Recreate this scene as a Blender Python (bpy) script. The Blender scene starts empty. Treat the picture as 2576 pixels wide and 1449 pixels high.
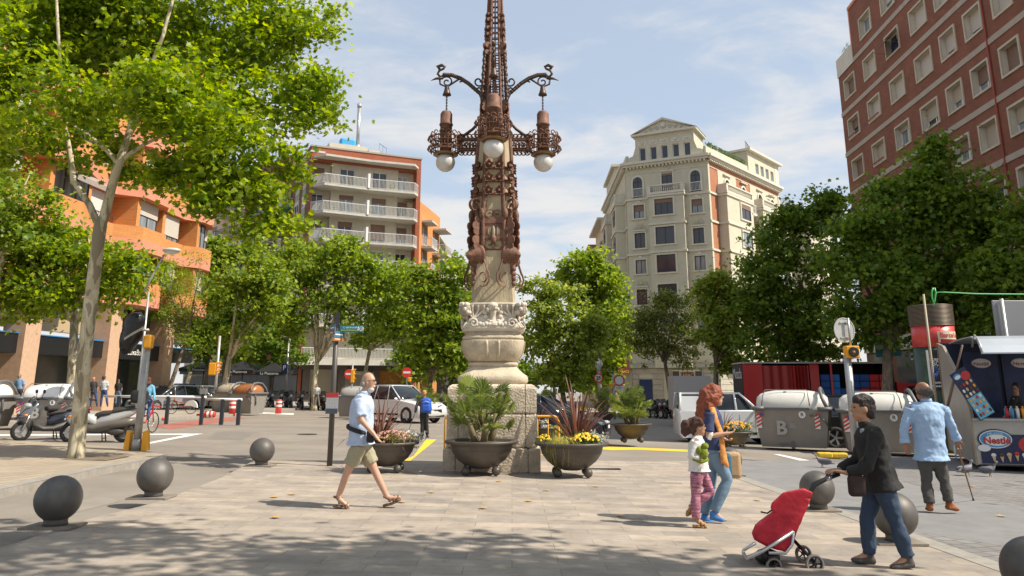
import bpy, bmesh, math, random
import numpy as np
from mathutils import Vector, Matrix
PI = math.pi
random.seed(7)
C = bpy.context.scene.collection
# ------------------------------------------------------------------ camera model (shared with the layout helpers)
F = 2000.; VY = 494.; H = 1.5
PITCH = math.atan((970 - VY) / F)
FW = np.array([0, math.cos(PITCH), math.sin(PITCH)]); UPV = np.array([0, -math.sin(PITCH), math.cos(PITCH)]); RT = np.array([1., 0, 0])
def ray(U, V): return (U - 1288) / F * RT + (VY - V) / F * UPV + FW
def gz(x, y): return -(.022 * x + .006 * y)
def G(U, V, dz=0.):
 d = ray(U, V); t = (H - dz) / -(d[2] + .022 * d[0] + .006 * d[1])
 return Vector((t * d[0], t * d[1], H + t * d[2]))
def P(U, V, y):
 d = ray(U, V); t = y / d[1]
 return Vector((t * d[0], y, H + t * d[2]))
class Fac:
 """a vertical facade plane: origin, direction azimuth; s along it, z up, off towards the street"""
 def __init__(s, x, y, a):
  a = math.radians(a); s.o = np.array([x, y, 0.]); s.d = np.array([math.sin(a), math.cos(a), 0.])
  n = np.array([s.d[1], -s.d[0], 0.]); s.n = n if n @ (-s.o) > 0 else -n
 def sz(s, U, V, off=0):
  r = ray(U, V); o = s.o + s.n * off; c = np.array([0, 0, H])
  t = ((o - c) @ s.n) / (r @ s.n); q = c + r * t
  return float((q - o) @ s.d), float(q[2])
 def pt(s, a, z, off=0.):
  q = s.o + s.d * a + s.n * off; return Vector((q[0], q[1], z))
# ------------------------------------------------------------------ materials
MT = {}
def _n(nt, t, **k):
 n = nt.nodes.new(t)
 for a, b in k.items(): setattr(n, a, b)
 return n
def mat(name, col, rough=.6, metal=0., nz=None, bump=None, spec=.5, emit=None, trans=0., coat=0., stretch=None, alpha=None):
 if name in MT: return MT[name]
 m = bpy.data.materials.new(name); m.use_nodes = True; nt = m.node_tree; L = nt.links
 b = nt.nodes['Principled BSDF']
 c4 = (col[0], col[1], col[2], 1)
 b.inputs['Base Color'].default_value = c4; b.inputs['Roughness'].default_value = rough; b.inputs['Metallic'].default_value = metal
 b.inputs['Specular IOR Level'].default_value = spec
 if coat: b.inputs['Coat Weight'].default_value = coat; b.inputs['Coat Roughness'].default_value = .08
 if trans: b.inputs['Transmission Weight'].default_value = trans
 if emit: b.inputs['Emission Color'].default_value = (emit[0], emit[1], emit[2], 1); b.inputs['Emission Strength'].default_value = emit[3]
 tc = None
 if nz or bump:
  tc = _n(nt, 'ShaderNodeTexCoord'); src = tc.outputs['Object']
  if stretch:
   mp = _n(nt, 'ShaderNodeMapping'); mp.inputs['Scale'].default_value = stretch; L.new(src, mp.inputs[0]); src = mp.outputs[0]
 if nz:
  sc, am = nz
  t = _n(nt, 'ShaderNodeTexNoise'); t.inputs['Scale'].default_value = sc; t.inputs['Detail'].default_value = 8; t.inputs['Roughness'].default_value = .65; L.new(src, t.inputs['Vector'])
  r = _n(nt, 'ShaderNodeValToRGB'); r.color_ramp.elements[0].position = .3; r.color_ramp.elements[1].position = .7
  r.color_ramp.elements[0].color = tuple(max(0, x * (1 - am)) for x in col) + (1,)
  r.color_ramp.elements[1].color = tuple(min(1, x * (1 + am)) for x in col) + (1,)
  L.new(t.outputs['Fac'], r.inputs[0]); L.new(r.outputs[0], b.inputs['Base Color'])
 if bump:
  sc, st = bump
  t = _n(nt, 'ShaderNodeTexNoise'); t.inputs['Scale'].default_value = sc; t.inputs['Detail'].default_value = 6; L.new(src, t.inputs['Vector'])
  bp = _n(nt, 'ShaderNodeBump'); bp.inputs['Strength'].default_value = st; bp.inputs['Distance'].default_value = .02
  L.new(t.outputs['Fac'], bp.inputs['Height']); L.new(bp.outputs[0], b.inputs['Normal'])
 MT[name] = m; return m
def brickmat(name, c1, c2, mortar, w=.25, h=.07, ms=.008, coord='UV', rot=0., bump=.4, rough=.85, noise=.25, nsc=.6, stain=None, offset=.5, var=None):
 if name in MT: return MT[name]
 m = bpy.data.materials.new(name); m.use_nodes = True; nt = m.node_tree; L = nt.links; b = nt.nodes['Principled BSDF']
 b.inputs['Roughness'].default_value = rough; b.inputs['Specular IOR Level'].default_value = .3
 tc = _n(nt, 'ShaderNodeTexCoord'); mp = _n(nt, 'ShaderNodeMapping'); mp.inputs['Rotation'].default_value = (0, 0, rot); L.new(tc.outputs[coord], mp.inputs[0])
 bt = _n(nt, 'ShaderNodeTexBrick'); bt.offset = offset; bt.inputs['Scale'].default_value = 1; bt.inputs['Brick Width'].default_value = w; bt.inputs['Row Height'].default_value = h
 bt.inputs['Mortar Size'].default_value = ms; bt.inputs['Mortar Smooth'].default_value = .1
 bt.inputs['Color1'].default_value = c1 + (1,); bt.inputs['Color2'].default_value = c2 + (1,); bt.inputs['Mortar'].default_value = mortar + (1,)
 L.new(mp.outputs[0], bt.inputs['Vector'])
 t = _n(nt, 'ShaderNodeTexNoise'); t.inputs['Scale'].default_value = nsc; t.inputs['Detail'].default_value = 9; t.inputs['Roughness'].default_value = .7; L.new(mp.outputs[0], t.inputs['Vector'])
 r = _n(nt, 'ShaderNodeMapRange'); r.inputs['From Min'].default_value = .3; r.inputs['From Max'].default_value = .7; r.inputs['To Min'].default_value = 1 - noise; r.inputs['To Max'].default_value = 1 + noise * .6
 L.new(t.outputs['Fac'], r.inputs['Value'])
 mx = _n(nt, 'ShaderNodeVectorMath', operation='MULTIPLY'); L.new(bt.outputs['Color'], mx.inputs[0]); L.new(r.outputs[0], mx.inputs[1])
 out = mx.outputs[0]
 if stain:
  t2 = _n(nt, 'ShaderNodeTexNoise'); t2.inputs['Scale'].default_value = stain[0]; t2.inputs['Detail'].default_value = 10; t2.inputs['Roughness'].default_value = .75; t2.inputs['Distortion'].default_value = 1.2; L.new(mp.outputs[0], t2.inputs['Vector'])
  r2 = _n(nt, 'ShaderNodeMapRange'); r2.inputs['From Min'].default_value = stain[1]; r2.inputs['From Max'].default_value = stain[1] + .08; r2.inputs['To Min'].default_value = 1.; r2.inputs['To Max'].default_value = stain[2]
  L.new(t2.outputs['Fac'], r2.inputs['Value'])
  m2 = _n(nt, 'ShaderNodeVectorMath', operation='MULTIPLY'); L.new(out, m2.inputs[0]); L.new(r2.outputs[0], m2.inputs[1]); out = m2.outputs[0]
 L.new(out, b.inputs['Base Color'])
 if bump:
  bp = _n(nt, 'ShaderNodeBump'); bp.inputs['Strength'].default_value = bump; bp.inputs['Distance'].default_value = .01; bp.invert = True
  L.new(bt.outputs['Fac'], bp.inputs['Height']); L.new(bp.outputs[0], b.inputs['Normal'])
 MT[name] = m; return m
def leafmat(name, dark, light, trans=.35):
 if name in MT: return MT[name]
 m = bpy.data.materials.new(name); m.use_nodes = True; nt = m.node_tree; L = nt.links
 for n in list(nt.nodes):
  if n.type != 'OUTPUT_MATERIAL': nt.nodes.remove(n)
 o = [n for n in nt.nodes if n.type == 'OUTPUT_MATERIAL'][0]
 g = _n(nt, 'ShaderNodeNewGeometry'); r = _n(nt, 'ShaderNodeValToRGB'); r.color_ramp.elements[0].color = dark + (1,); r.color_ramp.elements[1].color = light + (1,)
 L.new(g.outputs['Random Per Island'], r.inputs[0])
 d = _n(nt, 'ShaderNodeBsdfPrincipled'); d.inputs['Roughness'].default_value = .45; d.inputs['Specular IOR Level'].default_value = .35; L.new(r.outputs[0], d.inputs['Base Color'])
 hs = _n(nt, 'ShaderNodeHueSaturation'); hs.inputs['Value'].default_value = 1.75; hs.inputs['Saturation'].default_value = 1.08; hs.inputs['Hue'].default_value = .485; L.new(r.outputs[0], hs.inputs['Color'])
 t = _n(nt, 'ShaderNodeBsdfTranslucent'); L.new(hs.outputs[0], t.inputs['Color'])
 mx = _n(nt, 'ShaderNodeMixShader'); mx.inputs[0].default_value = trans; L.new(d.outputs[0], mx.inputs[1]); L.new(t.outputs[0], mx.inputs[2]); L.new(mx.outputs[0], o.inputs['Surface'])
 MT[name] = m; return m
def barkmat(name, cols, sc=3., rough=.85):
 if name in MT: return MT[name]
 m = bpy.data.materials.new(name); m.use_nodes = True; nt = m.node_tree; L = nt.links; b = nt.nodes['Principled BSDF']; b.inputs['Roughness'].default_value = rough
 tc = _n(nt, 'ShaderNodeTexCoord'); mp = _n(nt, 'ShaderNodeMapping'); mp.inputs['Scale'].default_value = (1.4, 1.4, .55); L.new(tc.outputs['Object'], mp.inputs[0])
 t = _n(nt, 'ShaderNodeTexNoise'); t.inputs['Scale'].default_value = sc; t.inputs['Detail'].default_value = 3.; t.inputs['Roughness'].default_value = .45; t.inputs['Distortion'].default_value = .8; L.new(mp.outputs[0], t.inputs['Vector'])
 r = _n(nt, 'ShaderNodeValToRGB'); r.color_ramp.interpolation = 'CONSTANT'
 e = r.color_ramp.elements; e[0].position = 0; e[0].color = cols[0] + (1,); e[1].position = .43; e[1].color = cols[1] + (1,)
 for p_, c_ in zip((.53, .62), cols[2:]): q = e.new(p_); q.color = c_ + (1,)
 L.new(t.outputs['Fac'], r.inputs[0]); L.new(r.outputs[0], b.inputs['Base Color'])
 bp = _n(nt, 'ShaderNodeBump'); bp.inputs['Strength'].default_value = .35; bp.inputs['Distance'].default_value = .02; L.new(t.outputs['Fac'], bp.inputs['Height']); L.new(bp.outputs[0], b.inputs['Normal'])
 MT[name] = m; return m
# ------------------------------------------------------------------ mesh building
class MB:
 def __init__(s): s.v = []; s.f = []; s.mi = []; s.uv = []; s.sm = []
 def add(s, vs, fs, mi=0, M=None, uvs=None, smooth=False):
  b = len(s.v)
  if M is not None: vs = [M @ Vector(v) for v in vs]
  s.v += [tuple(v) for v in vs]
  for k, f in enumerate(fs):
   s.f.append([b + i for i in f]); s.mi.append(mi); s.sm.append(smooth); s.uv.append(uvs[k] if uvs else None)
 def box(s, x0, x1, y0, y1, z0, z1, mi=0, M=None, tx=0., ty=0.):
  vs = [(x0, y0, z0), (x1, y0, z0), (x1, y1, z0), (x0, y1, z0), (x0 + tx, y0 + ty, z1), (x1 - tx, y0 + ty, z1), (x1 - tx, y1 - ty, z1), (x0 + tx, y1 - ty, z1)]
  s.add(vs, [(0, 3, 2, 1), (4, 5, 6, 7), (0, 1, 5, 4), (1, 2, 6, 5), (2, 3, 7, 6), (3, 0, 4, 7)], mi, M)
 def cbox(s, c, d, mi=0, M=None):
  s.box(c[0] - d[0] / 2, c[0] + d[0] / 2, c[1] - d[1] / 2, c[1] + d[1] / 2, c[2] - d[2] / 2, c[2] + d[2] / 2, mi, M)
 def rbox(s, c, d, r, mi=0, M=None, n=3):
  """box with rounded vertical section in XZ and softened ends: superellipse loft along y"""
  x, y, z = c; a, b, h = d[0] / 2, d[1] / 2, d[2] / 2; r = min(r, a * .98, b * .98, h * .98)
  def ring(ins, yy):
   pts = []
   for q, (cx, cz) in enumerate(((a - r, h - r), (-(a - r), h - r), (-(a - r), -(h - r)), (a - r, -(h - r)))):
    for i in range(n + 1):
     t = PI / 2 * (q + i / n); pts.append((x + cx + (r - ins) * math.cos(t), y + yy, z + cz + (r - ins) * math.sin(t)))
   return pts
  rings = []
  for i in range(n + 1): t = PI / 2 * i / n; rings.append(ring(r * (1 - math.sin(t)), -b + r * (1 - math.cos(t))))
  for i in range(n + 1): t = PI / 2 * i / n; rings.append(ring(r * (1 - math.cos(t)), b - r * (1 - math.sin(t))))
  s.loft(rings, mi, M, smooth=True)
 def loft(s, rings, mi=0, M=None, caps=True, smooth=True, closed=True, uv=False):
  n = len(rings[0]); vs = [p for r in rings for p in r]; fs = []
  for i in range(len(rings) - 1):
   for j in range(n if closed else n - 1):
    k = (j + 1) % n; fs.append((i * n + j, i * n + k, (i + 1) * n + k, (i + 1) * n + j))
  s.add(vs, fs, mi, M, None, smooth)
  if caps: b = len(s.v) - len(vs); s.f.append([b + i for i in range(n)][::-1]); s.f.append([b + len(vs) - n + i for i in range(n)]); s.mi += [mi, mi]; s.sm += [False, False]; s.uv += [None, None]
 def tube(s, pts, rad, n=8, mi=0, M=None, caps=True, smooth=True, flat=1., W=None, closed=False):
  pts = [Vector(p) for p in pts]
  if not hasattr(rad, '__len__'): rad = [rad] * len(pts)
  rings = []; prev = None
  for i, p in enumerate(pts):
   if closed: t = pts[(i + 1) % len(pts)] - pts[i - 1]
   else: t = (pts[min(i + 1, len(pts) - 1)] - pts[max(i - 1, 0)])
   if t.length < 1e-9: t = Vector((0, 0, 1))
   t.normalize()
   if W is not None: a = Vector(W) - t * Vector(W).dot(t)
   elif prev is None: a = Vector((1, 0, 0)) if abs(t.x) < .8 else Vector((0, 1, 0)); a = a - t * a.dot(t)
   else: a = prev - t * prev.dot(t)
   a.normalize(); prev = a; b = t.cross(a); r = rad[i]
   ra, rb = (r if not hasattr(r, '__len__') else r[0]), (r * flat if not hasattr(r, '__len__') else r[1])
   rings.append([tuple(p + a * (ra * math.cos(2 * PI * k / n)) + b * (rb * math.sin(2 * PI * k / n))) for k in range(n)])
  if closed: rings.append(rings[0]); caps = False
  s.loft(rings, mi, M, caps, smooth)
 def cyl(s, p0, p1, r0, r1=None, n=12, mi=0, M=None, smooth=True): s.tube([p0, p1], [r0, r0 if r1 is None else r1], n, mi, M, True, smooth)
 def lathe(s, prof, c=(0, 0, 0), n=24, mi=0, M=None, smooth=True, sq=0., caps=True, rot=0.):
  """revolve (r,z); sq>0 gives a rounded square of that squareness"""
  rings = []
  for r, z in prof:
   ring = []
   for k in range(n):
    t = 2 * PI * k / n + rot; ct, st = math.cos(t), math.sin(t)
    if sq: e = 2 + sq; q = (abs(ct) ** e + abs(st) ** e) ** (-1 / e)
    else: q = 1
    ring.append((c[0] + r * q * ct, c[1] + r * q * st, c[2] + z))
   rings.append(ring)
  s.loft(rings, mi, M, caps, smooth)
 def ball(s, c, r, nu=16, nv=10, mi=0, M=None):
  if not hasattr(r, '__len__'): r = (r, r, r)
  rings = [[(c[0] + r[0] * math.sin(PI * i / nv) * math.cos(2 * PI * k / nu), c[1] + r[1] * math.sin(PI * i / nv) * math.sin(2 * PI * k / nu), c[2] - r[2] * math.cos(PI * i / nv)) for k in range(nu)] for i in range(1, nv)]
  b = len(s.v); s.loft(rings, mi, M, caps=False)
  vs = [(c[0], c[1], c[2] - r[2]), (c[0], c[1], c[2] + r[2])]
  if M is not None: vs = [tuple(M @ Vector(v)) for v in vs]
  e = len(s.v); s.v += [tuple(v) for v in vs]
  for k in range(nu):
   q = (k + 1) % nu; s.f.append([e, b + q, b + k]); s.f.append([e + 1, b + (nv - 2) * nu + k, b + (nv - 2) * nu + q]); s.mi += [mi, mi]; s.sm += [True, True]; s.uv += [None, None]
 def prism(s, poly, y0, y1, mi=0, M=None, smooth=False):
  """poly in local XZ, extruded along Y"""
  n = len(poly); vs = [(x, y0, z) for x, z in poly] + [(x, y1, z) for x, z in poly]
  fs = [tuple(range(n)), tuple(range(2 * n - 1, n - 1, -1))]; s.add(vs, fs, mi, M)
  s.add(vs, [(j, j + n, (j + 1) % n + n, (j + 1) % n) for j in range(n)], mi, M, None, smooth)
 def ribbon(s, pts, w, th, W, mi=0, M=None):
  """flat bar of width w along direction W"""
  W = Vector(W).normalized(); rings = []
  pts = [Vector(p) for p in pts]
  for i, p in enumerate(pts):
   t = (pts[min(i + 1, len(pts) - 1)] - pts[max(i - 1, 0)]).normalized(); nn = t.cross(W).normalized()
   rings.append([tuple(p + W * w / 2 + nn * th / 2), tuple(p - W * w / 2 + nn * th / 2), tuple(p - W * w / 2 - nn * th / 2), tuple(p + W * w / 2 - nn * th / 2)])
  s.loft(rings, mi, M, True, False)
 def quad(s, a, b, c, d, mi=0, uv=None): s.add([a, b, c, d], [(0, 1, 2, 3)], mi, None, [uv] if uv else None)
 def build(s, name, mats, parent=None, world=True, smooth_angle=None):
  me = bpy.data.meshes.new(name); me.from_pydata(s.v, [], s.f)
  if any(u for u in s.uv):
   ul = me.uv_layers.new(name='UVMap'); k = 0; arr = np.zeros(sum(len(f) for f in s.f) * 2)
   for f, u in zip(s.f, s.uv):
    if u:
     for i, q in enumerate(u): arr[(k + i) * 2] = q[0]; arr[(k + i) * 2 + 1] = q[1]
    k += len(f)
   ul.data.foreach_set('uv', arr)
  me.polygons.foreach_set('material_index', s.mi); me.polygons.foreach_set('use_smooth', s.sm)
  if not isinstance(mats, (list, tuple)): mats = [mats]
  for m in mats: me.materials.append(m)
  me.update(); o = bpy.data.objects.new(name, me); C.objects.link(o)
  if parent is not None:
   o.parent = parent
   if world and parent.parent is None: o.matrix_parent_inverse = Matrix.Translation(-wloc(parent))
  return o
def wloc(o):
 """world position of an unrotated root, or zero for its parts (which live in world coordinates)"""
 while o.parent is not None: o = o.parent
 return Vector(o.location) if o.type == 'EMPTY' else Vector((0, 0, 0))
def subpart(mb, name, mats, part):
 o = mb.build(name, mats, None); o.parent = part; return o
def tag(o, label=None, cat=None, group=None, kind=None):
 if label: o['label'] = label
 if cat: o['category'] = cat
 if group: o['group'] = group
 if kind: o['kind'] = kind
 return o
def thing(name, label, cat, loc, group=None, rz=0.):
 o = bpy.data.objects.new(name, None); o.empty_display_size = .3; C.objects.link(o); o.location = loc; o.rotation_euler = (0, 0, rz)
 return tag(o, label, cat, group)
def cp(root, loc, rz=None, label=None, scale=None, first=None):
 r = root.copy(); C.objects.link(r); r.location = loc
 if rz is not None: r.rotation_euler = (0, 0, rz)
 if scale: r.scale = (scale,) * 3
 if label: r['label'] = label
 for ch in root.children:
  c = ch.copy(); C.objects.link(c); c.parent = r
  for g in ch.children: d = g.copy(); C.objects.link(d); d.parent = c
 return r
def frame(o, x, up=(0, 0, 1)):
 """matrix: local x = x dir, y = up, z = x cross up (towards the reader)"""
 x = Vector(x).normalized(); u = Vector(up); u = (u - x * u.dot(x)).normalized(); z = x.cross(u)
 return Matrix(((x.x, u.x, z.x, o[0]), (x.y, u.y, z.y, o[1]), (x.z, u.z, z.z, o[2]), (0, 0, 0, 1)))
def stand(o, x):
 """matrix: local x = x dir, y = horizontal away (z cross x), z = up"""
 x = Vector(x).normalized(); z = Vector((0, 0, 1)); y = z.cross(x)
 return Matrix(((x.x, y.x, 0, o[0]), (x.y, y.y, 0, o[1]), (x.z, y.z, 1, o[2]), (0, 0, 0, 1)))
def text(name, body, size, M, m, parent=None, world=True, ex=.004, align='CENTER', bold=0., sx=1.):
 cu = bpy.data.curves.new(name, 'FONT'); cu.body = body; cu.size = size; cu.extrude = ex; cu.align_x = align; cu.align_y = 'CENTER'; cu.offset = bold; cu.resolution_u = 3
 t = bpy.data.objects.new(name, cu); C.objects.link(t)
 dg = bpy.context.evaluated_depsgraph_get(); me = bpy.data.meshes.new_from_object(t.evaluated_get(dg)); bpy.data.objects.remove(t)
 me.transform(M @ Matrix.Diagonal((sx, 1, 1, 1))); me.materials.clear(); me.materials.append(m)
 o = bpy.data.objects.new(name, me); C.objects.link(o)
 if parent is not None:
  o.parent = parent
  if world and parent.parent is None: o.matrix_parent_inverse = Matrix.Translation(-wloc(parent))
 return o
# ------------------------------------------------------------------ camera, sky, sun
cd = bpy.data.cameras.new('Camera'); cam = bpy.data.objects.new('Camera', cd); C.objects.link(cam)
cam.location = (0, 0, H); cam.rotation_euler = (PI / 2 + PITCH, 0, 0); cd.sensor_width = 36; cd.lens = F / 2576 * 36; cd.shift_y = -(724.5 - VY) / 2576
cd.clip_end = 2000; cd.clip_start = .1; bpy.context.scene.camera = cam
SUN = Vector((.64, -.17, .75)).normalized()
sl = bpy.data.lights.new('sun', 'SUN'); sl.energy = 4.9; sl.angle = math.radians(.55); sl.color = (1, .92, .79)
so = bpy.data.objects.new('sun', sl); C.objects.link(so); so.rotation_euler = (-SUN).to_track_quat('-Z', 'Y').to_euler(); so.location = (0, 0, 60)
w = bpy.data.worlds.new('World'); bpy.context.scene.world = w; w.use_nodes = True; nt = w.node_tree; L = nt.links
bg = nt.nodes['Background']; bg.inputs[1].default_value = .13
sk = _n(nt, 'ShaderNodeTexSky', sky_type='NISHITA'); sk.sun_disc = False; sk.sun_elevation = math.asin(SUN.z); sk.sun_rotation = math.atan2(SUN.x, SUN.y)
sk.air_density = 1.; sk.dust_density = 1.2; sk.ozone_density = 1.
tc = _n(nt, 'ShaderNodeTexCoord')
sep = _n(nt, 'ShaderNodeSeparateXYZ'); L.new(tc.outputs['Generated'], sep.inputs[0])
zz = _n(nt, 'ShaderNodeMath', operation='ADD'); zz.inputs[1].default_value = .22; L.new(sep.outputs['Z'], zz.inputs[0])
zm = _n(nt, 'ShaderNodeMath', operation='MAXIMUM'); zm.inputs[1].default_value = .05; L.new(zz.outputs[0], zm.inputs[0])
dx = _n(nt, 'ShaderNodeMath', operation='DIVIDE'); L.new(sep.outputs['X'], dx.inputs[0]); L.new(zm.outputs[0], dx.inputs[1])
dy = _n(nt, 'ShaderNodeMath', operation='DIVIDE'); L.new(sep.outputs['Y'], dy.inputs[0]); L.new(zm.outputs[0], dy.inputs[1])
cmb = _n(nt, 'ShaderNodeCombineXYZ'); L.new(dx.outputs[0], cmb.inputs[0]); L.new(dy.outputs[0], cmb.inputs[1])
mp = _n(nt, 'ShaderNodeMapping'); mp.inputs['Rotation'].default_value = (0, 0, .5); mp.inputs['Scale'].default_value = (1.9, 3.1, 1); mp.inputs['Location'].default_value = (3.1, 1.2, 0); L.new(cmb.outputs[0], mp.inputs[0])
cn = _n(nt, 'ShaderNodeTexNoise'); cn.inputs['Scale'].default_value = 1.3; cn.inputs['Detail'].default_value = 9; cn.inputs['Roughness'].default_value = .58; cn.inputs['Distortion'].default_value = .35; L.new(mp.outputs[0], cn.inputs['Vector'])
hz = _n(nt, 'ShaderNodeMapRange'); hz.inputs['From Min'].default_value = .12; hz.inputs['From Max'].default_value = .5; hz.inputs['To Min'].default_value = .15; hz.inputs['To Max'].default_value = -.08; L.new(sep.outputs['Z'], hz.inputs['Value'])
ad = _n(nt, 'ShaderNodeMath', operation='ADD'); L.new(cn.outputs['Fac'], ad.inputs[0]); L.new(hz.outputs[0], ad.inputs[1])
rp = _n(nt, 'ShaderNodeMapRange'); rp.interpolation_type = 'SMOOTHSTEP'; rp.inputs['From Min'].default_value = .42; rp.inputs['From Max'].default_value = .72; rp.inputs['To Max'].default_value = .88; L.new(ad.outputs[0], rp.inputs['Value'])
veil = _n(nt, 'ShaderNodeMix', data_type='RGBA'); veil.inputs[0].default_value = .62; L.new(sk.outputs[0], veil.inputs[6]); veil.inputs[7].default_value = (3.55, 4.05, 4.65, 1)
cm = _n(nt, 'ShaderNodeMix', data_type='RGBA'); L.new(rp.outputs[0], cm.inputs[0]); L.new(veil.outputs[2], cm.inputs[6]); cm.inputs[7].default_value = (4.9, 4.8, 4.7, 1); L.new(cm.outputs[2], bg.inputs[0])
vs_ = bpy.context.scene.view_settings; vs_.view_transform = 'Standard'; vs_.look = 'None'; vs_.exposure = .46; vs_.gamma = 1
sc = bpy.context.scene; sc.cycles.max_bounces = 6; sc.cycles.transparent_max_bounces = 6; sc.cycles.diffuse_bounces = 3
# ------------------------------------------------------------------ ground
ASPH = mat('asphalt', (.235, .205, .17), .9, nz=(.5, .2), bump=(90, .5))
def sheet(name, pts, dz, m, thick=0., kerb=None):
 """flat polygon lying on the (gently tilted) ground plane; pts are plan points"""
 mb = MB(); n = len(pts); pts = [(p[0], p[1]) for p in pts]
 ar = sum(pts[i][0] * pts[(i + 1) % n][1] - pts[(i + 1) % n][0] * pts[i][1] for i in range(n))
 if ar < 0: pts = pts[::-1]
 top = [(x, y, gz(x, y) + dz) for x, y in pts]
 mb.add(top, [tuple(range(n))], 0)
 if thick:
  for i in range(n):
   a, b = pts[i], pts[(i + 1) % n]
   mb.add([(a[0], a[1], gz(*a) + dz - thick), (b[0], b[1], gz(*b) + dz - thick), (b[0], b[1], gz(*b) + dz), (a[0], a[1], gz(*a) + dz)], [(0, 1, 2, 3)], 1 if kerb else 0)
 o = mb.build(name, [m] + ([kerb] if kerb else [])); return tag(o, kind='structure')
def GL(l, dz=0.): return [G(u, v, dz)[:2] for u, v in l]
mbg = MB(); nn = 24
R_ = 900
xs = [-R_, -200, -100, -60, -30, 0, 30, 60, 100, 200, R_]; ys = [-300, -60, -20, 0, 20, 40, 60, 80, 100, 140, 200, 400, R_]
RD = -.12
for i in range(len(xs) - 1):
 for j in range(len(ys) - 1):
  q = [(xs[i], ys[j]), (xs[i + 1], ys[j]), (xs[i + 1], ys[j + 1]), (xs[i], ys[j + 1])]
  mbg.add([(a, b, gz(a, b) + RD) for a, b in q], [(0, 1, 2, 3)])
tag(mbg.build('ground', ASPH), kind='structure')
PAVE = brickmat('plaza paving', (.415, .345, .275), (.285, .25, .215), (.22, .185, .152), w=.84, h=.3, ms=.0045, coord='Object', bump=.15, noise=.3, nsc=2.2, stain=(2.6, .56, .74), rough=.75)
TILE = brickmat('small panot tiles', (.40, .33, .245), (.35, .29, .22), (.16, .13, .10), w=.2, h=.2, ms=.008, coord='Object', rot=.12, bump=.4, noise=.2, nsc=.9, offset=0)
TILED = brickmat('small grey tiles', (.235, .225, .215), (.19, .18, .17), (.09, .085, .08), w=.2, h=.2, ms=.009, coord='Object', rot=-.35, bump=.4, noise=.2, nsc=.7, offset=.5)
STONE = mat('kerb granite', (.29, .265, .23), .8, nz=(6, .2), bump=(40, .3))
SMOOTH = mat('smooth dark walkway', (.20, .195, .19), .8, nz=(2.5, .15), bump=(70, .3))
plaza = GL([(640, 1158), (560, 1200), (400, 1262), (225, 1305), (40, 1366), (-330, 1470)]) + [(-9, 4.2), (-9, -9), (14, -9)]
plaza += GL([(2700, 1505), (2167, 1314), (1967, 1244), (1837, 1199), (1742, 1160)])
sheet('plaza_paving', plaza, 0, PAVE, .12, STONE)
e1 = GL([(1742, 1160), (1837, 1199), (1967, 1244), (2167, 1314), (2700, 1505)]); e2 = GL([(2700, 1480), (2180, 1302), (1985, 1237), (1860, 1196), (1762, 1159)])
sheet('kerb_strip', e1 + e2, .004, STONE, 0)
sheet('walkway', GL([(1762, 1159), (1860, 1196), (1985, 1237), (2180, 1302), (2260, 1330), (2800, 1420), (2800, 1320), (2417, 1249), (2180, 1190), (2080, 1158)]), .0, SMOOTH, .12, STONE)
sheet('pavement', GL([(2260, 1330), (2180, 1302), (2700, 1480)]) + [(14, -9), (40, -9), (40, 10)] + GL([(2800, 1420)]), -.001, TILED)
sheet('tiled_pavement', GL([(2080, 1158), (2180, 1190), (2417, 1249), (2800, 1320)]) + [(40, 10), (40, 18.5)] + GL([(2900, 1150), (2150, 1150)]), 0, TILED, .12, STONE)
isl = GL([(-700, 1100), (0, 1106), (200, 1118), (330, 1128), (418, 1143), (405, 1152), (260, 1176), (0, 1232), (-700, 1360)])
sheet('island_pavement', isl, 0, TILE, .12, STONE)
isl2 = GL([(-700, 1343), (0, 1221), (256, 1169), (395, 1148), (418, 1143), (405, 1152), (260, 1176), (0, 1232), (-700, 1360)])
sheet('island_kerb', isl2, .004, STONE)
sheet('far_pavement_left', GL([(-500, 1075), (200, 1058), (420, 1050), (560, 1044), (600, 1040), (620, 1031), (-500, 1000)]), 0, mat('far tiles', (.33, .29, .24), .85, nz=(1, .15)), .12, STONE)
sheet('far_pavement_middle', GL([(660, 1030), (900, 1022), (1085, 1024), (1110, 1008), (660, 996)]), 0, MT['far tiles'], .12, STONE)
sheet('far_pavement_right', GL([(1480, 1046), (1720, 1046), (2600, 1060), (2600, 1015), (1480, 1012)]), 0, MT['far tiles'], .12, STONE)
sheet('cycle_lane', GL([(380, 1063), (520, 1048), (600, 1042), (620, 1046), (520, 1060), (430, 1072)]), RD + .004, mat('red cycle lane', (.33, .12, .09), .85, nz=(4, .2)))
WP = mat('white road paint', (.72, .70, .66), .7, nz=(30, .18)); YP = mat('yellow road paint', (.78, .50, .03), .7, nz=(25, .15))
def mark(name, l, m): return sheet(name, GL(l, RD), RD + .006, m)
for i_, l_ in enumerate(([(520, 1105), (610, 1108), (640, 1090), (545, 1086)], [(1560, 1090), (1760, 1094), (1740, 1075), (1590, 1072)], [(90, 1290), (260, 1245), (300, 1262), (110, 1310)])): sheet('road_patch', GL(l_, RD), RD + .003, mat('patched asphalt %d' % i_, (.19 + .03 * i_, .17 + .025 * i_, .145 + .02 * i_), .9, nz=(2, .12)))
mark('yellow_line', [(1040, 1148), (1010, 1160), (1028, 1163), (1098, 1106), (1072, 1106)], YP)
mark('yellow_curve_line', [(1500, 1130), (1530, 1124), (1600, 1126), (1730, 1132), (1860, 1140), (1860, 1145), (1730, 1137), (1600, 1132), (1540, 1133)], YP)
mark('white_line', [(350, 1122), (356, 1117), (480, 1092), (512, 1091)], WP)
mark('parking_line', [(-200, 1098), (-200, 1094), (500, 1091), (480, 1094)], WP)
mark('white_line', [(1945, 1143), (1960, 1143), (2062, 1164), (2040, 1166)], WP)
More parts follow.
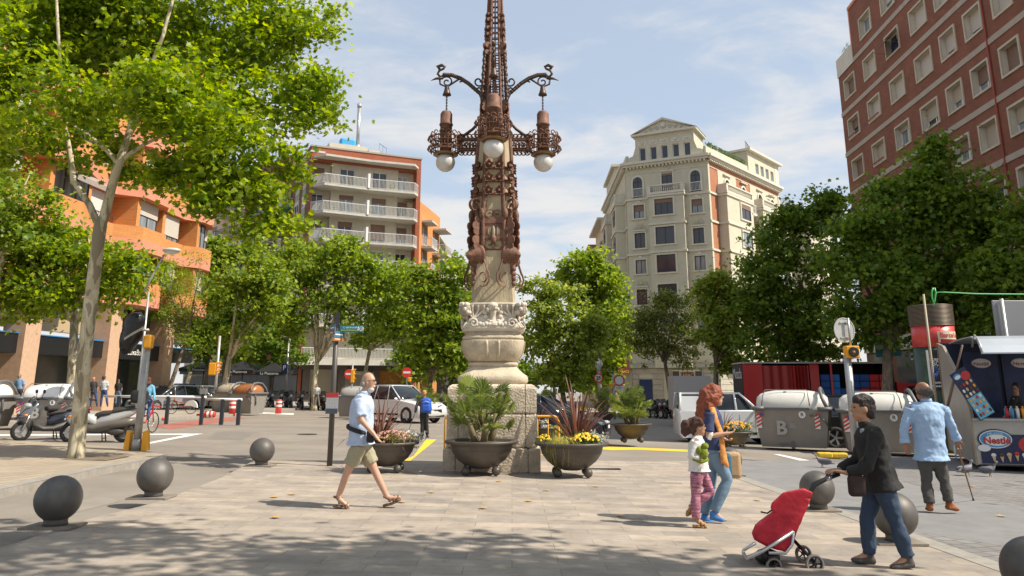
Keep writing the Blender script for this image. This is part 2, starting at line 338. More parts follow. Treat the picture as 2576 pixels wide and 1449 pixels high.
mark('white_line', [(620, 1036), (740, 1040), (738, 1044), (618, 1039)], WP)
mark('stop_line', [(730, 1026), (760, 1024), (1000, 1036), (1100, 1040), (1100, 1043), (1000, 1039)], WP)
mark('parking_line', [(-300, 1066), (-300, 1064), (330, 1061), (330, 1063)], WP)
mh = MB(); g = G(772, 1093, RD); mh.lathe([(.34, 0), (.34, .012), (.30, .014)], (0, 0, 0), 24); mh.box(-.2, .2, -.02, .02, .014, .018)
o = mh.build('manhole_cover', mat('dark iron', (.05, .045, .04), .6, .6)); o.location = (g.x, g.y, g.z); tag(o, 'round dark iron manhole cover in the sunlit asphalt left of the sign pole', 'manhole cover')
dr = MB(); g = G(1505, 1180); dr.box(-.45, .45, -.12, .12, 0, .006)
for i in range(14): dr.box(-.42 + i * .062, -.39 + i * .062, -.09, .09, .006, .012)
o = dr.build('drain_grate', MT['dark iron']); o.location = g; tag(o, 'flat slotted drain grate in the paving right of the yellow flower planter', 'drain')
def litter():
 spots = [(735, 1245), (1010, 1265), (690, 1252), (1255, 1212), (1330, 1262), (1085, 1240), (692, 1304), (1445, 1195), (1905, 1260), (1560, 1300), (1375, 1235), (1820, 1310), (1500, 1225), (1215, 1280), (880, 1160), (2445, 1225), (2520, 1300)]
 first = None
 for i, (u, v) in enumerate(spots):
  g = G(u, v)
  if first is None:
   mb = MB(); s = .07; pts = [(0, -1), (.35, -.45), (.95, -.55), (.6, 0), (.9, .6), (.3, .45), (0, 1.05), (-.3, .45), (-.9, .6), (-.6, 0), (-.95, -.55), (-.35, -.45)]
   mb.add([(a * s, b * s, .012 + .012 * abs(a)) for a, b in pts], [tuple(range(12))]); o = mb.build('fallen_leaf', mat('dry leaf', (.50, .29, .07), .7)); first = o
  else: o = first.copy(); C.objects.link(o)
  o.location = g; o.rotation_euler = (0, 0, i * 1.3); tag(o, 'dry yellow leaf lying on the sunlit pavement', 'leaf', 'dry leaves fallen on the pavement')
litter()
# ------------------------------------------------------------------ building helpers
def wallgrid(mb, fc, s0, s1, z0, z1, ops, off=0., depth=.25, mi=0, rmi=None, arch=None):
 """wall face with real openings and reveals; uv in metres. ops = [(sa,sb,za,zb)]"""
 if s0 > s1: s0, s1 = s1, s0
 ops = [(min(a, b), max(a, b), min(c, d), max(c, d)) for a, b, c, d in ops]
 ops = [o for o in ops if o[0] > s0 and o[1] < s1 and o[2] > z0 and o[3] < z1]
 S = sorted({s0, s1} | {round(x, 3) for o in ops for x in o[:2]}); Z = sorted({z0, z1} | {round(x, 3) for o in ops for x in o[2:]})
 for i in range(len(S) - 1):
  for j in range(len(Z) - 1):
   a, b, c, d = S[i], S[i + 1], Z[j], Z[j + 1]; ms, mz = (a + b) / 2, (c + d) / 2
   if any(o[0] < ms < o[1] and o[2] < mz < o[3] for o in ops): continue
   mb.quad(fc.pt(a, c, off), fc.pt(b, c, off), fc.pt(b, d, off), fc.pt(a, d, off), mi, [(a, c), (b, c), (b, d), (a, d)])
 r = mi if rmi is None else rmi
 for a, b, c, d in ops:
  for (p, q), (t, u) in (((a, c), (b, c)), ((b, c), (b, d)), ((b, d), (a, d)), ((a, d), (a, c))):
   mb.quad(fc.pt(p, q, off), fc.pt(t, u, off), fc.pt(t, u, off - depth), fc.pt(p, q, off - depth), r, [(p, q), (t, u), (t + depth, u), (p + depth, q)])
def fbox(mb, fc, s0, s1, z0, z1, o0, o1, mi=0, uv=True):
 """box on a facade between offsets o0..o1"""
 if s0 > s1: s0, s1 = s1, s0
 v = [fc.pt(a, z, o) for z in (z0, z1) for a, o in ((s0, o0), (s1, o0), (s1, o1), (s0, o1))]
 fs = [(0, 1, 2, 3), (4, 7, 6, 5), (0, 4, 5, 1), (1, 5, 6, 2), (2, 6, 7, 3), (3, 7, 4, 0)]
 uu = [[(s0, o0), (s1, o0), (s1, o1), (s0, o1)], [(s0, o0), (s0, o1), (s1, o1), (s1, o0)], [(s0, z0), (s0, z1), (s1, z1), (s1, z0)], [(o0, z0), (o0, z1), (o1, z1), (o1, z0)], [(s1, z0), (s1, z1), (s0, z1), (s0, z0)], [(o1, z0), (o1, z1), (o0, z1), (o0, z0)]]
 mb.add(v, fs, mi, None, uu)
GLASS = mat('window glass', (.03, .04, .055), .08, .0, spec=.6)
GLASS2 = mat('curtained glass', (.20, .235, .26), .12, nz=(.7, .55), stretch=(6, 6, .6), spec=.9)
WHITE = mat('white painted metal', (.74, .73, .70), .45); GREYM = mat('grey metal', (.30, .30, .30), .4, .6); DARKM = mat('dark brown frame', (.045, .03, .025), .45)
SHUT = mat('cream roller shutter', (.56, .51, .44), .6); SHUTB = mat('brown roller shutter', (.23, .14, .10), .6); CONC = mat('painted concrete', (.50, .475, .42), .8, nz=(1.5, .12))
CREAM = mat('cream stone trim', (.60, .55, .46), .75, nz=(2, .1))
def window(root, fc, s0, s1, z0, z1, off, fm, shut=None, shm=None, leaves=2, glass=None, sill=None, fw=.06):
 """frame + pane (+ shutter): window > pane, shutter"""
 if s0 > s1: s0, s1 = s1, s0
 mb = MB()
 for a, b, c, d in ((s0, s1, z0, z0 + fw), (s0, s1, z1 - fw, z1), (s0, s0 + fw, z0 + fw, z1 - fw), (s1 - fw, s1, z0 + fw, z1 - fw)): fbox(mb, fc, a, b, c, d, off, off + .06)
 for k in range(1, leaves): x = s0 + (s1 - s0) * k / leaves; fbox(mb, fc, x - fw * .6, x + fw * .6, z0 + fw, z1 - fw, off + .002, off + .05)
 o = mb.build('window', fm, root)
 g = MB(); g.quad(fc.pt(s0 + fw * .5, z0 + fw * .5, off + .02), fc.pt(s1 - fw * .5, z0 + fw * .5, off + .02), fc.pt(s1 - fw * .5, z1 - fw * .5, off + .02), fc.pt(s0 + fw * .5, z1 - fw * .5, off + .02)); subpart(g, 'pane', glass or GLASS, o)
 if shut:
  sh = MB(); zb = z1 - (z1 - z0) * shut; n = max(3, int((z1 - zb) / .075)); h = (z1 - zb) / n
  for k in range(n): fbox(sh, fc, s0 + .02, s1 - .02, zb + k * h + h * .12, zb + (k + 1) * h, off + .065, off + .085)
  fbox(sh, fc, s0 + .025, s1 - .025, zb, z1, off + .062, off + .066)
  subpart(sh, 'shutter', shm or SHUT, o)
 if sill:
  sb = MB(); fbox(sb, fc, s0 - .08, s1 + .08, z0 - .09, z0, off - .02, sill); subpart(sb, 'sill', CONC, o)
 return o
def railing(root, pts, h, m, pitch=.11, name='railing', top=.05, r=.012, panel=None):
 mb = MB()
 for a, b in zip(pts[:-1], pts[1:]):
  a, b = Vector(a), Vector(b); n = max(2, int((b - a).length / pitch)); up = Vector((0, 0, 1))
  Mx = stand(a, b - a); l = (b - a).length
  mb.box(0, l, -.025, .025, h - top, h, 0, Mx); mb.box(0, l, -.015, .015, .06, .09, 0, Mx)
  if panel: mb.box(.02, l - .02, -.008, .008, .1, h - top, 0, Mx)
  for k in range(n + 1): x = l * k / n; mb.box(x - r, x + r, -r, r, .09, h - top, 0, Mx)
 return mb.build(name, m, root) if root is not None else mb
BRICKS = brickmat('shaded red brick', (.35, .125, .072), (.275, .10, .06), (.14, .08, .06), w=.29, h=.077, ms=.012, bump=.8, noise=.22)
BRICKO = brickmat('orange brick', (.66, .285, .085), (.58, .235, .07), (.46, .24, .11), w=.29, h=.08, ms=.01, bump=.4, noise=.14)
BRICKF = brickmat('red brick piers', (.40, .11, .05), (.33, .09, .045), (.22, .10, .065), w=.29, h=.075, ms=.01, bump=.4, noise=.15)
SALMON = mat('salmon render', (.60, .245, .15), .8, nz=(2, .08)); RENDER = mat('greenish cream render', (.54, .505, .385), .85, nz=(1.2, .09)); RENDW = mat('beige render', (.52, .475, .38), .85, nz=(1.2, .08))
# ------------------------------------------------------------------ red brick block on the right
def red_block():
 r = ray(2132.5, 394.5); y0 = 57.; x0 = r[0] * y0 / r[1]; R = Fac(x0, y0, 3.2); ext = .0
 t = thing('brick_apartment_block', 'tall red brick apartment block with pale stone bands and deep framed windows on the right', 'building', R.pt(0, gz(x0, y0)))
 base = -1.2; ops = []; wins = []
 cols = [(-2.95, -.75), (-6.75, -4.6), (-10.55, -8.4), (-14.3, -12.1), (-17.1, -15.3), (-19.8, -18.0), (-22.5, -20.75), (-25.5, -23.4), (-29, -26.9), (-32.5, -30.4)]
 rows = [(25.3, 26.9), (22.2, 23.77), (19.12, 20.67), (16.0, 17.55), (13.0, 14.5), (9.95, 11.5), (6.9, 8.45)]
 for j, (za, zb) in enumerate(rows):
  for i, (a, b) in enumerate(cols):
   if j == 0 and i == 0: continue
   if j >= 5 and i in (0, 1, 3): continue
   ops.append((a + .12, b - .12, za + .1, zb - .1)); wins.append((j, i, a + .12, b - .12, za + .1, zb - .1))
 w_ = MB(); wallgrid(w_, R, -31.5, .25, base, 25.1, [o for o in ops if o[3] < 25], 0, .38, 0, 1); wallgrid(w_, R, -31.5, -3.0, 25.1, 28.5, [o for o in ops if o[3] > 25], 0, .38, 0, 1)
 w_.quad(R.pt(.25, base), R.pt(.25, base, -14), R.pt(.25, 25.1, -14), R.pt(.25, 25.1), 0, [(0, 0), (14, 0), (14, 26), (0, 26)])
 w_.quad(R.pt(-3, 25.1), R.pt(-3, 25.1, -14), R.pt(-3, 28.5, -14), R.pt(-3, 28.5), 0, [(0, 0), (14, 0), (14, 3), (0, 3)])
 w_.quad(R.pt(.25, 25.1), R.pt(.25, 25.1, -14), R.pt(-3, 25.1, -14), R.pt(-3, 25.1), 0, [(0, 0), (1, 0), (1, 1), (0, 1)])
 w_.quad(R.pt(-3, 28.5), R.pt(-3, 28.5, -14), R.pt(-31.5, 28.5, -14), R.pt(-31.5, 28.5), 0, [(0, 0), (1, 0), (1, 1), (0, 1)])
 w_.quad(R.pt(-31.5, base), R.pt(-31.5, base, -14), R.pt(-31.5, 28.5, -14), R.pt(-31.5, 28.5), 0, [(0, 0), (14, 0), (14, 26), (0, 26)])
 w_.quad(R.pt(.25, base, -14), R.pt(-31.5, base, -14), R.pt(-31.5, 28.5, -14), R.pt(.25, 25, -14), 0, [(0, 0), (36, 0), (36, 26), (0, 26)])
 w_.build('wall', [BRICKS, CREAM], t)
 for z in (24.4, 21.25, 18.1, 15.03, 11.95, 8.9, 5.8): b = MB(); fbox(b, R, -31, .28 if z < 24.3 else -.02, z, z + .32, 0, .05); b.build('stone_band', mat('dull stone band', (.40, .34, .27), .8, nz=(2, .12)), t)
 b = MB(); fbox(b, R, -3.0, .3, 24.4, 25.85, -.1, .06); fbox(b, R, .3, .12, 24.4, 25.85, -13, -.1); b.build('parapet', CREAM, t)
 b = MB(); fbox(b, R, -31.5, -2.9, 28.5, 28.72, -.2, .08); fbox(b, R, -3.0, -2.82, 24.8, 28.5, -.1, .02); b.build('coping', SALMON, t)
 b = MB(); b.tube([R.pt(-19.95, 26, .07), R.pt(-20, 2, .07)], .045, 8); b.tube([R.pt(-20, 23, .07), R.pt(-20.0, 23.05, .02)], .08, 8); b.build('drain_pipe', mat('red pipe', (.32, .05, .03), .5), t)
 rnd = random.Random(5)
 fr = mat('stone window surround', (.52, .455, .34), .75, nz=(3, .12))
 sp = {(0, 1): (0, 'W'), (0, 2): (.55, 'W'), (1, 2): ('awn', ''), (1, 0): (.72, 'B'), (1, 1): (1, 'C'), (1, 3): (1, 'C'), (2, 0): (.5, 'B'), (2, 1): (1, 'C'), (2, 2): (.85, 'C'), (2, 3): (.82, 'C'), (2, 4): (.72, 'C'), (2, 5): (.74, 'C'), (2, 6): (1, 'C'), (3, 0): (.94, 'B'), (3, 1): (.95, 'S'), (3, 2): (.22, 'S'), (3, 3): (.62, 'S'), (3, 4): (.62, 'S'), (3, 5): (.6, 'B'), (3, 6): (1, 'B'), (4, 5): (.97, 'S'), (4, 4): (.5, 'B'), (5, 5): (.28, 'B')}
 shm = {'B': SHUTB, 'C': SHUT, 'S': mat('sand slatted shutter', (.46, .40, .31), .6), 'W': SHUT}
 awn = None
 for j, i, a, b_, za, zb in wins:
  v = sp.get((j, i)) or (rnd.choice((1, .6, .8, .3)), rnd.choice('CSB'))
  s = MB()
  for q in ((a - .12, b_ + .12, za - .12, za), (a - .12, b_ + .12, zb, zb + .12), (a - .12, a, za, zb), (b_, b_ + .12, za, zb)): fbox(s, R, *q, -.02, .07)
  s.build('window_surround', fr, t)
  o = window(t, R, a, b_, za, zb, -.36, WHITE, None if v[0] == 'awn' else v[0], shm.get(v[1]), 2, rnd.choice((GLASS, GLASS2)))
  if v[0] == 'awn':
   s = MB(); s.add([R.pt(a, zb - .1, -.05), R.pt(b_, zb - .1, -.05), R.pt(b_, zb - .95, .85), R.pt(a, zb - .95, .85)], [(0, 1, 2, 3)]); s.add([R.pt(a, zb - .12, -.06), R.pt(b_, zb - .12, -.06), R.pt(b_, zb - .97, .84), R.pt(a, zb - .97, .84)], [(3, 2, 1, 0)])
   s.cyl(R.pt(a, zb - .96, .85), R.pt(b_, zb - .96, .85), .02); s.cyl(R.pt(a, za + .3, -.1), R.pt(a, zb - .96, .84), .012); s.cyl(R.pt(b_, za + .3, -.1), R.pt(b_, zb - .96, .84), .012); subpart(s, 'awning', SHUTB, o)
   s = MB(); s.quad(R.pt(a, za, -.3), R.pt(b_, za, -.3), R.pt(b_, za + .9, -.3), R.pt(a, za + .9, -.3)); subpart(s, 'blind', mat('blue cloth', (.02, .04, .16), .7), o)
  if (j, i) in ((2, 0), (2, 1), (3, 1)):
   s = MB(); s.tube([R.pt(a + .1, za + .08, .15), R.pt(b_ - .1, za + .08, .15)], .05, 6); subpart(s, 'flower_box', mat('window flowers', (.35, .12, .08), .8, nz=(12, .9)), o)
 b = MB()
 for k in range(7): fbox(b, R, -4.5 * k - .3, -4.5 * k - 3.8, .2, 3.6, .02, .05)
 b.build('shop_window', GLASS, t); b = MB(); fbox(b, R, -31.5, .1, 3.7, 4.6, 0, .2); b.build('fascia', RENDER, t)
 Mx = frame(R.pt(-8.5, 3.2, .1), -R.d); text('shop_lettering', 'El Cor fregit', .55, Mx, mat('chalk white', (.7, .7, .66), .7), t)
 b = MB(); rnd = random.Random(9); 
 for k in range(60): c = R.pt(-.1 - rnd.random() * 1.6, 25.9 + rnd.random() * .6, -.15 - rnd.random() * .3); e = c + Vector((rnd.uniform(-.25, .25), rnd.uniform(-.25, .25), rnd.uniform(.1, .35))); b.add([c, (c + e) / 2 + Vector((.06, .05, 0)), e], [(0, 1, 2)])
 b.build('terrace_plants', leafmat('terrace leaf', (.04, .08, .02), (.10, .16, .03)), t)
red_block()
# ------------------------------------------------------------------ brick block with white balconies (centre left) and its long side
def brick_block():
 r = ray(785, 368); y0 = 80.; k = y0 / r[1]; B = Fac(r[0] * k, y0, 65)
 Zp = lambda x, y: (697.6 + x * .25, 335.4 + y * .25)
 q = lambda x, y, off=0: B.sz(*Zp(x, y), off)
 t = thing('balcony_apartment_block', 'brick apartment block with white railed balconies across its sunlit front, flue on the roof', 'building', B.pt(0, gz(r[0] * k, y0)))
 S1 = q(1450, 265)[0]; zt = q(350, 130)[1]; dz = 2.97; slabs = [19.35 * 1.143 - .21 - dz * i for i in range(-0, 6)]
 z1 = q(880, 545, 1.2)[1]; z2 = q(880, 815, 1.2)[1]; dz = z1 - z2; L1, L2, L3, L4 = q(370, 300)[0], q(565, 300)[0], q(1232, 370)[0], q(1405, 390)[0]
 levels = [z1 - dz * i for i in range(6)]          # balcony slab tops
 w_ = MB(); top0 = levels[0] + dz - .15
 fbox(w_, B, 0, S1, top0, zt, -9, 0); fbox(w_, B, 0, L1, -1, top0, -9, 0); fbox(w_, B, L4, S1, -1, top0, -9, 0); w_.build('brick_wall', BRICKF, t)
 ops = []; W = []
 for i, z in enumerate(levels):
  for (a, b_, dp) in ((q(395, 0)[0], q(520, 0)[0], 1), (q(665, 0)[0], q(810, 0)[0], 0), (q(990, 0)[0], q(1133, 0)[0], 0), (q(1255, 0)[0], q(1365, 0)[0], 1)): W.append((i, a, b_, z + .12, z + 2.25, dp))
 m = MB(); wallgrid(m, B, L2, L3, 4, top0, [(w[1], w[2], w[3], w[4]) for w in W if not w[5]], -.5, .22); wallgrid(m, B, L1, L2, 4, top0, [(w[1], w[2], w[3], w[4]) for w in W if w[5] and w[1] < 4], -1.2, .22); wallgrid(m, B, L3, L4, 4, top0, [(w[1], w[2], w[3], w[4]) for w in W if w[5] and w[1] > 4], -1.2, .22)
 for L_ in (L2, L3): m.quad(B.pt(L_, 4, -.5), B.pt(L_, 4, -1.2), B.pt(L_, top0, -1.2), B.pt(L_, top0, -.5), 0, [(0, 0), (1, 0), (1, 1), (0, 1)])
 fbox(m, B, L1, L4, 0, 4, -9, -1.25); m.build('rendered_wall', RENDW, t)
 for i, a, b_, za, zb, dp in W:
  off = -1.2 if dp else -.5; sh = {(0, 0): 1, (1, 1): .22, (1, 2): .28, (1, 3): .25, (2, 0): .3, (2, 1): .25, (2, 2): .75, (2, 3): .6}.get((i, [0, 1, 2, 3][(0 if a < 2 else 1 if a < 5 else 2 if a < 8.5 else 3)]), 0)
  window(t, B, a, b_, za, zb, off - .2, WHITE, sh or None, SHUTB, 2, GLASS2 if (i + dp) % 2 else GLASS)
 for i, z in enumerate([levels[0] + dz + .25] + levels):
  fr = 1.5; mid = (L1 + L4) / 2; out = [(L1 - .1, .05), (L1 + .9, fr), (mid, fr - .35), (L4 - .7, fr), (L4 + .05, .5 if i else .4), (L4 + .05, .0)]
  m = MB(); th = .22; p = [B.pt(a, z - th, o_) for a, o_ in out] + [B.pt(L4, z - th, -1.2), B.pt(L1, z - th, -1.2)]; u = [v + Vector((0, 0, th)) for v in p]; n = len(p)
  m.add(p + u, [tuple(range(n)), tuple(range(2 * n - 1, n - 1, -1))] + [(j, (j + 1) % n, (j + 1) % n + n, j + n) for j in range(n)]); m.build('balcony_slab' if i else 'roof_slab', CONC, t)
  if i:
   rp = [B.pt(a, z, o_ - .05) for a, o_ in out[:-1]]; railing(t, rp[:3], 1.05, WHITE, .14); railing(t, rp[2:], 1.05, WHITE, .14)
   m = MB(); fbox(m, B, mid - .12, mid + .12, z, z + 1.55, -.2, fr - .25); m.build('balcony_divider', WHITE, t)
 m = MB(); fbox(m, B, -.1, S1 + .1, zt, zt + .18, -9.1, .08); m.build('coping', mat('grey coping', (.33, .30, .26), .8), t)
 m = MB(); a, zb = q(570, 90); b2 = q(960, 150)[0]; fbox(m, B, a, b2, zt, zt + 1.35, -6, -2.2); fbox(m, B, b2, q(1100, 0)[0], zt, zt + .9, -6, -1.6); m.build('penthouse', RENDW, t)
 m = MB(); s_, z_ = q(800, 60, -4); m.tube([B.pt(s_, zt + 1.3, -3.5), B.pt(s_, zt + 6.3, -3.5)], .2, 12); m.tube([B.pt(s_, zt + 6.3, -3.5), B.pt(s_, zt + 6.7, -3.5)], [.26, .26], 12); m.lathe([(.35, 0), (.3, .5), (.1, .6)], tuple(B.pt(s_, zt + 1.3, -3.5)), 12); m.build('flue_pipe', mat('zinc', (.5, .5, .5), .35, .7), t)
 m = MB(); s_, _ = q(720, 40, -3); c = B.pt(s_, zt + 1.9, -3.6); m.rbox((0, 0, 0), (1.7, 1., .95), .2, 0, stand(c, B.d)); m.build('tarpaulin', mat('blue tarpaulin', (.04, .33, .62), .5, bump=(4, .8)), t)
 railing(t, [B.pt(q(1080, 0)[0], zt + .9, -2), B.pt(q(1130, 0)[0], zt + .1, -1)], 1., DARKM, .5, 'roof_railing')
 for zz_, s_, oo in ((2, 870, -1.5), (1, 905, -1)): pass
 rnd = random.Random(3); m = MB(); 
 for z in levels[:4]:
  for kk in range(4):
   s_ = rnd.uniform(L1 + 1, L4 - 1); c = B.pt(s_, z + .5, .5)
   for _ in range(24): d = Vector((rnd.gauss(0, .16), rnd.gauss(0, .12), rnd.gauss(0, .22))); m.add([c + d, c + d + Vector((.12, 0, .05)), c + d + Vector((.04, .1, .14))], [(0, 1, 2)])
 tag(m.build('balcony_plants', leafmat('terrace leaf', (.04, .08, .02), (.10, .16, .03)), t), kind='stuff')
 A = B.sz(742, 905, 2.5); m = MB(); fbox(m, B, -.5, S1 + .3, B.sz(880, 912, 2)[1] - .25, B.sz(880, 903, 2)[1], -1, 2.2); m.build('canopy_slab', CONC, t)
 cz = B.sz(880, 903, 2)[1]; railing(t, [B.pt(-.2, cz, 2.1), B.pt(S1 * .92, cz, 2.1), B.pt(S1 * .92, cz, .2)], 1.05, WHITE, .14)
 m = MB(); fbox(m, B, 0, S1, cz - 1.0, cz - .25, -.4, .9); m.build('fascia', mat('dark fascia', (.06, .05, .045), .6), t)
 m = MB(); fbox(m, B, .3, S1 - .3, -1, cz - 1., -2.5, -2.2); m.build('shop_interior', mat('dim interior', (.05, .042, .035), .7, nz=(1.3, .7)), t)
 for a in (.4, 3.9, 7.4, 10.9): m = MB(); fbox(m, B, a, a + .7, -1, cz - 1, -.5, .3); m.build('pillar', mat('dark stone pillar', (.10, .085, .07), .6, nz=(5, .3)), t)
 m = MB(); fbox(m, B, 4.7, 7.3, cz - 1.15, cz - .25, .92, .98); 
 m.build('sign_board', mat('black sign board', (.03, .025, .02), .5), t); o_ = text('shop_lettering', 'La Piazzenza', .52, frame(B.pt(6., cz - 1.35, 1.0), B.d), mat('warm sign white', (.62, .58, .50), .6), t)
 m = MB(); fbox(m, B, 7.7, 10.7, cz - 2.3, cz - 1.05, -.1, -.02); m.build('window_blind', mat('orange blind', (.42, .17, .03), .7, nz=(2, .4)), t)
 E_ = B.pt(S1, 0); D = Fac(E_.x, E_.y, 9)
 m = MB(); wallgrid(m, D, 0, 9, -1, levels[0] - .6, [], 0, .2); m.quad(D.pt(0, -1, -6), D.pt(9, -1, -6), D.pt(9, levels[0] - .6, -6), D.pt(0, levels[0] - .6, -6)); m.quad(D.pt(0, levels[0] - .6, 0), D.pt(9, levels[0] - .6, 0), D.pt(9, levels[0] - .6, -6), D.pt(0, levels[0] - .6, -6)); m.build('side_wall', BRICKO, t)
 for i in range(5):
  z = levels[1] - dz * i + .3
  for a, b_, oo in ((.8, 3.4, 1.2), (5.6, 8.6, 1.6)):
   if i == 0: z_ = z + 1.6
   m = MB(); fbox(m, D, a, b_, z - .2, z, 0, oo); m.build('balcony_slab', CONC, t)
   if i: railing(t, [D.pt(a, z, 0), D.pt(a, z, oo - .05), D.pt(b_, z, oo - .05)], 1., WHITE, .16)
   window(t, D, a + .5, b_ - .5, z - dz + .2 + .1, z - .6, .02, WHITE, .3, SHUTB)
 return B, t, levels, dz, zt
BB = brick_block()
def brick_side():
 """the shaded wing running back along the side street"""
 B, _, lv, dz, zt = BB
 W = Fac(B.o[0], B.o[1], -27)
 t = thing('brick_wing', 'shaded brown brick wing with green based balconies left of the white balconied block', 'building', W.pt(0, gz(B.o[0], B.o[1])))
 Lw = 12.; m = MB(); pan = mat('pale spandrel panel', (.42, .42, .33), .8, nz=(2, .1)); pang = mat('green spandrel panel', (.26, .33, .21), .8, nz=(2, .1))
 bays = [(1.5, 3.0), (4.6, 6.6)]
 zt2 = zt - .6
 ops = [(a, b, z + .1 + .0, z + 2.3) for a, b in bays for z in lv + [lv[-1] - dz]]
 wallgrid(m, W, 0, Lw, -1, zt2, [], 0, .2); m.quad(W.pt(Lw, -1), W.pt(Lw, -1, -8), W.pt(Lw, zt2, -8), W.pt(Lw, zt2), 0, [(0, 0), (8, 0), (8, 26), (0, 26)]); m.quad(W.pt(0, zt2), W.pt(Lw, zt2), W.pt(Lw, zt2, -8), W.pt(0, zt2, -8), 0, [(0, 0), (1, 0), (1, 1), (0, 1)])
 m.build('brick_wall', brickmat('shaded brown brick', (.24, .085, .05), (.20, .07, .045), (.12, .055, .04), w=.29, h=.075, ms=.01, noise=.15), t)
 for a, b in bays:
  for i in range(6):
   z = lv[0] - dz * i + .2
   p = MB(); fbox(p, W, a, b, z + 2.0, z + 2.7, .0, .06); fbox(p, W, a, b, z - .3, z + .55, .0, .06); p.build('spandrel', pang if i % 2 else pan, t)
   window(t, W, a, b, z + .6, z + 1.95, .01, WHITE, .35 if (i + int(a)) % 3 else None, SHUT, 2, GLASS)
 gb = mat('green slab edge', (.05, .22, .15), .6, nz=(5, .4))
 for i in range(5):
  z = lv[0] - dz * (i + .25)
  p = MB(); fbox(p, W, 8.2, 11.4, z - .22, z, 0, 1.1); p.build('balcony_slab', gb, t); railing(t, [W.pt(8.25, z, 0), W.pt(8.25, z, 1.05), W.pt(11.3, z, 1.05), W.pt(11.3, z, 0)], 1., WHITE, .16)
  window(t, W, 8.8, 10.8, z + .05, z + 2.1, .01, DARKM, .4, SHUTB)
 p = MB(); fbox(p, W, -.05, Lw, zt2, zt2 + .2, -8, .1); p.build('coping', CONC, t)
 p = MB(); fbox(p, W, 0, Lw, 2.6, 3.4, 0, .5); p.build('fascia', MT['dark fascia'], t)
 e = W.pt(Lw, 0); N = Fac(e.x, e.y, -42)
 t2 = thing('blue_balcony_block', 'brown brick apartment house with pale blue grey balconies between the wing and the orange block', 'building', N.pt(0, gz(e.x, e.y)))
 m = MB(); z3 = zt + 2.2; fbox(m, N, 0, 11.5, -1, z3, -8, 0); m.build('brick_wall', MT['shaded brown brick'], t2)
 bl = mat('blue grey balcony panel', (.20, .25, .32), .6)
 for i in range(-1, 6):
  z = lv[0] - dz * (i + .4) + .3
  p = MB(); fbox(p, N, 2.4, 9.6, z - .2, z, 0, 1.3); p.build('balcony_slab', CONC, t2); railing(t2, [N.pt(2.5, z, 0), N.pt(2.5, z, 1.25), N.pt(9.5, z, 1.25), N.pt(9.5, z, 0)], 1.05, bl, .3, panel=True)
  window(t2, N, 3.2, 5.2, z + .05, z + 2.1, .01, WHITE, .3, SHUT); window(t2, N, 6.6, 8.6, z + .05, z + 2.1, .01, WHITE, None, SHUT)
  p = MB(); fbox(p, N, .5, 1.9, z + 1.9, z + 2.7, 0, .06); fbox(p, N, .5, 1.9, z - .2, z + .6, 0, .06); p.build('spandrel', pan, t2)
 e = N.pt(11.5, 0); N2 = Fac(e.x, e.y, -42)
 t3 = thing('beige_apartment_house', 'beige rendered apartment house with curved dark railed balconies next to the orange block', 'building', N2.pt(0, gz(e.x, e.y)))
 m = MB(); fbox(m, N2, 0, 16, -1, z3 - .5, -8, .0); m.build('rendered_wall', mat('warm beige render', (.55, .42, .29), .85, nz=(1, .1)), t3)
 for i in range(-1, 6):
  z = lv[0] - dz * (i + .5)
  p = MB(); fbox(p, N2, 1.5, 6.5, z - .2, z, 0, 1.2); p.build('balcony_slab', CONC, t3); railing(t3, [N2.pt(1.6, z, 0), N2.pt(1.6, z, 1.1), N2.pt(6.4, z, 1.1), N2.pt(6.4, z, 0)], 1., DARKM, .2)
  window(t3, N2, 2.4, 4.4, z + .05, z + 2.1, .01, WHITE, .3, SHUT); window(t3, N2, 8.5, 10, z + .8, z + 2.1, .01, WHITE, .5, SHUTB)
def shopfronts():
 B = BB[0]; W = Fac(B.o[0], B.o[1], -27); e = W.pt(12., 0); N = Fac(e.x, e.y, -42); ds = mat('shopfront dark', (.035, .03, .027), .5, nz=(1.1, .8))
 for f, a, b, n in ((W, .2, 11.8, 'brick_wing'), (N, .2, 11.3, 'blue_balcony_block'), (N, 11.6, 27, 'beige_apartment_house')):
  m = MB(); fbox(m, f, a, b, -1, 2.7 if n != 'brick_wing' else 2.55, 0.0, .08); m.build('shopfront', ds, bpy.data.objects[n]); m = MB(); fbox(m, f, a, b, 3.0, 3.9, 0, .7); m.build('shop_awning', mat('dark shop awning', (.03, .045, .035), .8), bpy.data.objects[n])
brick_side(); shopfronts()
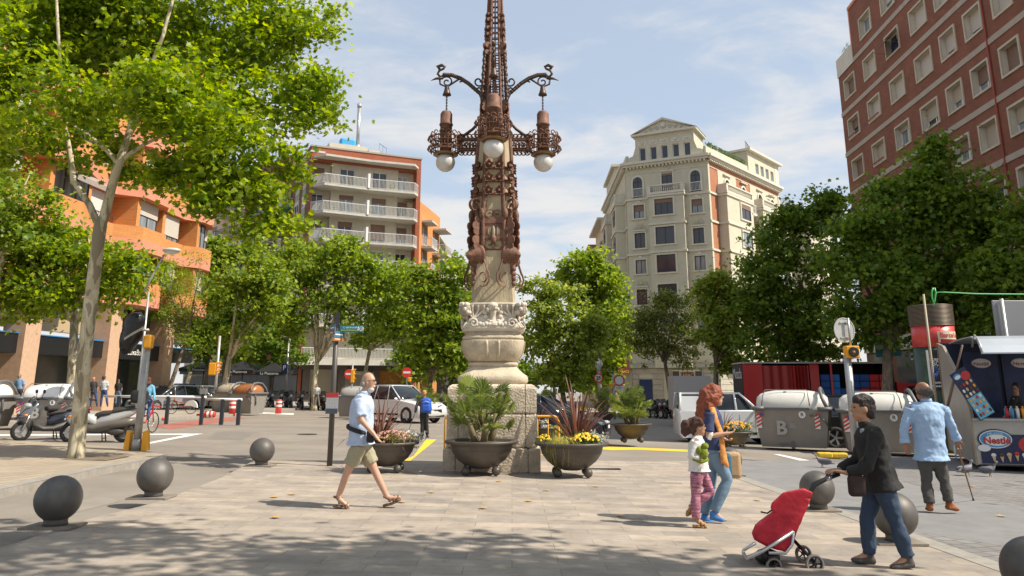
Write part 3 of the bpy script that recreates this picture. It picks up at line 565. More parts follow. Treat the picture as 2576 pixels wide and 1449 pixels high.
# ------------------------------------------------------------------ cream corner building with pediment
def cream_block():
 r = ray(1574, 423); k = 82 / r[1]; A = Fac(r[0] * k, 82, 117)
 cq = lambda x, y: (1449 + x * .3286, 281.7 + y * .3286)
 t = thing('corner_apartment_building', 'cream corner apartment building with sculpted pediment, arched windows and orange brick strips', 'building', A.pt(0, gz(r[0] * k, 82)))
 S = 8.67; base = -1.6; zc = 24.15; st = mat('pale stucco trim', (.60, .57, .47), .75, nz=(3, .08)); oc = brickmat('orange brick strip', (.44, .19, .10), (.38, .16, .085), (.36, .19, .12), w=.25, h=.07, noise=.1)
 fl = [20.5, 17.55, 14.68, 11.7, 8.8, 5.9]
 e = A.pt(S, 0); Rr = Fac(e.x, e.y, 39.9); Lf = Fac(A.o[0], A.o[1], 1.)
 def arch_open(fc, a, b, z0, z1, off, dark=True, rail=True):
  """arched french window with surround"""
  m = MB(); c = (a + b) / 2; w2 = (b - a) / 2; pts = [fc.pt(a, z0, off)] + [fc.pt(c - w2 * math.cos(PI * i / 12), z1 - w2 + w2 * math.sin(PI * i / 12), off) for i in range(13)] + [fc.pt(b, z0, off)]
  w_ = .2; pa = [fc.pt(a - w_, z0, off)] + [fc.pt(c - (w2 + w_) * math.cos(PI * i / 12), z1 - w2 + (w2 + w_) * math.sin(PI * i / 12), off) for i in range(13)] + [fc.pt(b + w_, z0, off)]
  nn_ = Vector(fc.n) * .09
  for i in range(len(pts) - 1): m.add([pts[i] + nn_, pts[i + 1] + nn_, pa[i + 1] + nn_, pa[i] + nn_, pts[i], pts[i + 1], pa[i + 1], pa[i]], [(0, 1, 2, 3), (2, 6, 7, 3), (0, 4, 5, 1)])
  o = m.build('arched_window', st, t); g = MB(); gp = [p + Vector(fc.n) * .012 for p in pts]; g.add(gp, [tuple(range(len(gp)))]); subpart(g, 'pane', GLASS, o)
  f = MB(); fbox(f, fc, c - .04, c + .04, z0, z1 - .05, off + .013, off + .05); fbox(f, fc, a, b, z1 - w2 - .04, z1 - w2 + .04, off + .013, off + .055); fbox(f, fc, a, a + .07, z0, z1 - w2, off + .013, off + .05); fbox(f, fc, b - .07, b, z0, z1 - w2, off + .013, off + .05); subpart(f, 'frame', DARKM, o)
  if rail: rr = railing(None, [fc.pt(a - .05, z0, off + .22), fc.pt(b + .05, z0, off + .22)], .95, WHITE, .13); subpart(rr, 'railing', WHITE, o)
 def shell(fc, c, z, off, r_=.62):
  m = MB()
  for i in range(9):
   a = PI * (i + .5) / 9; a0 = a - PI / 18 * .8; a1 = a + PI / 18 * .8
   m.add([fc.pt(c, z, off + .03), fc.pt(c - r_ * math.cos(a0), z + r_ * math.sin(a0), off + .06), fc.pt(c - r_ * .96 * math.cos(a), z + r_ * .96 * math.sin(a), off + .17), fc.pt(c - r_ * math.cos(a1), z + r_ * math.sin(a1), off + .06)], [(0, 1, 2), (0, 2, 3)])
  fbox(m, fc, c - r_ - .12, c + r_ + .12, z - .14, z, off, off + .16); m.build('shell_ornament', st, t)
 def garland(fc, c, z, off, w_=.35):
  m = MB(); m.tube([fc.pt(c + w_ * u, z - .16 * (1 - u * u), off + .05) for u in np.linspace(-1, 1, 9)], [.03, .05, .06, .08, .09, .08, .06, .05, .03], 6); fbox(m, fc, c - w_ - .12, c + w_ + .12, z + .12, z + .17, off, off + .05); fbox(m, fc, c - w_ - .12, c + w_ + .12, z - .38, z - .33, off, off + .05); m.build('garland_relief', st, t)
 def body(fc, s1, d=9., mi0=RENDER, ex=()):
  pass
 ops = []
 bay = (2.6, 6.25); bo = .75
 for i, z in enumerate(fl[:5]):
  for a, b in ((.72, 1.86), (6.86, 7.97)):
   zz = (z - 2.0 + .0, z - .55) if i % 2 == 0 else (z - 2.2, z - .6)
   ops.append((a, b, zz[0], zz[1]))
 m = MB(); wallgrid(m, A, 0, S, base, zc, ops, 0, .22); fbox(m, A, .5, S - .5, zc - 3, zc - .1, -8, -.5)
 wb = [(z - 2.0, z - .3) if i == 0 else (z - 2.1, z - .3) for i, z in enumerate(fl[:5])]
 wallgrid(m, A, bay[0], bay[1], 3.2, 20.9, [(3.2, 5.15, a, b) for a, b in wb], bo, .2)
 for s_ in bay: m.quad(A.pt(s_, 3.2, 0), A.pt(s_, 3.2, bo), A.pt(s_, 20.9, bo), A.pt(s_, 20.9, 0))
 m.quad(A.pt(bay[0], 3.2, 0), A.pt(bay[0], 3.2, bo), A.pt(bay[1], 3.2, bo), A.pt(bay[1], 3.2, 0)); m.quad(A.pt(bay[0], 20.9, 0), A.pt(bay[0], 20.9, bo), A.pt(bay[1], 20.9, bo), A.pt(bay[1], 20.9, 0))
 m.build('front_wall', RENDER, t)
 for i, z in enumerate(fl[:5]):
  a, b = wb[i]; window(t, A, 3.2, 5.15, a, b, bo - .18, DARKM, .25 if i == 0 else None, SHUTB, 3 if i == 0 else 2, GLASS)
  s = MB(); 
  for q in ((3.02, 5.33, b, b + .16), (3.02, 3.2, a, b), (5.15, 5.33, a, b)): fbox(s, A, *q, bo, bo + .06)
  fbox(s, A, 2.95, 5.4, a - .14, a, bo, bo + .16); s.build('window_surround', st, t)
  for c0, c1 in ((.72, 1.86), (6.86, 7.97)):
   q = [o_ for o_ in ops if abs(o_[0] - c0) < .01][i]
   window(t, A, c0, c1, q[2], q[3], -.2, DARKM, .45 if i == 0 else None, SHUTB, 2, GLASS if i % 2 else GLASS2)
   s = MB()
   for p in ((c0 - .16, c1 + .16, q[3], q[3] + .14), (c0 - .16, c0, q[2], q[3]), (c1, c1 + .16, q[2], q[3])): fbox(s, A, *p, 0, .06)
   fbox(s, A, c0 - .25, c1 + .25, q[2] - .14, q[2], 0, .16)
   if i % 2 == 0: fbox(s, A, (c0 + c1) / 2 - .17, (c0 + c1) / 2 + .17, q[3] + .14, q[3] + .42, 0, .1); fbox(s, A, (c0 + c1) / 2 - .42, (c0 + c1) / 2 + .42, q[3] + .14, q[3] + .25, 0, .08)
   s.build('window_surround', st, t)
   if i % 2 == 1: shell(A, (c0 + c1) / 2, q[3] + .32, 0)
 arch_open(A, .75, 1.78, 20.75, 22.95, 0); arch_open(A, 6.9, 7.9, 20.75, 22.95, 0)
 window(t, A, 3.9, 4.98, 20.95, 23.0, .02, DARKM, .12, SHUTB, 2, GLASS); garland(A, 4.44, 23.6, 0)
 s = MB(); fbox(s, A, 3.7, 3.88, 20.9, 23.2, 0, .06); fbox(s, A, 5.0, 5.18, 20.9, 23.2, 0, .06); fbox(s, A, 3.7, 5.18, 23.2, 23.35, 0, .12); s.build('window_surround', st, t)
 def course(fc, s0, s1, z, h=.2, pr=.14, bays=()):
  m = MB(); cur = s0
  for a, b, o_ in sorted(bays): fbox(m, fc, cur, a, z, z + h, 0, pr); fbox(m, fc, a - pr, b + pr, z, z + h, .0, o_ + pr); cur = b
  fbox(m, fc, cur, s1, z, z + h, 0, pr); m.build('string_course', st, t)
 for z in (20.45, 17.5, 14.6, 8.7): course(A, -.05 if z != 17.5 else 2.4, S + .05 if z != 17.5 else 6.4, z, bays=[(bay[0], bay[1], bo)])
 def balustrade(fc, s0, s1, z, off, h=.95):
  m = MB(); fbox(m, fc, s0 - .12, s1 + .12, z - .05, z + .2, 0, off + .12); fbox(m, fc, s0 - .1, s1 + .1, z + h - .14, z + h, off - .12, off + .12)
  for x in (s0, s1): fbox(m, fc, x - .15 if x == s0 else x - .25, x + .25 if x == s0 else x + .15, z + .2, z + h - .14, off - .1, off + .1); fbox(m, fc, x - .06, x + .06, z + .2, z + h, 0, off)
  n = int((s1 - s0 - 1.) / .2)
  for i in range(n): x = s0 + .5 + (s1 - s0 - 1.) * (i + .5) / n; p = fc.pt(x, z + .2, off); m.lathe([(.05, 0), (.03, .1), (.07, .25), (.03, .45), (.05, h - .34)], tuple(p), 6, caps=False)
  m.build('balustrade', st, t)
 balustrade(A, bay[0], bay[1], 20.75, bo)
 for fc, L_ in ((A, S), (Rr, 18.6), (Lf, 22)):
  m = MB(); fbox(m, fc, -.3, L_ + .3, zc + .12, zc + .38, -.4, .62); fbox(m, fc, -.2, L_ + .2, zc - .12, zc + .12, -.3, .42); fbox(m, fc, -.05, L_ + .05, zc - .85, zc - .78, 0, .06)
  n = int(L_ / .38)
  for i in range(n): x = L_ * (i + .5) / n; fbox(m, fc, x - .09, x + .09, zc - .32, zc - .12, 0, .36)
  m.build('cornice', st, t)
 a0, a1 = 1.15, 7.45; zb = zc + .38; zw = 27.4; m = MB(); ops2 = [(a0 + .42 + i * 1.2, a0 + 1.1 + i * 1.2, zb + .15, zb + 1.55) for i in range(5)]
 wallgrid(m, A, a0, a1, zb - .1, zw, ops2, .0, .25)
 for s_ in (a0, a1): m.quad(A.pt(s_, zb - .1, 0), A.pt(s_, zb - .1, -4), A.pt(s_, zw, -4), A.pt(s_, zw, 0))
 for sg, x in ((-1, a0), (1, a1)): m.add([A.pt(x, zb, 0), A.pt(x + sg * 1., zb, 0), A.pt(x + sg * .85, zb + .6, 0), A.pt(x + sg * .3, zb + .8, 0), A.pt(x, zb + 1.7, 0)], [(0, 1, 2, 3, 4)]); m.add([A.pt(x, zb, -.3), A.pt(x + sg * 1., zb, -.3), A.pt(x + sg * .85, zb + .6, -.3), A.pt(x + sg * .3, zb + .8, -.3), A.pt(x, zb + 1.7, -.3)], [(0, 1, 2, 3, 4)]); m.add([A.pt(x + sg * .85, zb + .6, 0), A.pt(x + sg * .85, zb + .6, -.3), A.pt(x + sg * .3, zb + .8, -.3), A.pt(x + sg * .3, zb + .8, 0), A.pt(x, zb + 1.7, 0), A.pt(x, zb + 1.7, -.3)], [(0, 1, 2, 3), (3, 2, 5, 4)])
 m.build('attic_wall', RENDER, t)
 for o_ in ops2: window(t, A, *o_, -.22, WHITE, None, None, 1, GLASS)
 m = MB()
 for i, o_ in enumerate(ops2 ): c = (o_[0] + o_[1]) / 2; fbox(m, A, c - .45, c + .45, zb + 1.75, zb + 2.35, 0, .03)
 m.build('relief_panel', st, t)
 for o_ in ops2: garland(A, (o_[0] + o_[1]) / 2, zb + 2.2, .02, .28)
 m = MB(); fbox(m, A, a0 - .35, a1 + .35, zw, zw + .2, -4.2, .35); ap = (a0 + a1) / 2; zt = 29.1
 for sg in (-1, 1):
  p0 = A.pt(ap + sg * 3.55, zw + .2, .35); p1 = A.pt(ap, zt, .35); dn = Vector((0, 0, -.24)); bk = Vector(A.n) * -.5
  m.add([p0, p1, p1 + dn, p0 + dn * .1, p0 + bk * 9, p1 + bk * 9, p1 + dn + bk, p0 + dn * .1 + bk], [(0, 1, 2, 3), (0, 4, 5, 1), (3, 2, 6, 7)])
 m.add([A.pt(a0 - .1, zw + .2, .05), A.pt(a1 + .1, zw + .2, .05), A.pt(ap, zt - .2, .05)], [(0, 1, 2)]); m.build('pediment', st, t)
 m = MB(); rnd = random.Random(2)
 m.ball((0, 0, 0), (.32, .32, .32), 10, 8, 0, Matrix.Translation(A.pt(ap, zw + .85, .06)))
 for sg in (-1, 1):
  for j in range(3):
   cx = ap + sg * (.7 + j * .6); rr = .26 - j * .06; m.tube([A.pt(cx + sg * rr * (1 - .07 * i) * math.cos(i * .7), zw + .65 - j * .1 + rr * (1 - .07 * i) * math.sin(i * .7), .1) for i in range(12)], .05, 5)
 m.build('pediment_relief', st, t)
 m = MB(); wallgrid(m, Rr, 0, 18.6, base, zc, [], 0, .2); m.build('side_wall', oc, t)
 m = MB(); ST = [(2.0, 8.4, 1.), (11.1, 18.2, 1.)]
 fbox(m, Rr, 2.2, 6.6, 20.6, zc - .8, 0, .05); fbox(m, Rr, 10.2, 18.1, 20.6, zc - .8, 0, .05); fbox(m, Rr, 0, .35, base, zc - .1, 0, .05); fbox(m, Rr, 18.3, 18.62, base, zc - .1, 0, .05)
 for a, b, o_ in ST: fbox(m, Rr, a, b, 3.3, 20.8, 0, o_)
 m.build('rendered_bay', RENDER, t)
 for a, b, o_ in ST: balustrade(Rr, a, b, 20.75, o_)
 for z in (20.45, 17.5, 14.6, 8.7): course(Rr, 0, 18.6, z, bays=ST)
 for i, z in enumerate(fl[:5]):
  for c0, c1, o_ in ((5.2, 7.5, 1.), (2.6, 4.4, 1.), (12.2, 14.2, 1.), (15.4, 17.4, 1.), (9.0, 10.3, 0.)):
   if c0 == 2.6: continue
   window(t, Rr, c0, c1, z - 2.0, z - .4, o_ + .01, DARKM, .3 if i % 2 == 0 else None, SHUTB, 2, GLASS2 if i % 2 else GLASS)
   s = MB(); 
   for q in ((c0 - .18, c1 + .18, z - .4, z - .24), (c0 - .18, c0, z - 2, z - .4), (c1, c1 + .18, z - 2, z - .4), (c0 - .25, c1 + .25, z - 2.15, z - 2.0)): fbox(s, Rr, *q, o_, o_ + .12)
   s.build('window_surround', st, t)
 for a in (3.7, 7.9, 12.2, 15.7): arch_open(Rr, a, a + 1.1, 20.7, 22.6, .06 if a != 7.9 else .02, rail=(a == 7.9)); s = MB(); fbox(s, Rr, a - .3, a + 1.4, 23.0, 23.12, .05, .25); s.build('window_hood', st, t)
 m = MB(); fbox(m, Rr, 7.6, 9.6, 19.4, 19.6, 0, 1.); m.build('balcony_slab', st, t); railing(t, [Rr.pt(7.7, 19.6, .0), Rr.pt(7.7, 19.6, .95), Rr.pt(9.5, 19.6, .95), Rr.pt(9.5, 19.6, 0)], 1., WHITE, .14)
 m = MB(); fbox(m, Rr, 0, 10.2, zb, zb + .9, -.35, -.05); fbox(m, Lf, 0, 9, zb, zb + .9, -.35, -.05); m.build('roof_parapet', RENDER, t)
 m = MB(); ops3 = [(12.3 + i * 1.45, 13.2 + i * 1.45, zb + .5, zb + 1.7) for i in range(4)]; wallgrid(m, Rr, 10.35, 19.2, zb - .1, 27.3, ops3, .0, .2); m.quad(Rr.pt(10.35, zb - .1), Rr.pt(10.35, zb - .1, -5), Rr.pt(10.35, 27.3, -5), Rr.pt(10.35, 27.3)); m.quad(Rr.pt(19.2, zb - .1), Rr.pt(19.2, zb - .1, -5), Rr.pt(19.2, 27.3, -5), Rr.pt(19.2, 27.3)); m.build('attic_wall', RENDER, t)
 for o_ in ops3: window(t, Rr, *o_, -.18, WHITE, None, None, 1, GLASS2)
 m = MB(); fbox(m, Rr, 10.1, 19.5, 27.3, 27.55, -5.2, .45); fbox(m, Rr, 18.0, 18.9, 24.5, 27.3, 0, .03, 0); m.build('attic_cornice', st, t); railing(t, [Rr.pt(10.4, 27.55, -.2), Rr.pt(17.5, 27.55, -1.8)], .9, DARKM, .35, 'roof_railing')
 m = MB(); rnd = random.Random(4)
 for i in range(420): c = Rr.pt(rnd.uniform(.5, 9.6), zb + .95 + rnd.random() * .4, -.2 + rnd.uniform(-.2, .2)); m.add([c, c + Vector((.18, .03, .06)), c + Vector((.05, .1, .2))], [(0, 1, 2)])
 m.build('terrace_plants', leafmat('terrace leaf', (.04, .08, .02), (.10, .16, .03)), t)
 m = MB(); wallgrid(m, Lf, 0, 22, base, zc, [], 0, .2); wallgrid(m, Lf, .3, 22, base, 24.0, [], .03, .2); m.build('left_wall', RENDER, t)
 for a, b in ((1.8, 6.0), (12, 17)): m = MB(); fbox(m, Lf, a, b, 3.3, 20.8, 0, 1.); m.build('rendered_bay', RENDER, t); balustrade(Lf, a, b, 20.75, 1.)
 for z in fl[:5]:
  for c0 in (2.8, 7.2, 9.6, 13.5): window(t, Lf, c0, c0 + 1.6, z - 2.0, z - .4, 1.01 if c0 in (2.8, 13.5) else .04, DARKM, .4, SHUTB, 2, GLASS)
 for z in (20.45, 17.5, 14.6, 8.7): course(Lf, 0, 22, z, bays=[(1.8, 6.0, 1.), (12, 17, 1.)])
 m = MB(); fbox(m, Lf, 10, 20, zb, 27, -5, .0); fbox(m, Lf, 9.7, 20.3, 27, 27.3, -5, .4); m.build('attic_wall', RENDER, t)
 rust = mat('rusticated stone', (.40, .37, .30), .85, nz=(2.2, .12)); m = MB(); z0g = base; z1g = 3.2
 for i in range(9):
  z = z0g + i * .53; 
  for a, b in ((0, .6), (2.1, 3.1), (3.6, 4.0), (7.2, S)) if i < 8 else ((0, S),): fbox(m, A, a, b, z + .02, min(z + .51, z1g), 0, .1)
  fbox(m, Rr, 0, 5, z + .02, min(z + .51, z1g), 0.0, .1); fbox(m, Rr, 8, 18.6, z + .02, min(z + .51, z1g), 0, .1)
 fbox(m, A, -.1, S + .1, z1g, z1g + .35, 0, .3); fbox(m, Rr, -.1, 18.7, z1g, z1g + .35, 0, .3); fbox(m, Lf, -.1, 22, z1g, z1g + .35, 0, .3); m.build('rusticated_base', rust, t)
 m = MB(); fbox(m, A, .7, 2.0, -.2, 2.1, .02, .12); m.build('arched_door', mat('navy panel', (.015, .03, .10), .4), t)
 m = MB(); fbox(m, A, 4.1, 7.1, -1.5, 1.6, .0, .04); m.build('shop_opening', mat('dim interior', (.05, .042, .035), .7), t)
 m = MB(); fbox(m, A, 4.1, 7.1, 1.9, 3.0, .05, .2); m.build('shop_panel', st, t)
 m = MB(); fbox(m, A, 4.15, 4.8, 2.1, 2.85, .2, .24); fbox(m, A, 6.4, 7.05, 2.1, 2.85, .2, .24); m.build('air_vent', mat('dark vent', (.06, .06, .055), .6), t)
 m = MB(); fbox(m, A, 4.95, 6.25, 2.2, 2.75, .2, .26); fbox(m, A, 4.0, 7.2, 1.15, 1.75, .2, .32); m.build('sign_board', mat('oxblood sign board', (.10, .025, .015), .5), t)
 gm = mat('gold lettering', (.62, .42, .20), .6); text('shop_lettering', 'TABACS', .42, frame(A.pt(5.65, 2.48, .265), A.d), gm, t); text('shop_lettering', 'TABACS  CAVA DE CIGARS', .34, frame(A.pt(5.6, 1.45, .325), A.d), gm, t)
cream_block()
def corner_sign():
 p = P(1566, 923, 72); t = thing('tobacco_sign', 'square dark red projecting sign with yellow leaf mark at the corner of the cream building', 'sign', p)
 Mx = frame(p, (1, .3, 0)); m = MB(); m.box(-.62, .62, -.62, .62, -.1, .1, 0, Mx); m.box(-.05, .3, .2, 1.6, -1.2, -.1, 0, Mx); m.build('panel', mat('oxblood sign board', (.10, .025, .015), .5), t)
 m = MB(); m.prism([(-.3, 0), (0, .35), (.32, .3), (.25, -.05), (.05, -.2), (.2, .15), (-.1, .1), (-.15, -.2)], -.13, -.1, 0, Mx @ Matrix.Rotation(PI / 2, 4, 'X')); m.build('leaf_mark', mat('sign yellow', (.85, .45, .05), .5), t); text('lettering', 'TABACS', .3, frame(p + Vector((0, 0, -.42)) + Mx.col[2].to_3d() * .11, (1, .3, 0)), MT['sign yellow'], t)
corner_sign()
def far_houses():
 cols = [('pinkish cream house with dark railed balconies directly behind the cream corner building', (.56, .44, .31)), ('pale yellow house with tiled eaves behind the cream corner building, farther down the avenue', (.60, .47, .30)), ('small tan house with tiled roof at the far end of the avenue on the right', (.52, .40, .28))]
 Lf = Fac(ray(1574, 423)[0] * 82 / ray(1574, 423)[1], 82, 1.); rt = mat('terracotta tiles', (.36, .16, .09), .8, nz=(4, .3))
 y = 22; 
 for i, (lb, c) in enumerate(cols):
  L_ = (13, 14, 16)[i]; zt = (23.0, 21.6, 20.0)[i]; q = Lf.pt(y, 0); N = Fac(q.x, q.y, 1.)
  t = thing('avenue_house', lb, 'building', (q.x, q.y, gz(q.x, q.y))); m = MB(); fbox(m, N, 0, L_, -2, zt, -9, .25 * (1 + i)); m.build('wall', mat('house render %d' % i, c, .85, nz=(1, .1)), t)
  m = MB(); fbox(m, N, -.4, L_ + .4, zt, zt + .3, -9.4, 1.2 + .25 * i); m.build('roof', rt if i else CREAM, t)
  for z in np.arange(3.5, zt - 3, 3.0):
   m = MB(); fbox(m, N, 3, 8, z, z + .2, 0, 1.4); m.build('balcony_slab', CONC, t); railing(t, [N.pt(3, z + .2, 1.3), N.pt(8, z + .2, 1.3)], 1., DARKM, .3)
   window(t, N, 1, 2.2, z + .6, z + 2.2, .3 + .25 * i, DARKM, .3, SHUTB); window(t, N, 4, 6, z + .3, z + 2.4, .3 + .25 * i, DARKM, .3, SHUTB)
  y += L_
 p = P(1985, 560, 108); N = Fac(P(1962, 500, 104).x, 104, 40)
 t = thing('grey_roofed_block', 'distant white block with metal rails between the cream corner building and the dark trees', 'building', (p.x, p.y, gz(p.x, p.y))); m = MB(); zt = N.sz(1965, 520)[1]; fbox(m, N, 0, 9, -2, zt, -8, 0); fbox(m, N, 3, 12, -2, zt - 2.6, -2, 2.5); m.build('wall', RENDW, t)
 m = MB(); fbox(m, N, -.1, 9.2, zt, zt + .3, -8, .3); m.build('roof_edge', mat('slate grey', (.10, .11, .12), .6), t); window(t, N, .5, 2.5, zt - 2.2, zt - .5, .02, DARKM); railing(t, [N.pt(0, zt + .3, .1), N.pt(9, zt + .3, .1)], .9, GREYM, .3); railing(t, [N.pt(3, zt - 2.6, 2.5), N.pt(12, zt - 2.6, 2.5)], .9, GREYM, .3)
far_houses()
def avenue_left():
 y0 = 96.; x0 = P(1088, 600, y0).x; N = Fac(x0, y0, 2.); zt = N.sz(1090, 585)[1]
 t = thing('avenue_house', 'shaded house row with dark shopfronts down the left side of the avenue, behind the trees', 'building', (x0, y0, gz(x0, y0)))
 m = MB(); fbox(m, N, 0, 60, -2, zt, -10, 0); m.build('wall', RENDW, t); m = MB(); fbox(m, N, 0, 60, -1, 3.4, 0, .05); m.build('shopfront', MT['dim interior'], t)
 m = MB(); fbox(m, N, -.3, 60, zt, zt + .3, -10, .5); m.build('roof', CONC, t)
 for z in np.arange(4.5, zt - 3, 3.):
  for s_ in (1, 6, 12, 20, 30): m = MB(); fbox(m, N, s_, s_ + 3, z, z + .2, 0, 1.2); m.build('balcony_slab', CONC, t); window(t, N, s_ + .5, s_ + 2.4, z + .25, z + 2.3, .02, DARKM, .4, SHUTB)
avenue_left()
# ------------------------------------------------------------------ orange block with the bank at street level
def orange_block():
 x0 = -24.6 + .061 * 53; O = Fac(x0, 53., 183.5)          # s runs from the far corner towards the camera
 t = thing('orange_brick_block', 'sunlit orange brick apartment block with zigzag salmon balconies above a bank on the left', 'building', O.pt(0, gz(x0, 53)))
 zA = O.sz(114, 541)[1]; zB = O.sz(194, 427)[1]; dz = 3.0; lv = [zA + dz * i for i in range(-1, 5)]; top = zA + dz * 4.4
 m = MB(); fbox(m, O, -.3, 30, 6.2, top, -8, -.6); m.build('brick_wall', BRICKO, t)
 aw = mat('grey striped awning', (.30, .25, .22), .8, nz=(3, .2), stretch=(8, 8, .3))
 for i, z in enumerate(lv):
  prof = [(-.4, .9), (.8, 1.5), (2.2, 1.5), (3.2, .7), (5.6, .7), (6.6, 1.3), (9.2, 1.3), (10.2, .1), (13.2, .1), (13.4, .9), (15.2, 1.5), (17.0, 1.5), (18, .8), (21, .8), (21.5, 1.3), (24, 1.3), (30, 1.3)]
  m = MB(); m2 = MB()
  for (a, oa), (b, ob) in zip(prof[:-1], prof[1:]):
   for mb_, z0, z1 in ((m, z - .62, z - .0), (m2, z, z + .72)):
    v = [O.pt(a, z0, oa), O.pt(b, z0, ob), O.pt(b, z1, ob), O.pt(a, z1, oa), O.pt(a, z0, -.6), O.pt(b, z0, -.6), O.pt(b, z1, -.6), O.pt(a, z1, -.6)]
    mb_.add(v, [(0, 1, 2, 3), (0, 4, 5, 1), (3, 2, 6, 7)], 0, None, [[(a, z0), (b, z0), (b, z1), (a, z1)], [(0, 0), (0, 1), (1, 1), (1, 0)], [(0, 0), (1, 0), (1, 1), (0, 1)]])
  m.build('salmon_band', SALMON, t); m2.build('brick_parapet', BRICKO, t)
  for j, (a, b, o_) in enumerate(((-.2, .9, .9), (3.4, 5.4, .65), (1.0, 2.1, 1.3), (6.8, 9.0, 1.), (10.6, 12.2, .0), (13.8, 16.8, 1.0), (18.4, 20.6, .6), (22, 24, 1.))):
   if i == len(lv) - 1: continue
   za, zb = z + .74, z + dz - .66
   m = MB(); fbox(m, O, b, b + .35, za - .1, zb + .1, -.6, o_ - .1); m.build('brick_pier', BRICKO, t)
   if j in (1, 5) and i in (1, 2, 3):
    window(t, O, a, b, za, zb, o_ - .3, DARKM, .8 if j == 1 else None, SHUT, 3, GLASS2)
    if j == 5: m = MB(); v = [O.pt(a, zb, o_), O.pt(b, zb, o_), O.pt(b, zb - .6, o_ + 1.), O.pt(a, zb - .6, o_ + 1.)]; m.add(v, [(0, 1, 2, 3)]); m.add([p - Vector((0, 0, .03)) for p in v], [(3, 2, 1, 0)]); m.add([v[3], v[2], v[2] - Vector((0, 0, .25)), v[3] - Vector((0, 0, .25))], [(0, 1, 2, 3)]); m.build('awning', aw, t)
   elif j == 4: window(t, O, a, b, za - .3, zb, .0 - .4, WHITE, .75, mat('white roller shutter', (.66, .64, .60), .6), 2, GLASS2)
   else: window(t, O, a, b, za, zb, o_ - .3, DARKM, (.0, .5, .8)[(i + j) % 3] or None, SHUT, 2, GLASS2)
  railing(t, [O.pt(10.4, z + .72, .15), O.pt(13.2, z + .72, .15)], .35, DARKM, .4)
 m = MB(); fbox(m, O, 10.0, 13.6, 6.2, top, -.6, -.45); m.build('brick_strip', BRICKO, t)
 m = MB(); fbox(m, O, -.5, 30, top, top + .3, -8, .5); m.build('coping', SALMON, t)
 m = MB(); m.add([O.pt(14, lv[3] + .5, 1.6), O.pt(15.4, lv[3] + .5, 1.6), O.pt(15.3, lv[3] - .4, 1.65), O.pt(14.1, lv[3] - .5, 1.65)], [(0, 1, 2, 3)], 0); m.build('flag', mat('yellow flag', (.80, .45, .03), .7), t)
 zs = O.sz(0, 835.5)[1]; bank = mat('black fascia', (.012, .012, .014), .4); pil = mat('pink stone pillar', (.50, .33, .22), .8, nz=(5, .12)); gw = mat('grey tinted glass', (.07, .085, .08), .15, spec=.9, nz=(.5, .3))
 m = MB(); fbox(m, O, -.3, 30, 4.1, 6.3, -.8, -.5); fbox(m, O, -.3, 30, -1, 3.0, -1.6, -1.3); m.build('glazing', gw, t)
 m = MB(); 
 for k in range(28): s_ = .2 + k * 1.05; fbox(m, O, s_, s_ + .08, 4.1, 6.25, -.5, -.42)
 m.build('mullions', DARKM, t)
 m = MB(); fbox(m, O, -.3, 30, 4.1, 4.75, -.42, -.38); m.build('spandrel', mat('tan spandrel', (.42, .31, .18), .8), t)
 m = MB(); fbox(m, O, -.4, 30, zs - .85, zs, -1.3, .25); m.build('fascia', bank, t)
 m = MB(); fbox(m, O, -.4, 30, zs, zs + .05, -.5, .3); m.build('fascia_trim', mat('blue trim', (.03, .18, .42), .4), t)
 for u in (72, 282, 420): s_ = O.sz(u, 900, .5)[0]; m = MB(); fbox(m, O, s_ - .55, s_ + .55, -1, 6.3, -.5, .55); m.build('pillar', pil, t)
 s_ = O.sz(15, 900, -1.2)[0]; m = MB(); fbox(m, O, s_ - 1.4, s_ + .8, 1.0, 2.6, -1.2, -1.15); m.build('poster', mat('bluish poster', (.45, .55, .62), .5), t); text('lettering', 'now', .75, frame(O.pt(s_ - .2, 2.25, -1.13), -O.d), mat('cyan lettering', (.03, .38, .70), .5), t)
 text('bank_lettering', 'CaixaBank', .46, frame(O.pt(O.sz(342, 896, .3)[0], zs - .45, .27), -O.d), mat('sign white', (.80, .80, .78), .5), t)
 c = O.pt(O.sz(317, 890, .3)[0], zs - .42, .27); m = MB(); Mx = frame(c, -O.d); m.prism([(-.18, -.2), (0, .2), (.06, .05), (.2, -.15), (.03, -.05)], 0, .03, 0, Mx @ Matrix.Rotation(PI / 2, 4, 'X')); m.build('bank_mark', mat('cobalt mark', (.02, .25, .60), .4), t); m = MB(); m.ball((.02, .27, 0), .06, 8, 6, 0, Mx); m.build('mark_dot', mat('red dot', (.6, .04, .03), .5), t)
orange_block()
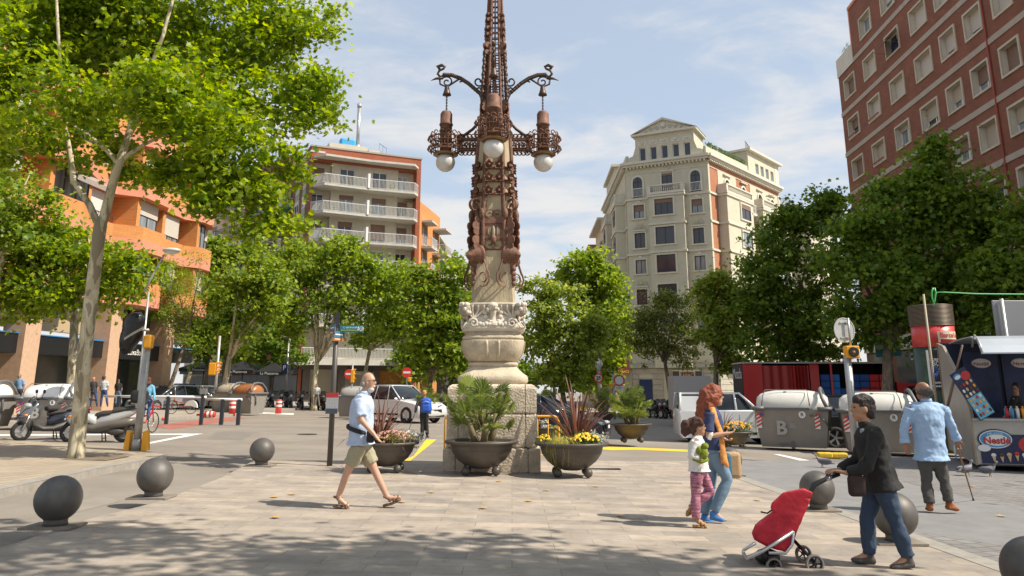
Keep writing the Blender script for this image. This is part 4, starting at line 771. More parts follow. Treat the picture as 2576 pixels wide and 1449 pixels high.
# ------------------------------------------------------------------ foliage
def leafshape(kind):
 """two half-leaf polygons sharing the midrib; returns verts (n,3) and faces"""
 if kind == 'maple':
  h = [(0, 0), (.28, -.12), (.62, .02), (.46, .26), (.95, .52), (.44, .62), (.40, .98), (.16, .82), (0, 1.25)]
 elif kind == 'lobed': h = [(0, 0), (.45, .0), (.38, .35), (.72, .55), (.28, .7), (0, 1.15)]
 elif kind == 'long': h = [(0, 0), (.16, .3), (.12, .8), (0, 1.3)]
 else: h = [(0, 0), (.42, .28), (.34, .7), (0, 1.1)]
 n = len(h); v = [(x, y, .16 * x - .1 * y * y) for x, y in h] + [(-x, y, .16 * x - .1 * y * y) for x, y in h[1:-1]]
 f1 = list(range(n)); f2 = [0] + list(range(n, n + n - 2)) + [n - 1]
 return np.array(v), [f1, f2[::-1]]
def foliage(blobs, n, size, kind, seed=0, clump=.45, shell=.55, droop=.35, cl_per=26):
 """blobs: (centre xyz, radii xyz). Leaves sit in clumps scattered through the volume, mostly towards its outside"""
 rng = np.random.default_rng(seed); vs, fs = leafshape(kind)
 A = np.array([(b[1][0] * b[1][1] + b[1][0] * b[1][2] + b[1][1] * b[1][2]) for b in blobs]); A = A / A.sum()
 nc = max(4, n // cl_per); bi = rng.choice(len(blobs), nc, p=A); cen = np.array([b[0] for b in blobs])[bi]; rad = np.array([b[1] for b in blobs])[bi]
 d = rng.normal(size=(nc, 3)); d /= np.linalg.norm(d, axis=1)[:, None]; rad = rad * (.88 + .34 * rng.random((nc, 1)) ** 2); r = shell + (1.04 - shell) * rng.random(nc) ** .6; r = np.where(rng.random(nc) < .12, r * rng.random(nc), r)
 cc = cen + d * rad * r[:, None]; cs = clump * (0.42 + .75 * rng.random(nc))
 nb = max(3, nc // 7); pick = rng.integers(0, nb, nc); br = cc[:nb]; wt = rad[:nb]; cc = np.where((rng.random(nc) < .82)[:, None], br[pick] + rng.normal(size=(nc, 3)) * wt[pick] * np.array([.27, .27, .17]), cc); k = np.repeat(np.arange(nc), cl_per); m = len(k)
 off = rng.normal(size=(m, 3)) * cs[k][:, None] * np.array([1, 1, .55]); pos = cc[k] + off
 nrm = d[k] * .6 + rng.normal(size=(m, 3)) * .55 + np.array([0, 0, .75]); nrm /= np.linalg.norm(nrm, axis=1)[:, None]
 tip = rng.normal(size=(m, 3)) + off * .8 + np.array([0, 0, -droop * 2]); tip -= nrm * (tip * nrm).sum(1)[:, None]; tip /= np.linalg.norm(tip, axis=1)[:, None] + 1e-9
 sd = np.cross(tip, nrm); sz = size * (.6 + .7 * rng.random(m))
 V = pos[:, None, :] + sz[:, None, None] * (vs[None, :, 0, None] * sd[:, None, :] + (vs[None, :, 1, None] - .4) * tip[:, None, :] + vs[None, :, 2, None] * nrm[:, None, :])
 return V.reshape(-1, 3), fs, len(vs), m
def mesh_from_leaves(name, V, fs, nv, m, material):
 me = bpy.data.meshes.new(name); me.vertices.add(len(V)); me.vertices.foreach_set('co', V.astype(np.float32).ravel())
 tot = np.array([len(f) for f in fs]); idx = np.concatenate([np.array(f) for f in fs]); L_ = (np.arange(m)[:, None] * nv + idx[None, :]).ravel()
 me.loops.add(len(L_)); me.loops.foreach_set('vertex_index', L_.astype(np.int32)); ct = np.tile(tot, m); me.polygons.add(len(ct))
 st = np.concatenate([[0], np.cumsum(ct)[:-1]]); me.polygons.foreach_set('loop_start', st.astype(np.int32))
 me.update(calc_edges=True); me.validate(); me.materials.append(material); return me
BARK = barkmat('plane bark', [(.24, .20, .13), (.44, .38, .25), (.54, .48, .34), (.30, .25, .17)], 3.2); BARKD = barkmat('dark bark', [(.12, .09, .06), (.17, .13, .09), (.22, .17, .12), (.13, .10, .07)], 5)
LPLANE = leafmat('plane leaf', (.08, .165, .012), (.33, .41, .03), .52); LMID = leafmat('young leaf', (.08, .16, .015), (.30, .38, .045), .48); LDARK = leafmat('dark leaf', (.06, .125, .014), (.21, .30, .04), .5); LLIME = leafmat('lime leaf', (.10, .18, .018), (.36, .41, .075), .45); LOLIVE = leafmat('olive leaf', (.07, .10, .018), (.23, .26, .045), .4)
def tree(name, label, base, trunks, blobs, n, size, kind, lm, bm=BARK, group=None, seed=1, cat='tree', tsc=1., **kw):
 """trunks: list of (points, radii) world; blobs world"""
 t = thing(name, label, cat, base, group); m = MB()
 for pts, rad in trunks: m.tube(pts, [q * tsc for q in rad], 10)
 m.build('trunk', bm, t)
 me = mesh_from_leaves('crown', *foliage(blobs, n, size, kind, seed, **kw), lm); o = bpy.data.objects.new('crown', me); C.objects.link(o); o.parent = t; o.matrix_parent_inverse = Matrix.Translation(-Vector(base))
 return t
def pb(U, V, r, y, ry=None, rz=None):
 c = P(U, V, y); k = y / 2056; return (tuple(c), (r * k, (ry or r) * k, (rz or r) * k))
def ptree(name, label, ub, vb, blobs, n, size, kind, lm, bm=BARK, r=.16, group=None, seed=1, y=None, forks=3, lean=None, vfork=None, **kw):
 """tree whose base stands at pixel (ub,vb) of the ground; blobs as pixel circles (U,V,r[,dy])"""
 g = G(ub, vb) if y is None else Vector((P(ub, vb, y).x, y, gz(P(ub, vb, y).x, y))); y = g.y; rnd = random.Random(seed)
 B = [pb(b[0], b[1], b[2], y + (b[3] if len(b) > 3 else rnd.uniform(-1, 1) * b[2] * y / 2056 * .5), rz=b[4] if len(b) > 4 else None) for b in blobs]
 cx = Vector((sum(b[0][0] for b in B) / len(B), y, 0)); zlo = min(b[0][2] - b[1][2] for b in B); f = P(*(vfork or (0, 0)), y) if vfork else Vector((g.x * .7 + cx.x * .3, y, zlo + .3))
 tr = [([g - Vector((0, 0, .15)), g + Vector((0, 0, .15)), g.lerp(f, .5) + Vector((rnd.uniform(-.1, .1), 0, 0)), f], [r * 1.35, r * 1.05, r * .9, r * .75])]
 for b in sorted(B, key=lambda q: -q[1][0])[:forks + 4]:
  c = Vector(b[0]); tr.append(([f - Vector((0, 0, .2)), f.lerp(c, .45) + Vector((0, 0, .25)), c, c + Vector((rnd.uniform(-.4, .4), 0, b[1][2] * .6))], [r * .6, r * .38, r * .2, r * .06]))
 return tree(name, label, tuple(g), tr, B, n, size, kind, lm, bm, group, seed, **kw)
def big_plane():
 g = G(190, 1152); y = g.y
 p = lambda U, V, d=0.: P(U, V, y + d)
 tr = [([g - Vector((0, 0, .2)), p(191, 1140), p(200, 1050), p(212, 900), p(228, 760), p(243, 640), p(252, 570), p(256, 548)], [.235, .215, .20, .185, .175, .165, .175, .15]),
   ([p(252, 580), p(262, 545), p(276, 490), p(292, 430), p(306, 395), p(320, 350), p(340, 280), p(370, 190), p(410, 90), p(440, -20), p(455, -160)], [.12, .135, .125, .12, .12, .095, .085, .07, .055, .04, .02]),
   ([p(254, 575), p(238, 545), p(225, 515), p(205, 485), p(185, 455), p(178, 400), p(168, 340), p(158, 270), p(152, 180, -.3), p(145, 60, -.5), p(140, -60, -.5), p(130, -200)], [.11, .105, .095, .088, .085, .075, .068, .06, .05, .045, .035, .015]),
   ([p(300, 415), p(270, 380), p(235, 350), p(200, 325), p(150, 300, -.5)], [.07, .06, .055, .045, .02]),
   ([p(302, 405), p(330, 385), p(360, 365), p(430, 330, -.6), p(520, 300, -1), p(640, 280, -1)], [.07, .062, .05, .04, .03, .012]),
   ([p(320, 350), p(400, 220, .6), p(520, 120, 1), p(660, 60, 1)], [.06, .05, .035, .012]),
   ([p(440, 330, -.5), p(540, 400, -.8), p(640, 480, -.8), p(700, 540, -.6)], [.035, .03, .02, .01]),
   ([p(165, 300), p(100, 200, .6), p(30, 120, 1), p(-60, 60, 1)], [.05, .04, .03, .01])]
 bl = [(60, 120, 130, .3), (-40, 250, 120, 0), (60, 300, 80, -.4), (180, 60, 150, 1), (160, 250, 110, -1), (280, 160, 140, 1.4), (225, 320, 60, .6), (350, 60, 150, 1), (420, 200, 120, -1), (470, 320, 105, -.6), (430, 410, 45, -.4), (500, 90, 130, 1), (560, 230, 125, .2), (590, 350, 110, -.7), (560, 440, 85, -.5), (640, 460, 75, -.4), (665, 540, 60, -.3), (700, 555, 42, -.2), (720, 420, 50, -.2), (640, 100, 110, .8), (700, 250, 95, .2), (760, 330, 55, 0), (770, 230, 70, .1), (740, 40, 85, .6), (800, 60, 48, .4), (835, 265, 44, 0), (810, 190, 38, 0), (500, 510, 38, -.8), (600, 530, 40, -.6), (545, 500, 46, -.5), (640, 570, 34, -.4), (740, 570, 34, -.2), (470, 440, 46, -.5), (300, -60, 150, .5), (560, -50, 130, .5), (60, -50, 150, .5), (290, 370, 45, .7), (380, 440, 40, -.4), (100, 350, 62, .3), (245, 405, 34, .6), (205, 380, 40, .9), (450, 470, 36, -.3), (400, 470, 30, -.4), (350, 430, 34, .5), (-60, 90, 120, -1), (15, 400, 30, 0)]
 B = []
 for q in bl: b = pb(q[0], q[1], q[2], y + q[3] * 1.4); B.append((b[0], (b[1][0], b[1][0] * 1.05, b[1][2] * .92)))
 tree('plane_tree', 'large mottled plane tree with forked trunk and bright broad leaves at the left', tuple(g), tr, B, 58000, .086, 'maple', LPLANE, seed=11, tsc=.76, clump=.24, shell=.3, cl_per=18, droop=.3)
 m = MB(); gx = G(205, 1152); m.box(-.75, .75, -.5, .5, -.005, .006); o = m.build('soil', mat('dry soil', (.17, .13, .09), .95, nz=(8, .4))); o.location = gx; tag(o, kind='structure')
big_plane()
def all_trees():
 GR = 'street trees round the square'
 ptree('plane_tree', 'slim plane tree close to the bank front, thin trunk rising behind the scooters', 178, 1034, [(60, 640, 75), (150, 620, 70), (230, 640, 75), (310, 660, 62), (90, 700, 80), (180, 700, 75), (30, 730, 60), (260, 730, 60), (20, 610, 60), (330, 715, 50), (130, 770, 40), (60, 780, 36)], 11000, .15, 'lobed', LPLANE, r=.19, group=GR, seed=21, y=31, clump=.4)
 ptree('plane_tree', 'dense plane tree crown cut by the left edge of the photo', -60, 1060, [(10, 440, 60), (60, 470, 55), (20, 520, 70), (80, 560, 40), (-40, 500, 90), (40, 590, 50), (-60, 620, 90), (-50, 400, 80)], 7000, .15, 'lobed', LMID, r=.2, group=GR, seed=22, y=30, clump=.4)
 ptree('young_tree', 'feathery bright green tree with two leaning dark trunks behind the parked bicycle', 409, 1030, [(400, 700, 55), (360, 760, 50), (450, 740, 65), (500, 700, 60), (430, 800, 50), (390, 660, 40), (490, 780, 55), (400, 860, 25), (470, 850, 40)], 7500, .17, 'long', LMID, BARKD, r=.13, group=GR, seed=23, vfork=(470, 850), clump=.4)
 ptree('young_tree', 'feathery bright green tree leaning right between the dark trunked tree and the amber signal', 459, 1009, [(540, 690, 55), (580, 730, 62), (540, 780, 55), (610, 790, 45), (560, 830, 38), (500, 840, 38), (640, 740, 50)], 6500, .19, 'long', LLIME, BARK, r=.17, group=GR, seed=24, vfork=(492, 880), clump=.42)
 ptree('plane_tree', 'pale trunked plane tree just left of the two mid square bins', 548, 1026, [(600, 720, 60), (660, 700, 65), (690, 760, 60), (640, 800, 50), (590, 840, 36), (710, 720, 45), (620, 860, 28)], 6500, .19, 'lobed', LMID, BARK, r=.2, group=GR, seed=25, y=48, vfork=(578, 895), clump=.42)
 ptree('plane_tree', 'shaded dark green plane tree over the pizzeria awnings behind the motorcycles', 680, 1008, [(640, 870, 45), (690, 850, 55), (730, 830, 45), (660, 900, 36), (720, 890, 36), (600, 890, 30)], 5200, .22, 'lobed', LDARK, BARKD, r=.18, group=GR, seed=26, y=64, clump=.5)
 ptree('plane_tree', 'plane tree with pale forked trunk in front of the balcony block, behind the sign pole', 790, 1018, [(760, 640, 55), (800, 690, 75), (860, 640, 60), (880, 720, 75), (790, 760, 62), (930, 690, 55), (850, 800, 45), (750, 700, 50), (920, 780, 50), (745, 790, 40), (960, 740, 42), (880, 610, 28)], 11500, .22, 'lobed', LMID, BARK, r=.2, group=GR, seed=27, y=56, vfork=(798, 905), clump=.5)
 ptree('plane_tree', 'plane tree with tall slender trunk at the far corner behind the walking man', 903, 1010, [(940, 720, 40), (1040, 850, 34), (920, 850, 30), (1000, 700, 50), (980, 760, 50), (1030, 770, 50), (1010, 820, 45), (960, 820, 36)], 5500, .23, 'lobed', LMID, BARK, r=.16, group=GR, seed=28, y=60, clump=.5)
 ptree('plane_tree', 'tall green plane tree just left of the stone lamp pedestal', 1075, 1012, [(1060, 930, 30), (1150, 920, 36), (1020, 860, 30), (1080, 690, 40), (1110, 720, 55), (1070, 770, 60), (1130, 790, 60), (1100, 840, 62), (1160, 730, 42), (1150, 850, 50), (1060, 850, 42), (1130, 660, 28), (1110, 890, 45), (1175, 800, 35), (1050, 700, 30)], 10500, .25, 'lobed', LMID, BARKD, r=.2, group=GR, seed=29, y=56, clump=.55)
 ptree('plane_tree', 'small plane tree down the avenue, peeping out on the left of the lamp shaft', 1178, 1003, [(1185, 720, 26), (1180, 760, 36), (1195, 800, 42), (1190, 870, 40)], 3500, .3, 'lobed', LDARK, BARKD, r=.18, group=GR, seed=30, y=88)
 ptree('lime_tree', 'bright yellow green lime tree just right of the lamp pedestal', 1415, 1016, [(1450, 960, 26), (1390, 950, 30), (1340, 720, 22), (1380, 740, 36), (1350, 790, 42), (1400, 800, 50), (1440, 770, 42), (1360, 850, 48), (1430, 850, 55), (1480, 830, 40), (1400, 900, 52), (1350, 900, 36), (1460, 900, 45), (1500, 790, 26), (1430, 930, 30)], 11000, .21, 'round', LLIME, BARKD, r=.19, group=GR, seed=31, y=50, clump=.42)
 ptree('plane_tree', 'tall green plane tree behind the lime tree at the right of the avenue', 1510, 1006, [(1460, 680, 45), (1500, 660, 45), (1530, 720, 52), (1480, 740, 52), (1430, 720, 36), (1550, 790, 40), (1510, 800, 50), (1465, 650, 25), (1540, 860, 36)], 9000, .27, 'lobed', LMID, BARKD, r=.22, group=GR, seed=32, y=68, clump=.55)
 ptree('plane_tree', 'distant plane tree down the avenue, lowest right of the lamp shaft', 1395, 1000, [(1385, 735, 28), (1370, 760, 30), (1400, 700, 18)], 2600, .3, 'lobed', LMID, BARKD, r=.18, group=GR, seed=33, y=95)
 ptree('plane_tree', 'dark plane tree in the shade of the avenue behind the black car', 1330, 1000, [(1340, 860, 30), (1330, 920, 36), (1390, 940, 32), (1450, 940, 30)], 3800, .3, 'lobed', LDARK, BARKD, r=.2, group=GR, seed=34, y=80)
 ptree('round_crowned_tree', 'round olive green tree with thin leaning trunk before the tobacconist', 1696, 1040, [(1640, 790, 50), (1700, 780, 48), (1610, 840, 42), (1670, 840, 60), (1730, 830, 45), (1640, 890, 40), (1700, 880, 45), (1745, 870, 22), (1590, 860, 25), (1670, 755, 26), (1625, 920, 18)], 13000, .14, 'round', LOLIVE, BARKD, r=.17, group=GR, seed=35, y=60, vfork=(1672, 905), clump=.32)
 ptree('plane_tree', 'bright narrow plane tree between the round olive tree and the dark trees', 1795, 1036, [(1820, 690, 30), (1800, 740, 40), (1845, 740, 40), (1820, 800, 50), (1770, 730, 22), (1790, 850, 42), (1850, 830, 40), (1820, 890, 40), (1870, 780, 30)], 9000, .19, 'lobed', LLIME, BARKD, r=.19, group=GR, seed=36, y=50, clump=.42)
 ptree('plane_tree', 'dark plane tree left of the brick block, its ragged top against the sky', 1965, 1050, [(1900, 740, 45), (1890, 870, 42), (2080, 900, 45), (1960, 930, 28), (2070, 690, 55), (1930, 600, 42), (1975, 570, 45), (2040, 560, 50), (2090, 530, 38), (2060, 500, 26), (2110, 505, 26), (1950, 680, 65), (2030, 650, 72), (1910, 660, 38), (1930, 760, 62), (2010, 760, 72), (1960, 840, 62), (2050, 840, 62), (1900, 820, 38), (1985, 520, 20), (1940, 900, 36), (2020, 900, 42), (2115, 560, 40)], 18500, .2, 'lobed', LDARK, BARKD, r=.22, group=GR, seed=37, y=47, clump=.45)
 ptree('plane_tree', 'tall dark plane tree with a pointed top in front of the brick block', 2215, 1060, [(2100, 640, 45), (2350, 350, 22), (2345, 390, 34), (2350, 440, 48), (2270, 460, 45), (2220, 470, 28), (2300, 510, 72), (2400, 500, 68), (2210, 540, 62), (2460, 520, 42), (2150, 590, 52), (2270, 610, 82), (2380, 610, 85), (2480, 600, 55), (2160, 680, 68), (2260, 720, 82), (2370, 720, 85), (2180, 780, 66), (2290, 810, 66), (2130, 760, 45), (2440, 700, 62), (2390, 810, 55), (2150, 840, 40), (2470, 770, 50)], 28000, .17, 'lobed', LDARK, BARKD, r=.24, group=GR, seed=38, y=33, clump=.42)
 ptree('plane_tree', 'dark plane tree behind the ice cream stall at the right edge', 2540, 1060, [(2540, 590, 46), (2600, 560, 60), (2520, 670, 60), (2590, 680, 70), (2560, 770, 65), (2500, 760, 45), (2620, 800, 80), (2500, 840, 40)], 9500, .18, 'lobed', LDARK, BARKD, r=.24, group=GR, seed=39, y=30, clump=.42)
 ptree('plane_tree', 'leafy plane tree in the avenue behind the lime tree, its trunk hidden by planters', 1560, 1012, [(1500, 880, 50), (1540, 900, 50), (1470, 960, 36), (1560, 850, 36), (1520, 950, 30)], 6000, .26, 'lobed', LMID, BARKD, r=.2, group=GR, seed=41, y=72, clump=.5)
 ptree('plane_tree', 'shadowy plane tree low behind the lamp pedestal on the left side of the avenue', 1120, 1005, [(1090, 900, 50), (1150, 930, 45), (1180, 880, 50), (1040, 900, 36), (1170, 960, 30)], 6000, .3, 'lobed', LDARK, BARKD, r=.2, group=GR, seed=42, y=82, clump=.55)
 ptree('plane_tree', 'plane tree in half shade between the bank corner and the blue balconied house', 560, 1010, [(520, 640, 36), (560, 620, 30), (530, 690, 42), (660, 660, 36), (620, 640, 28), (480, 660, 30), (720, 640, 28), (700, 690, 36)], 6500, .24, 'lobed', LMID, BARKD, r=.2, group=GR, seed=43, y=58, clump=.5)
 ptree('young_tree', 'leafy young tree against the beige house, between the bank and the amber traffic light', 520, 1006, [(500, 800, 50), (540, 760, 50), (470, 830, 40), (550, 850, 40), (510, 880, 34), (450, 760, 36), (580, 800, 36)], 5500, .24, 'lobed', LDARK, BARKD, r=.16, group=GR, seed=45, y=56, clump=.5)
 for i, (lb, bx, by, bl) in enumerate([('tall plaza plane tree standing behind the viewpoint, its shade falling over the front paving', -1.5, -4, [((4.6, 5.6, 7.4), (2.0, 1.4, 1.1)), ((1.6, 6.1, 7.8), (1.9, 1.4, 1.1)), ((6.7, 5.7, 7.3), (1.3, 1.0, .9)), ((-1.0, 5.8, 7.6), (1.6, 1.4, 1.0)), ((3, 3.6, 8.2), (3.2, 1.6, 1.2)), ((8.6, 4.4, 7.2), (1.5, 1.0, .9)), ((0, 3.2, 8), (2, 1.2, 1))]), ('plaza plane tree beyond the right edge of the picture, dappling the small tiles', 17.5, 9.5, [((16.5, 9.8, 6.6), (2.6, 1.8, 1.2)), ((14.2, 8.2, 6.0), (1.6, 1.6, 1.0)), ((19, 11.5, 7.0), (2.6, 2.4, 1.4)), ((17, 13.6, 6.4), (1.8, 1.2, 1.)), ((12.5, 6.2, 6.6), (1.5, 1.1, .9))])]):
  g = Vector((bx, by, gz(bx, by))); f = g + Vector((0, 0, 4.5)); tr = [([g - Vector((0, 0, .2)), g + Vector((0, 0, 2)), f], [.28, .22, .19])] + [([f, f.lerp(Vector(c), .5) + Vector((0, 0, .6)), Vector(c)], [.13, .09, .03]) for c, r in bl]
  tree('plane_tree', lb, tuple(g), tr, bl, 13000 if i == 0 else 6000, .15, 'lobed', LPLANE, BARK, GR, seed=50 + i, clump=.4, shell=.2)
all_trees()
# ------------------------------------------------------------------ the great lamp
def lamp():
 b0 = G(1238, 1188); yf = b0.y; ya = yf + .92; X = P(1241, 900, ya).x
 base = Vector((X, ya, gz(X, ya) - .02)); L0 = base.copy()
 t = thing('ornate_street_lamp', 'monumental street lamp of carved pale stone with rusty wrought iron cage, lattice spire and globes', 'street lamp', base)
 def zz(V, d=.0): return P(1241, V, ya - d).z - base.z          # height above the foot
 def hw(px, V, d=.0): q = P(1241, V, ya - d); dep = (q.y * FW[1] + (q.z - H) * FW[2]); return px * dep / F
 def sq(px, V):                                                  # silhouette half width px at row V for a square stage
  w = hw(px, V, .6); w = hw(px, V, w); return (w, zz(V, w))
 st = mat('pale granite', (.50, .42, .31), .85, nz=(5, .22), bump=(28, .5)); rg = mat('rough hewn granite', (.57, .48, .37), .95, nz=(7, .22), bump=(26, 1.5)); cv = mat('carved limestone', (.58, .52, .43), .8, nz=(6, .15), bump=(30, .4))
 old = mat('weathered ochre stone', (.40, .33, .215), .85, nz=(2.2, .35), bump=(25, .6), stretch=(1, 1, .35))
 T = Matrix.Translation(base)
 def course(w, z0, z1, top=False, mb=None):
  g = .006; cw = w * .26; r = .035
  for ix, (x0, x1) in enumerate(((-w, -w + cw), (-w + cw, w - cw), (w - cw, w))):
   for iy, (y0, y1) in enumerate(((-w, -w + cw), (-w + cw, w - cw), (w - cw, w))):
    if ix == 1 and iy == 1: mb.box(x0 - .05, x1 + .05, y0 - .05, y1 + .05, z0, z1, 0, T); continue
    a0, a1, c0, c1 = x0 + g, x1 - g, y0 + g, y1 - g; e = r if not top else .10
    rings = []
    for zz_, ins in ((z0 + g, .02), (z0 + .03, 0), (z1 - e, 0), (z1 - e * .45, e * .22), (z1 - g, e * .9)):
     l = ins if ix == 0 else ins * .15; rr = ins if ix == 2 else ins * .15; f = ins if iy == 0 else ins * .15; bk = ins if iy == 2 else ins * .15
     if not top: l = rr = f = bk = ins
     rings.append([(a0 + l, c0 + f, zz_), (a1 - rr, c0 + f, zz_), (a1 - rr, c1 - bk, zz_), (a0 + l, c1 - bk, zz_)])
    mb.loft(rings, 0, T, True, False)
 m = MB(); w1 = sq(124, 1150)[0]; w2 = sq(115, 1060)[0]; w3 = sq(113, 1000)[0]
 za, zb, zc = sq(0, 1119)[1], sq(0, 1038)[1], sq(0, 966)[1]
 course(w1, 0, za, False, m); m.build('pedestal_foot', rg, t); m = MB(); course(w2, za, zb, False, m); course(w3, zb, zc, True, m); m.build('pedestal', rg, t)
 def prof(lst): return [sq(p, V) for p, V in lst]
 m = MB(); pr = prof([(88, 965), (91, 960), (91, 949), (87, 944), (80, 940)]) + prof([(68, 930), (61, 923)]) + prof([(60, 921), (64, 919), (64.5, 914), (63, 912), (58, 911)])
 m.lathe(pr, (0, 0, 0), 48, 0, T, True, 3.2, rot=PI / 4); m.build('moulded_base', st, t)
 m = MB(); pr = prof([(58, 911), (64, 906), (71, 896), (77, 880), (79.5, 866), (80, 857), (80, 854), (76, 853.5)]); m.lathe(pr, (0, 0, 0), 64, 0, T, True, 2.2, rot=PI / 4)
 for side in range(4):
  Rm = T @ Matrix.Rotation(side * PI / 2, 4, 'Z')
  for k in (-1.62, -.55, .55, 1.62):
   pts = []
   for px, V in ((66, 904), (73, 894), (78.6, 880), (81, 866), (81.6, 856)):
    w, z = sq(px, V); pts.append((k * w * .335 * 1.0 * 1.02 if abs(k) < 1 else k * w * .37, -w * (1.0 if abs(k) < 1 else .93), z))
   if abs(k) > 1: pts = [(x * .99, y, z) for x, y, z in pts]
   m.tube(pts, [.028] * 5, 6, 0, Rm, smooth=True, flat=.5, W=(1, 0, 0))
 m.build('gadrooned_bowl', st, t)
 m = MB(); pr = prof([(76, 853.5), (79, 851), (79, 846), (76, 843), (73, 842), (71, 836), (71, 833)]); m.lathe(pr, (0, 0, 0), 48, 0, T, True, 3.2, rot=PI / 4); m.build('ring_moulding', st, t)
 m = MB(); pr = prof([(72, 834), (78, 832), (81, 826), (80, 819), (73, 811), (66, 802), (61, 792), (60, 780), (65, 770), (71, 765), (71, 762), (58, 761)]); m.lathe(pr, (0, 0, 0), 64, 0, T, True, 4., rot=PI / 4)
 for side in range(4):
  Rm = T @ Matrix.Rotation(side * PI / 2, 4, 'Z'); w79, zb_ = sq(78, 823); w60, zm = sq(61, 790); wt, zt = sq(70, 766)
  m.tube([(0, -w79 * 1.0, zb_), (0, -w60 * 1.03, zb_ * .5 + zm * .5), (0, -w60 * 1.08, zm), (0, -wt * 1.02, zt)], [.11, .055, .06, .10], 8, 0, Rm, flat=.7, W=(1, 0, 0)); m.ball((0, -wt * 1.08, zt - .03), (.105, .08, .075), 12, 8, 0, Rm); [m.ball((q * .05, -wt * 1.13, zt - .05 - .03 * abs(q)), (.035, .04, .05), 8, 6, 0, Rm) for q in (-2, -1, 1, 2)]
  for sg in (-1, 1):
   m.ball((sg * wt * 1.0, -wt * 1.0, zt - .10), (.12, .12, .15), 12, 8, 0, Rm); [m.ball((sg * (wt * 1.0 + .09 * math.cos(q)), -wt * 1.0 - .09 * abs(math.sin(q)), zt - .10 + .10 * math.sin(q * 1.7)), (.045, .045, .05), 8, 6, 0, Rm) for q in (0, 1.1, 2.2, 3.3, 4.4)]; m.ball((sg * wt * 1.07, -wt * 1.09, zt - .13), (.035, .035, .05), 8, 6, 0, Rm); [m.ball((sg * wt * (1.02 - .06 * q), -wt * (1.0 + .03 * (q % 2)), zt - .02 + .01 * q), (.05, .05, .045), 8, 6, 0, Rm) for q in range(3)]
   for j in range(4):
    f = .30 + j * .2; m.tube([(sg * w79 * (.92 - j * .10), -w79 * .99, zb_ - .02), (sg * w60 * (.86 - .03 * j), -w60 * 1.02, (zb_ + zm) / 2 + .02), (sg * w60 * f * 1.2, -w60 * 1.05, zm + .08), (sg * wt * (f * 1.05), -wt * .97, zt + .0)], [.035, .03, .03, .035], 6, 0, Rm, flat=.7)
   cx = sg * w79 * .62
   m.tube([(cx + sg * .10 * (1 - i / 15) * math.cos(i * .75) , -w79 * 1.0 - .01, zb_ + .08 + .10 * (1 - i / 15) * math.sin(i * .75)) for i in range(13)], .026, 6, 0, Rm)
   for j in range(5): m.ball((sg * w79 * (.1 + j * .105), -w79 * 1.0, zb_ + .045 + .02 * (j % 2)), (.05, .035, .05), 8, 5, 0, Rm)
   for j in range(5): m.ball((sg * (.13 + .03 * math.sin(j * 1.3)), -w60 * 1.04 - .01 * j, zm + .12 - j * .09), (.055, .03, .05), 8, 5, 0, Rm)
 m.build('carved_capital', cv, t)
 def oct_(w, c): return [(w, -w * c), (w, w * c), (w * c, w), (-w * c, w), (-w, w * c), (-w, -w * c), (-w * c, -w), (w * c, -w)]
 m = MB(); rings = []
 for px, V, c in ((55.5, 762, .9), (54, 700, .85), (52.5, 640, .72), (49, 560, .62), (45, 470, .6), (40, 372, .58), (38, 345, .58)):
  w, z = sq(px * 1.0, V); rings.append([(x, y, z) for x, y in oct_(w, c)])
 m.loft(rings, 0, T, True, False)
 m.build('stone_shaft', old, t)
 m = MB()
 for V0, V1 in ((761, 640), (628, 560), (540, 400)):
  w0, z0 = sq(54.5 - (761 - V0) * .04, V0); w1_, z1 = sq(54.5 - (761 - V1) * .04, V1)
  for s_ in range(4): m.tube([(0, -w0 * 1.002, z0), (0, -w1_ * 1.0, z1)], .009, 4, 0, T @ Matrix.Rotation(s_ * PI / 2, 4, 'Z'))
 w0, z0 = sq(52.7, 628); m.lathe([(w0 * 1.01, z0 - .01), (w0 * 1.01, z0 + .01)], (0, 0, 0), 48, 0, T, False, 3.2, caps=False, rot=PI / 4); m.build('stone_joints', mat('dark joint', (.12, .09, .06), .9), t)
 ir = mat('rusty brown iron', (.185, .092, .06), .72, .2, nz=(7, .5), bump=(40, .25)); irk = mat('dark wrought iron', (.085, .055, .042), .5, .55, nz=(9, .3))
 def W8(V):   # outer half width of the cage at row V
  tab = [(700, 54), (600, 53), (545, 52), (470, 46), (372, 41), (300, 34), (230, 29), (150, 24.5), (80, 20), (0, 16.5), (-90, 12), (-200, 6)]
  for (a, pa), (b, pb_) in zip(tab[:-1], tab[1:]):
   if a >= V >= b: return pa + (pb_ - pa) * (a - V) / (a - b)
  return tab[-1][1]
 def ring8(V, g=1.0): w, z = sq(W8(V) * g, V); return [(x, y, z) for x, y in oct_(w, .5)]
 V_s = [640, 600, 545, 470, 420, 372, 300, 230, 150, 80, 0, -90, -200]
 m = MB(); rr = [ring8(V, 1.01) for V in V_s]
 for k in range(8): m.tube([r_[k] for r_ in rr], [.05] * 6 + [.042, .036, .032, .03, .026, .02, .015], 6, 0, T)
 m.build('corner_bars', ir, t)
 m = MB()
 rr = [ring8(V, .99) for V in V_s[5:]]
 for k in range(8):       # intermediate bars of the spire
  m.tube([tuple((Vector(r_[k]) + Vector(r_[(k + 1) % 8])) / 2) for r_ in rr], .015, 4, 0, T)
 Vk = [V for V in range(355, -190, -13)]
 for i, V in enumerate(Vk):
  r_ = ring8(V, .98); m.tube(r_, .011 if i % 3 else .02, 4, 0, T, closed=True)
 m.build('spire_lattice', ir, t)
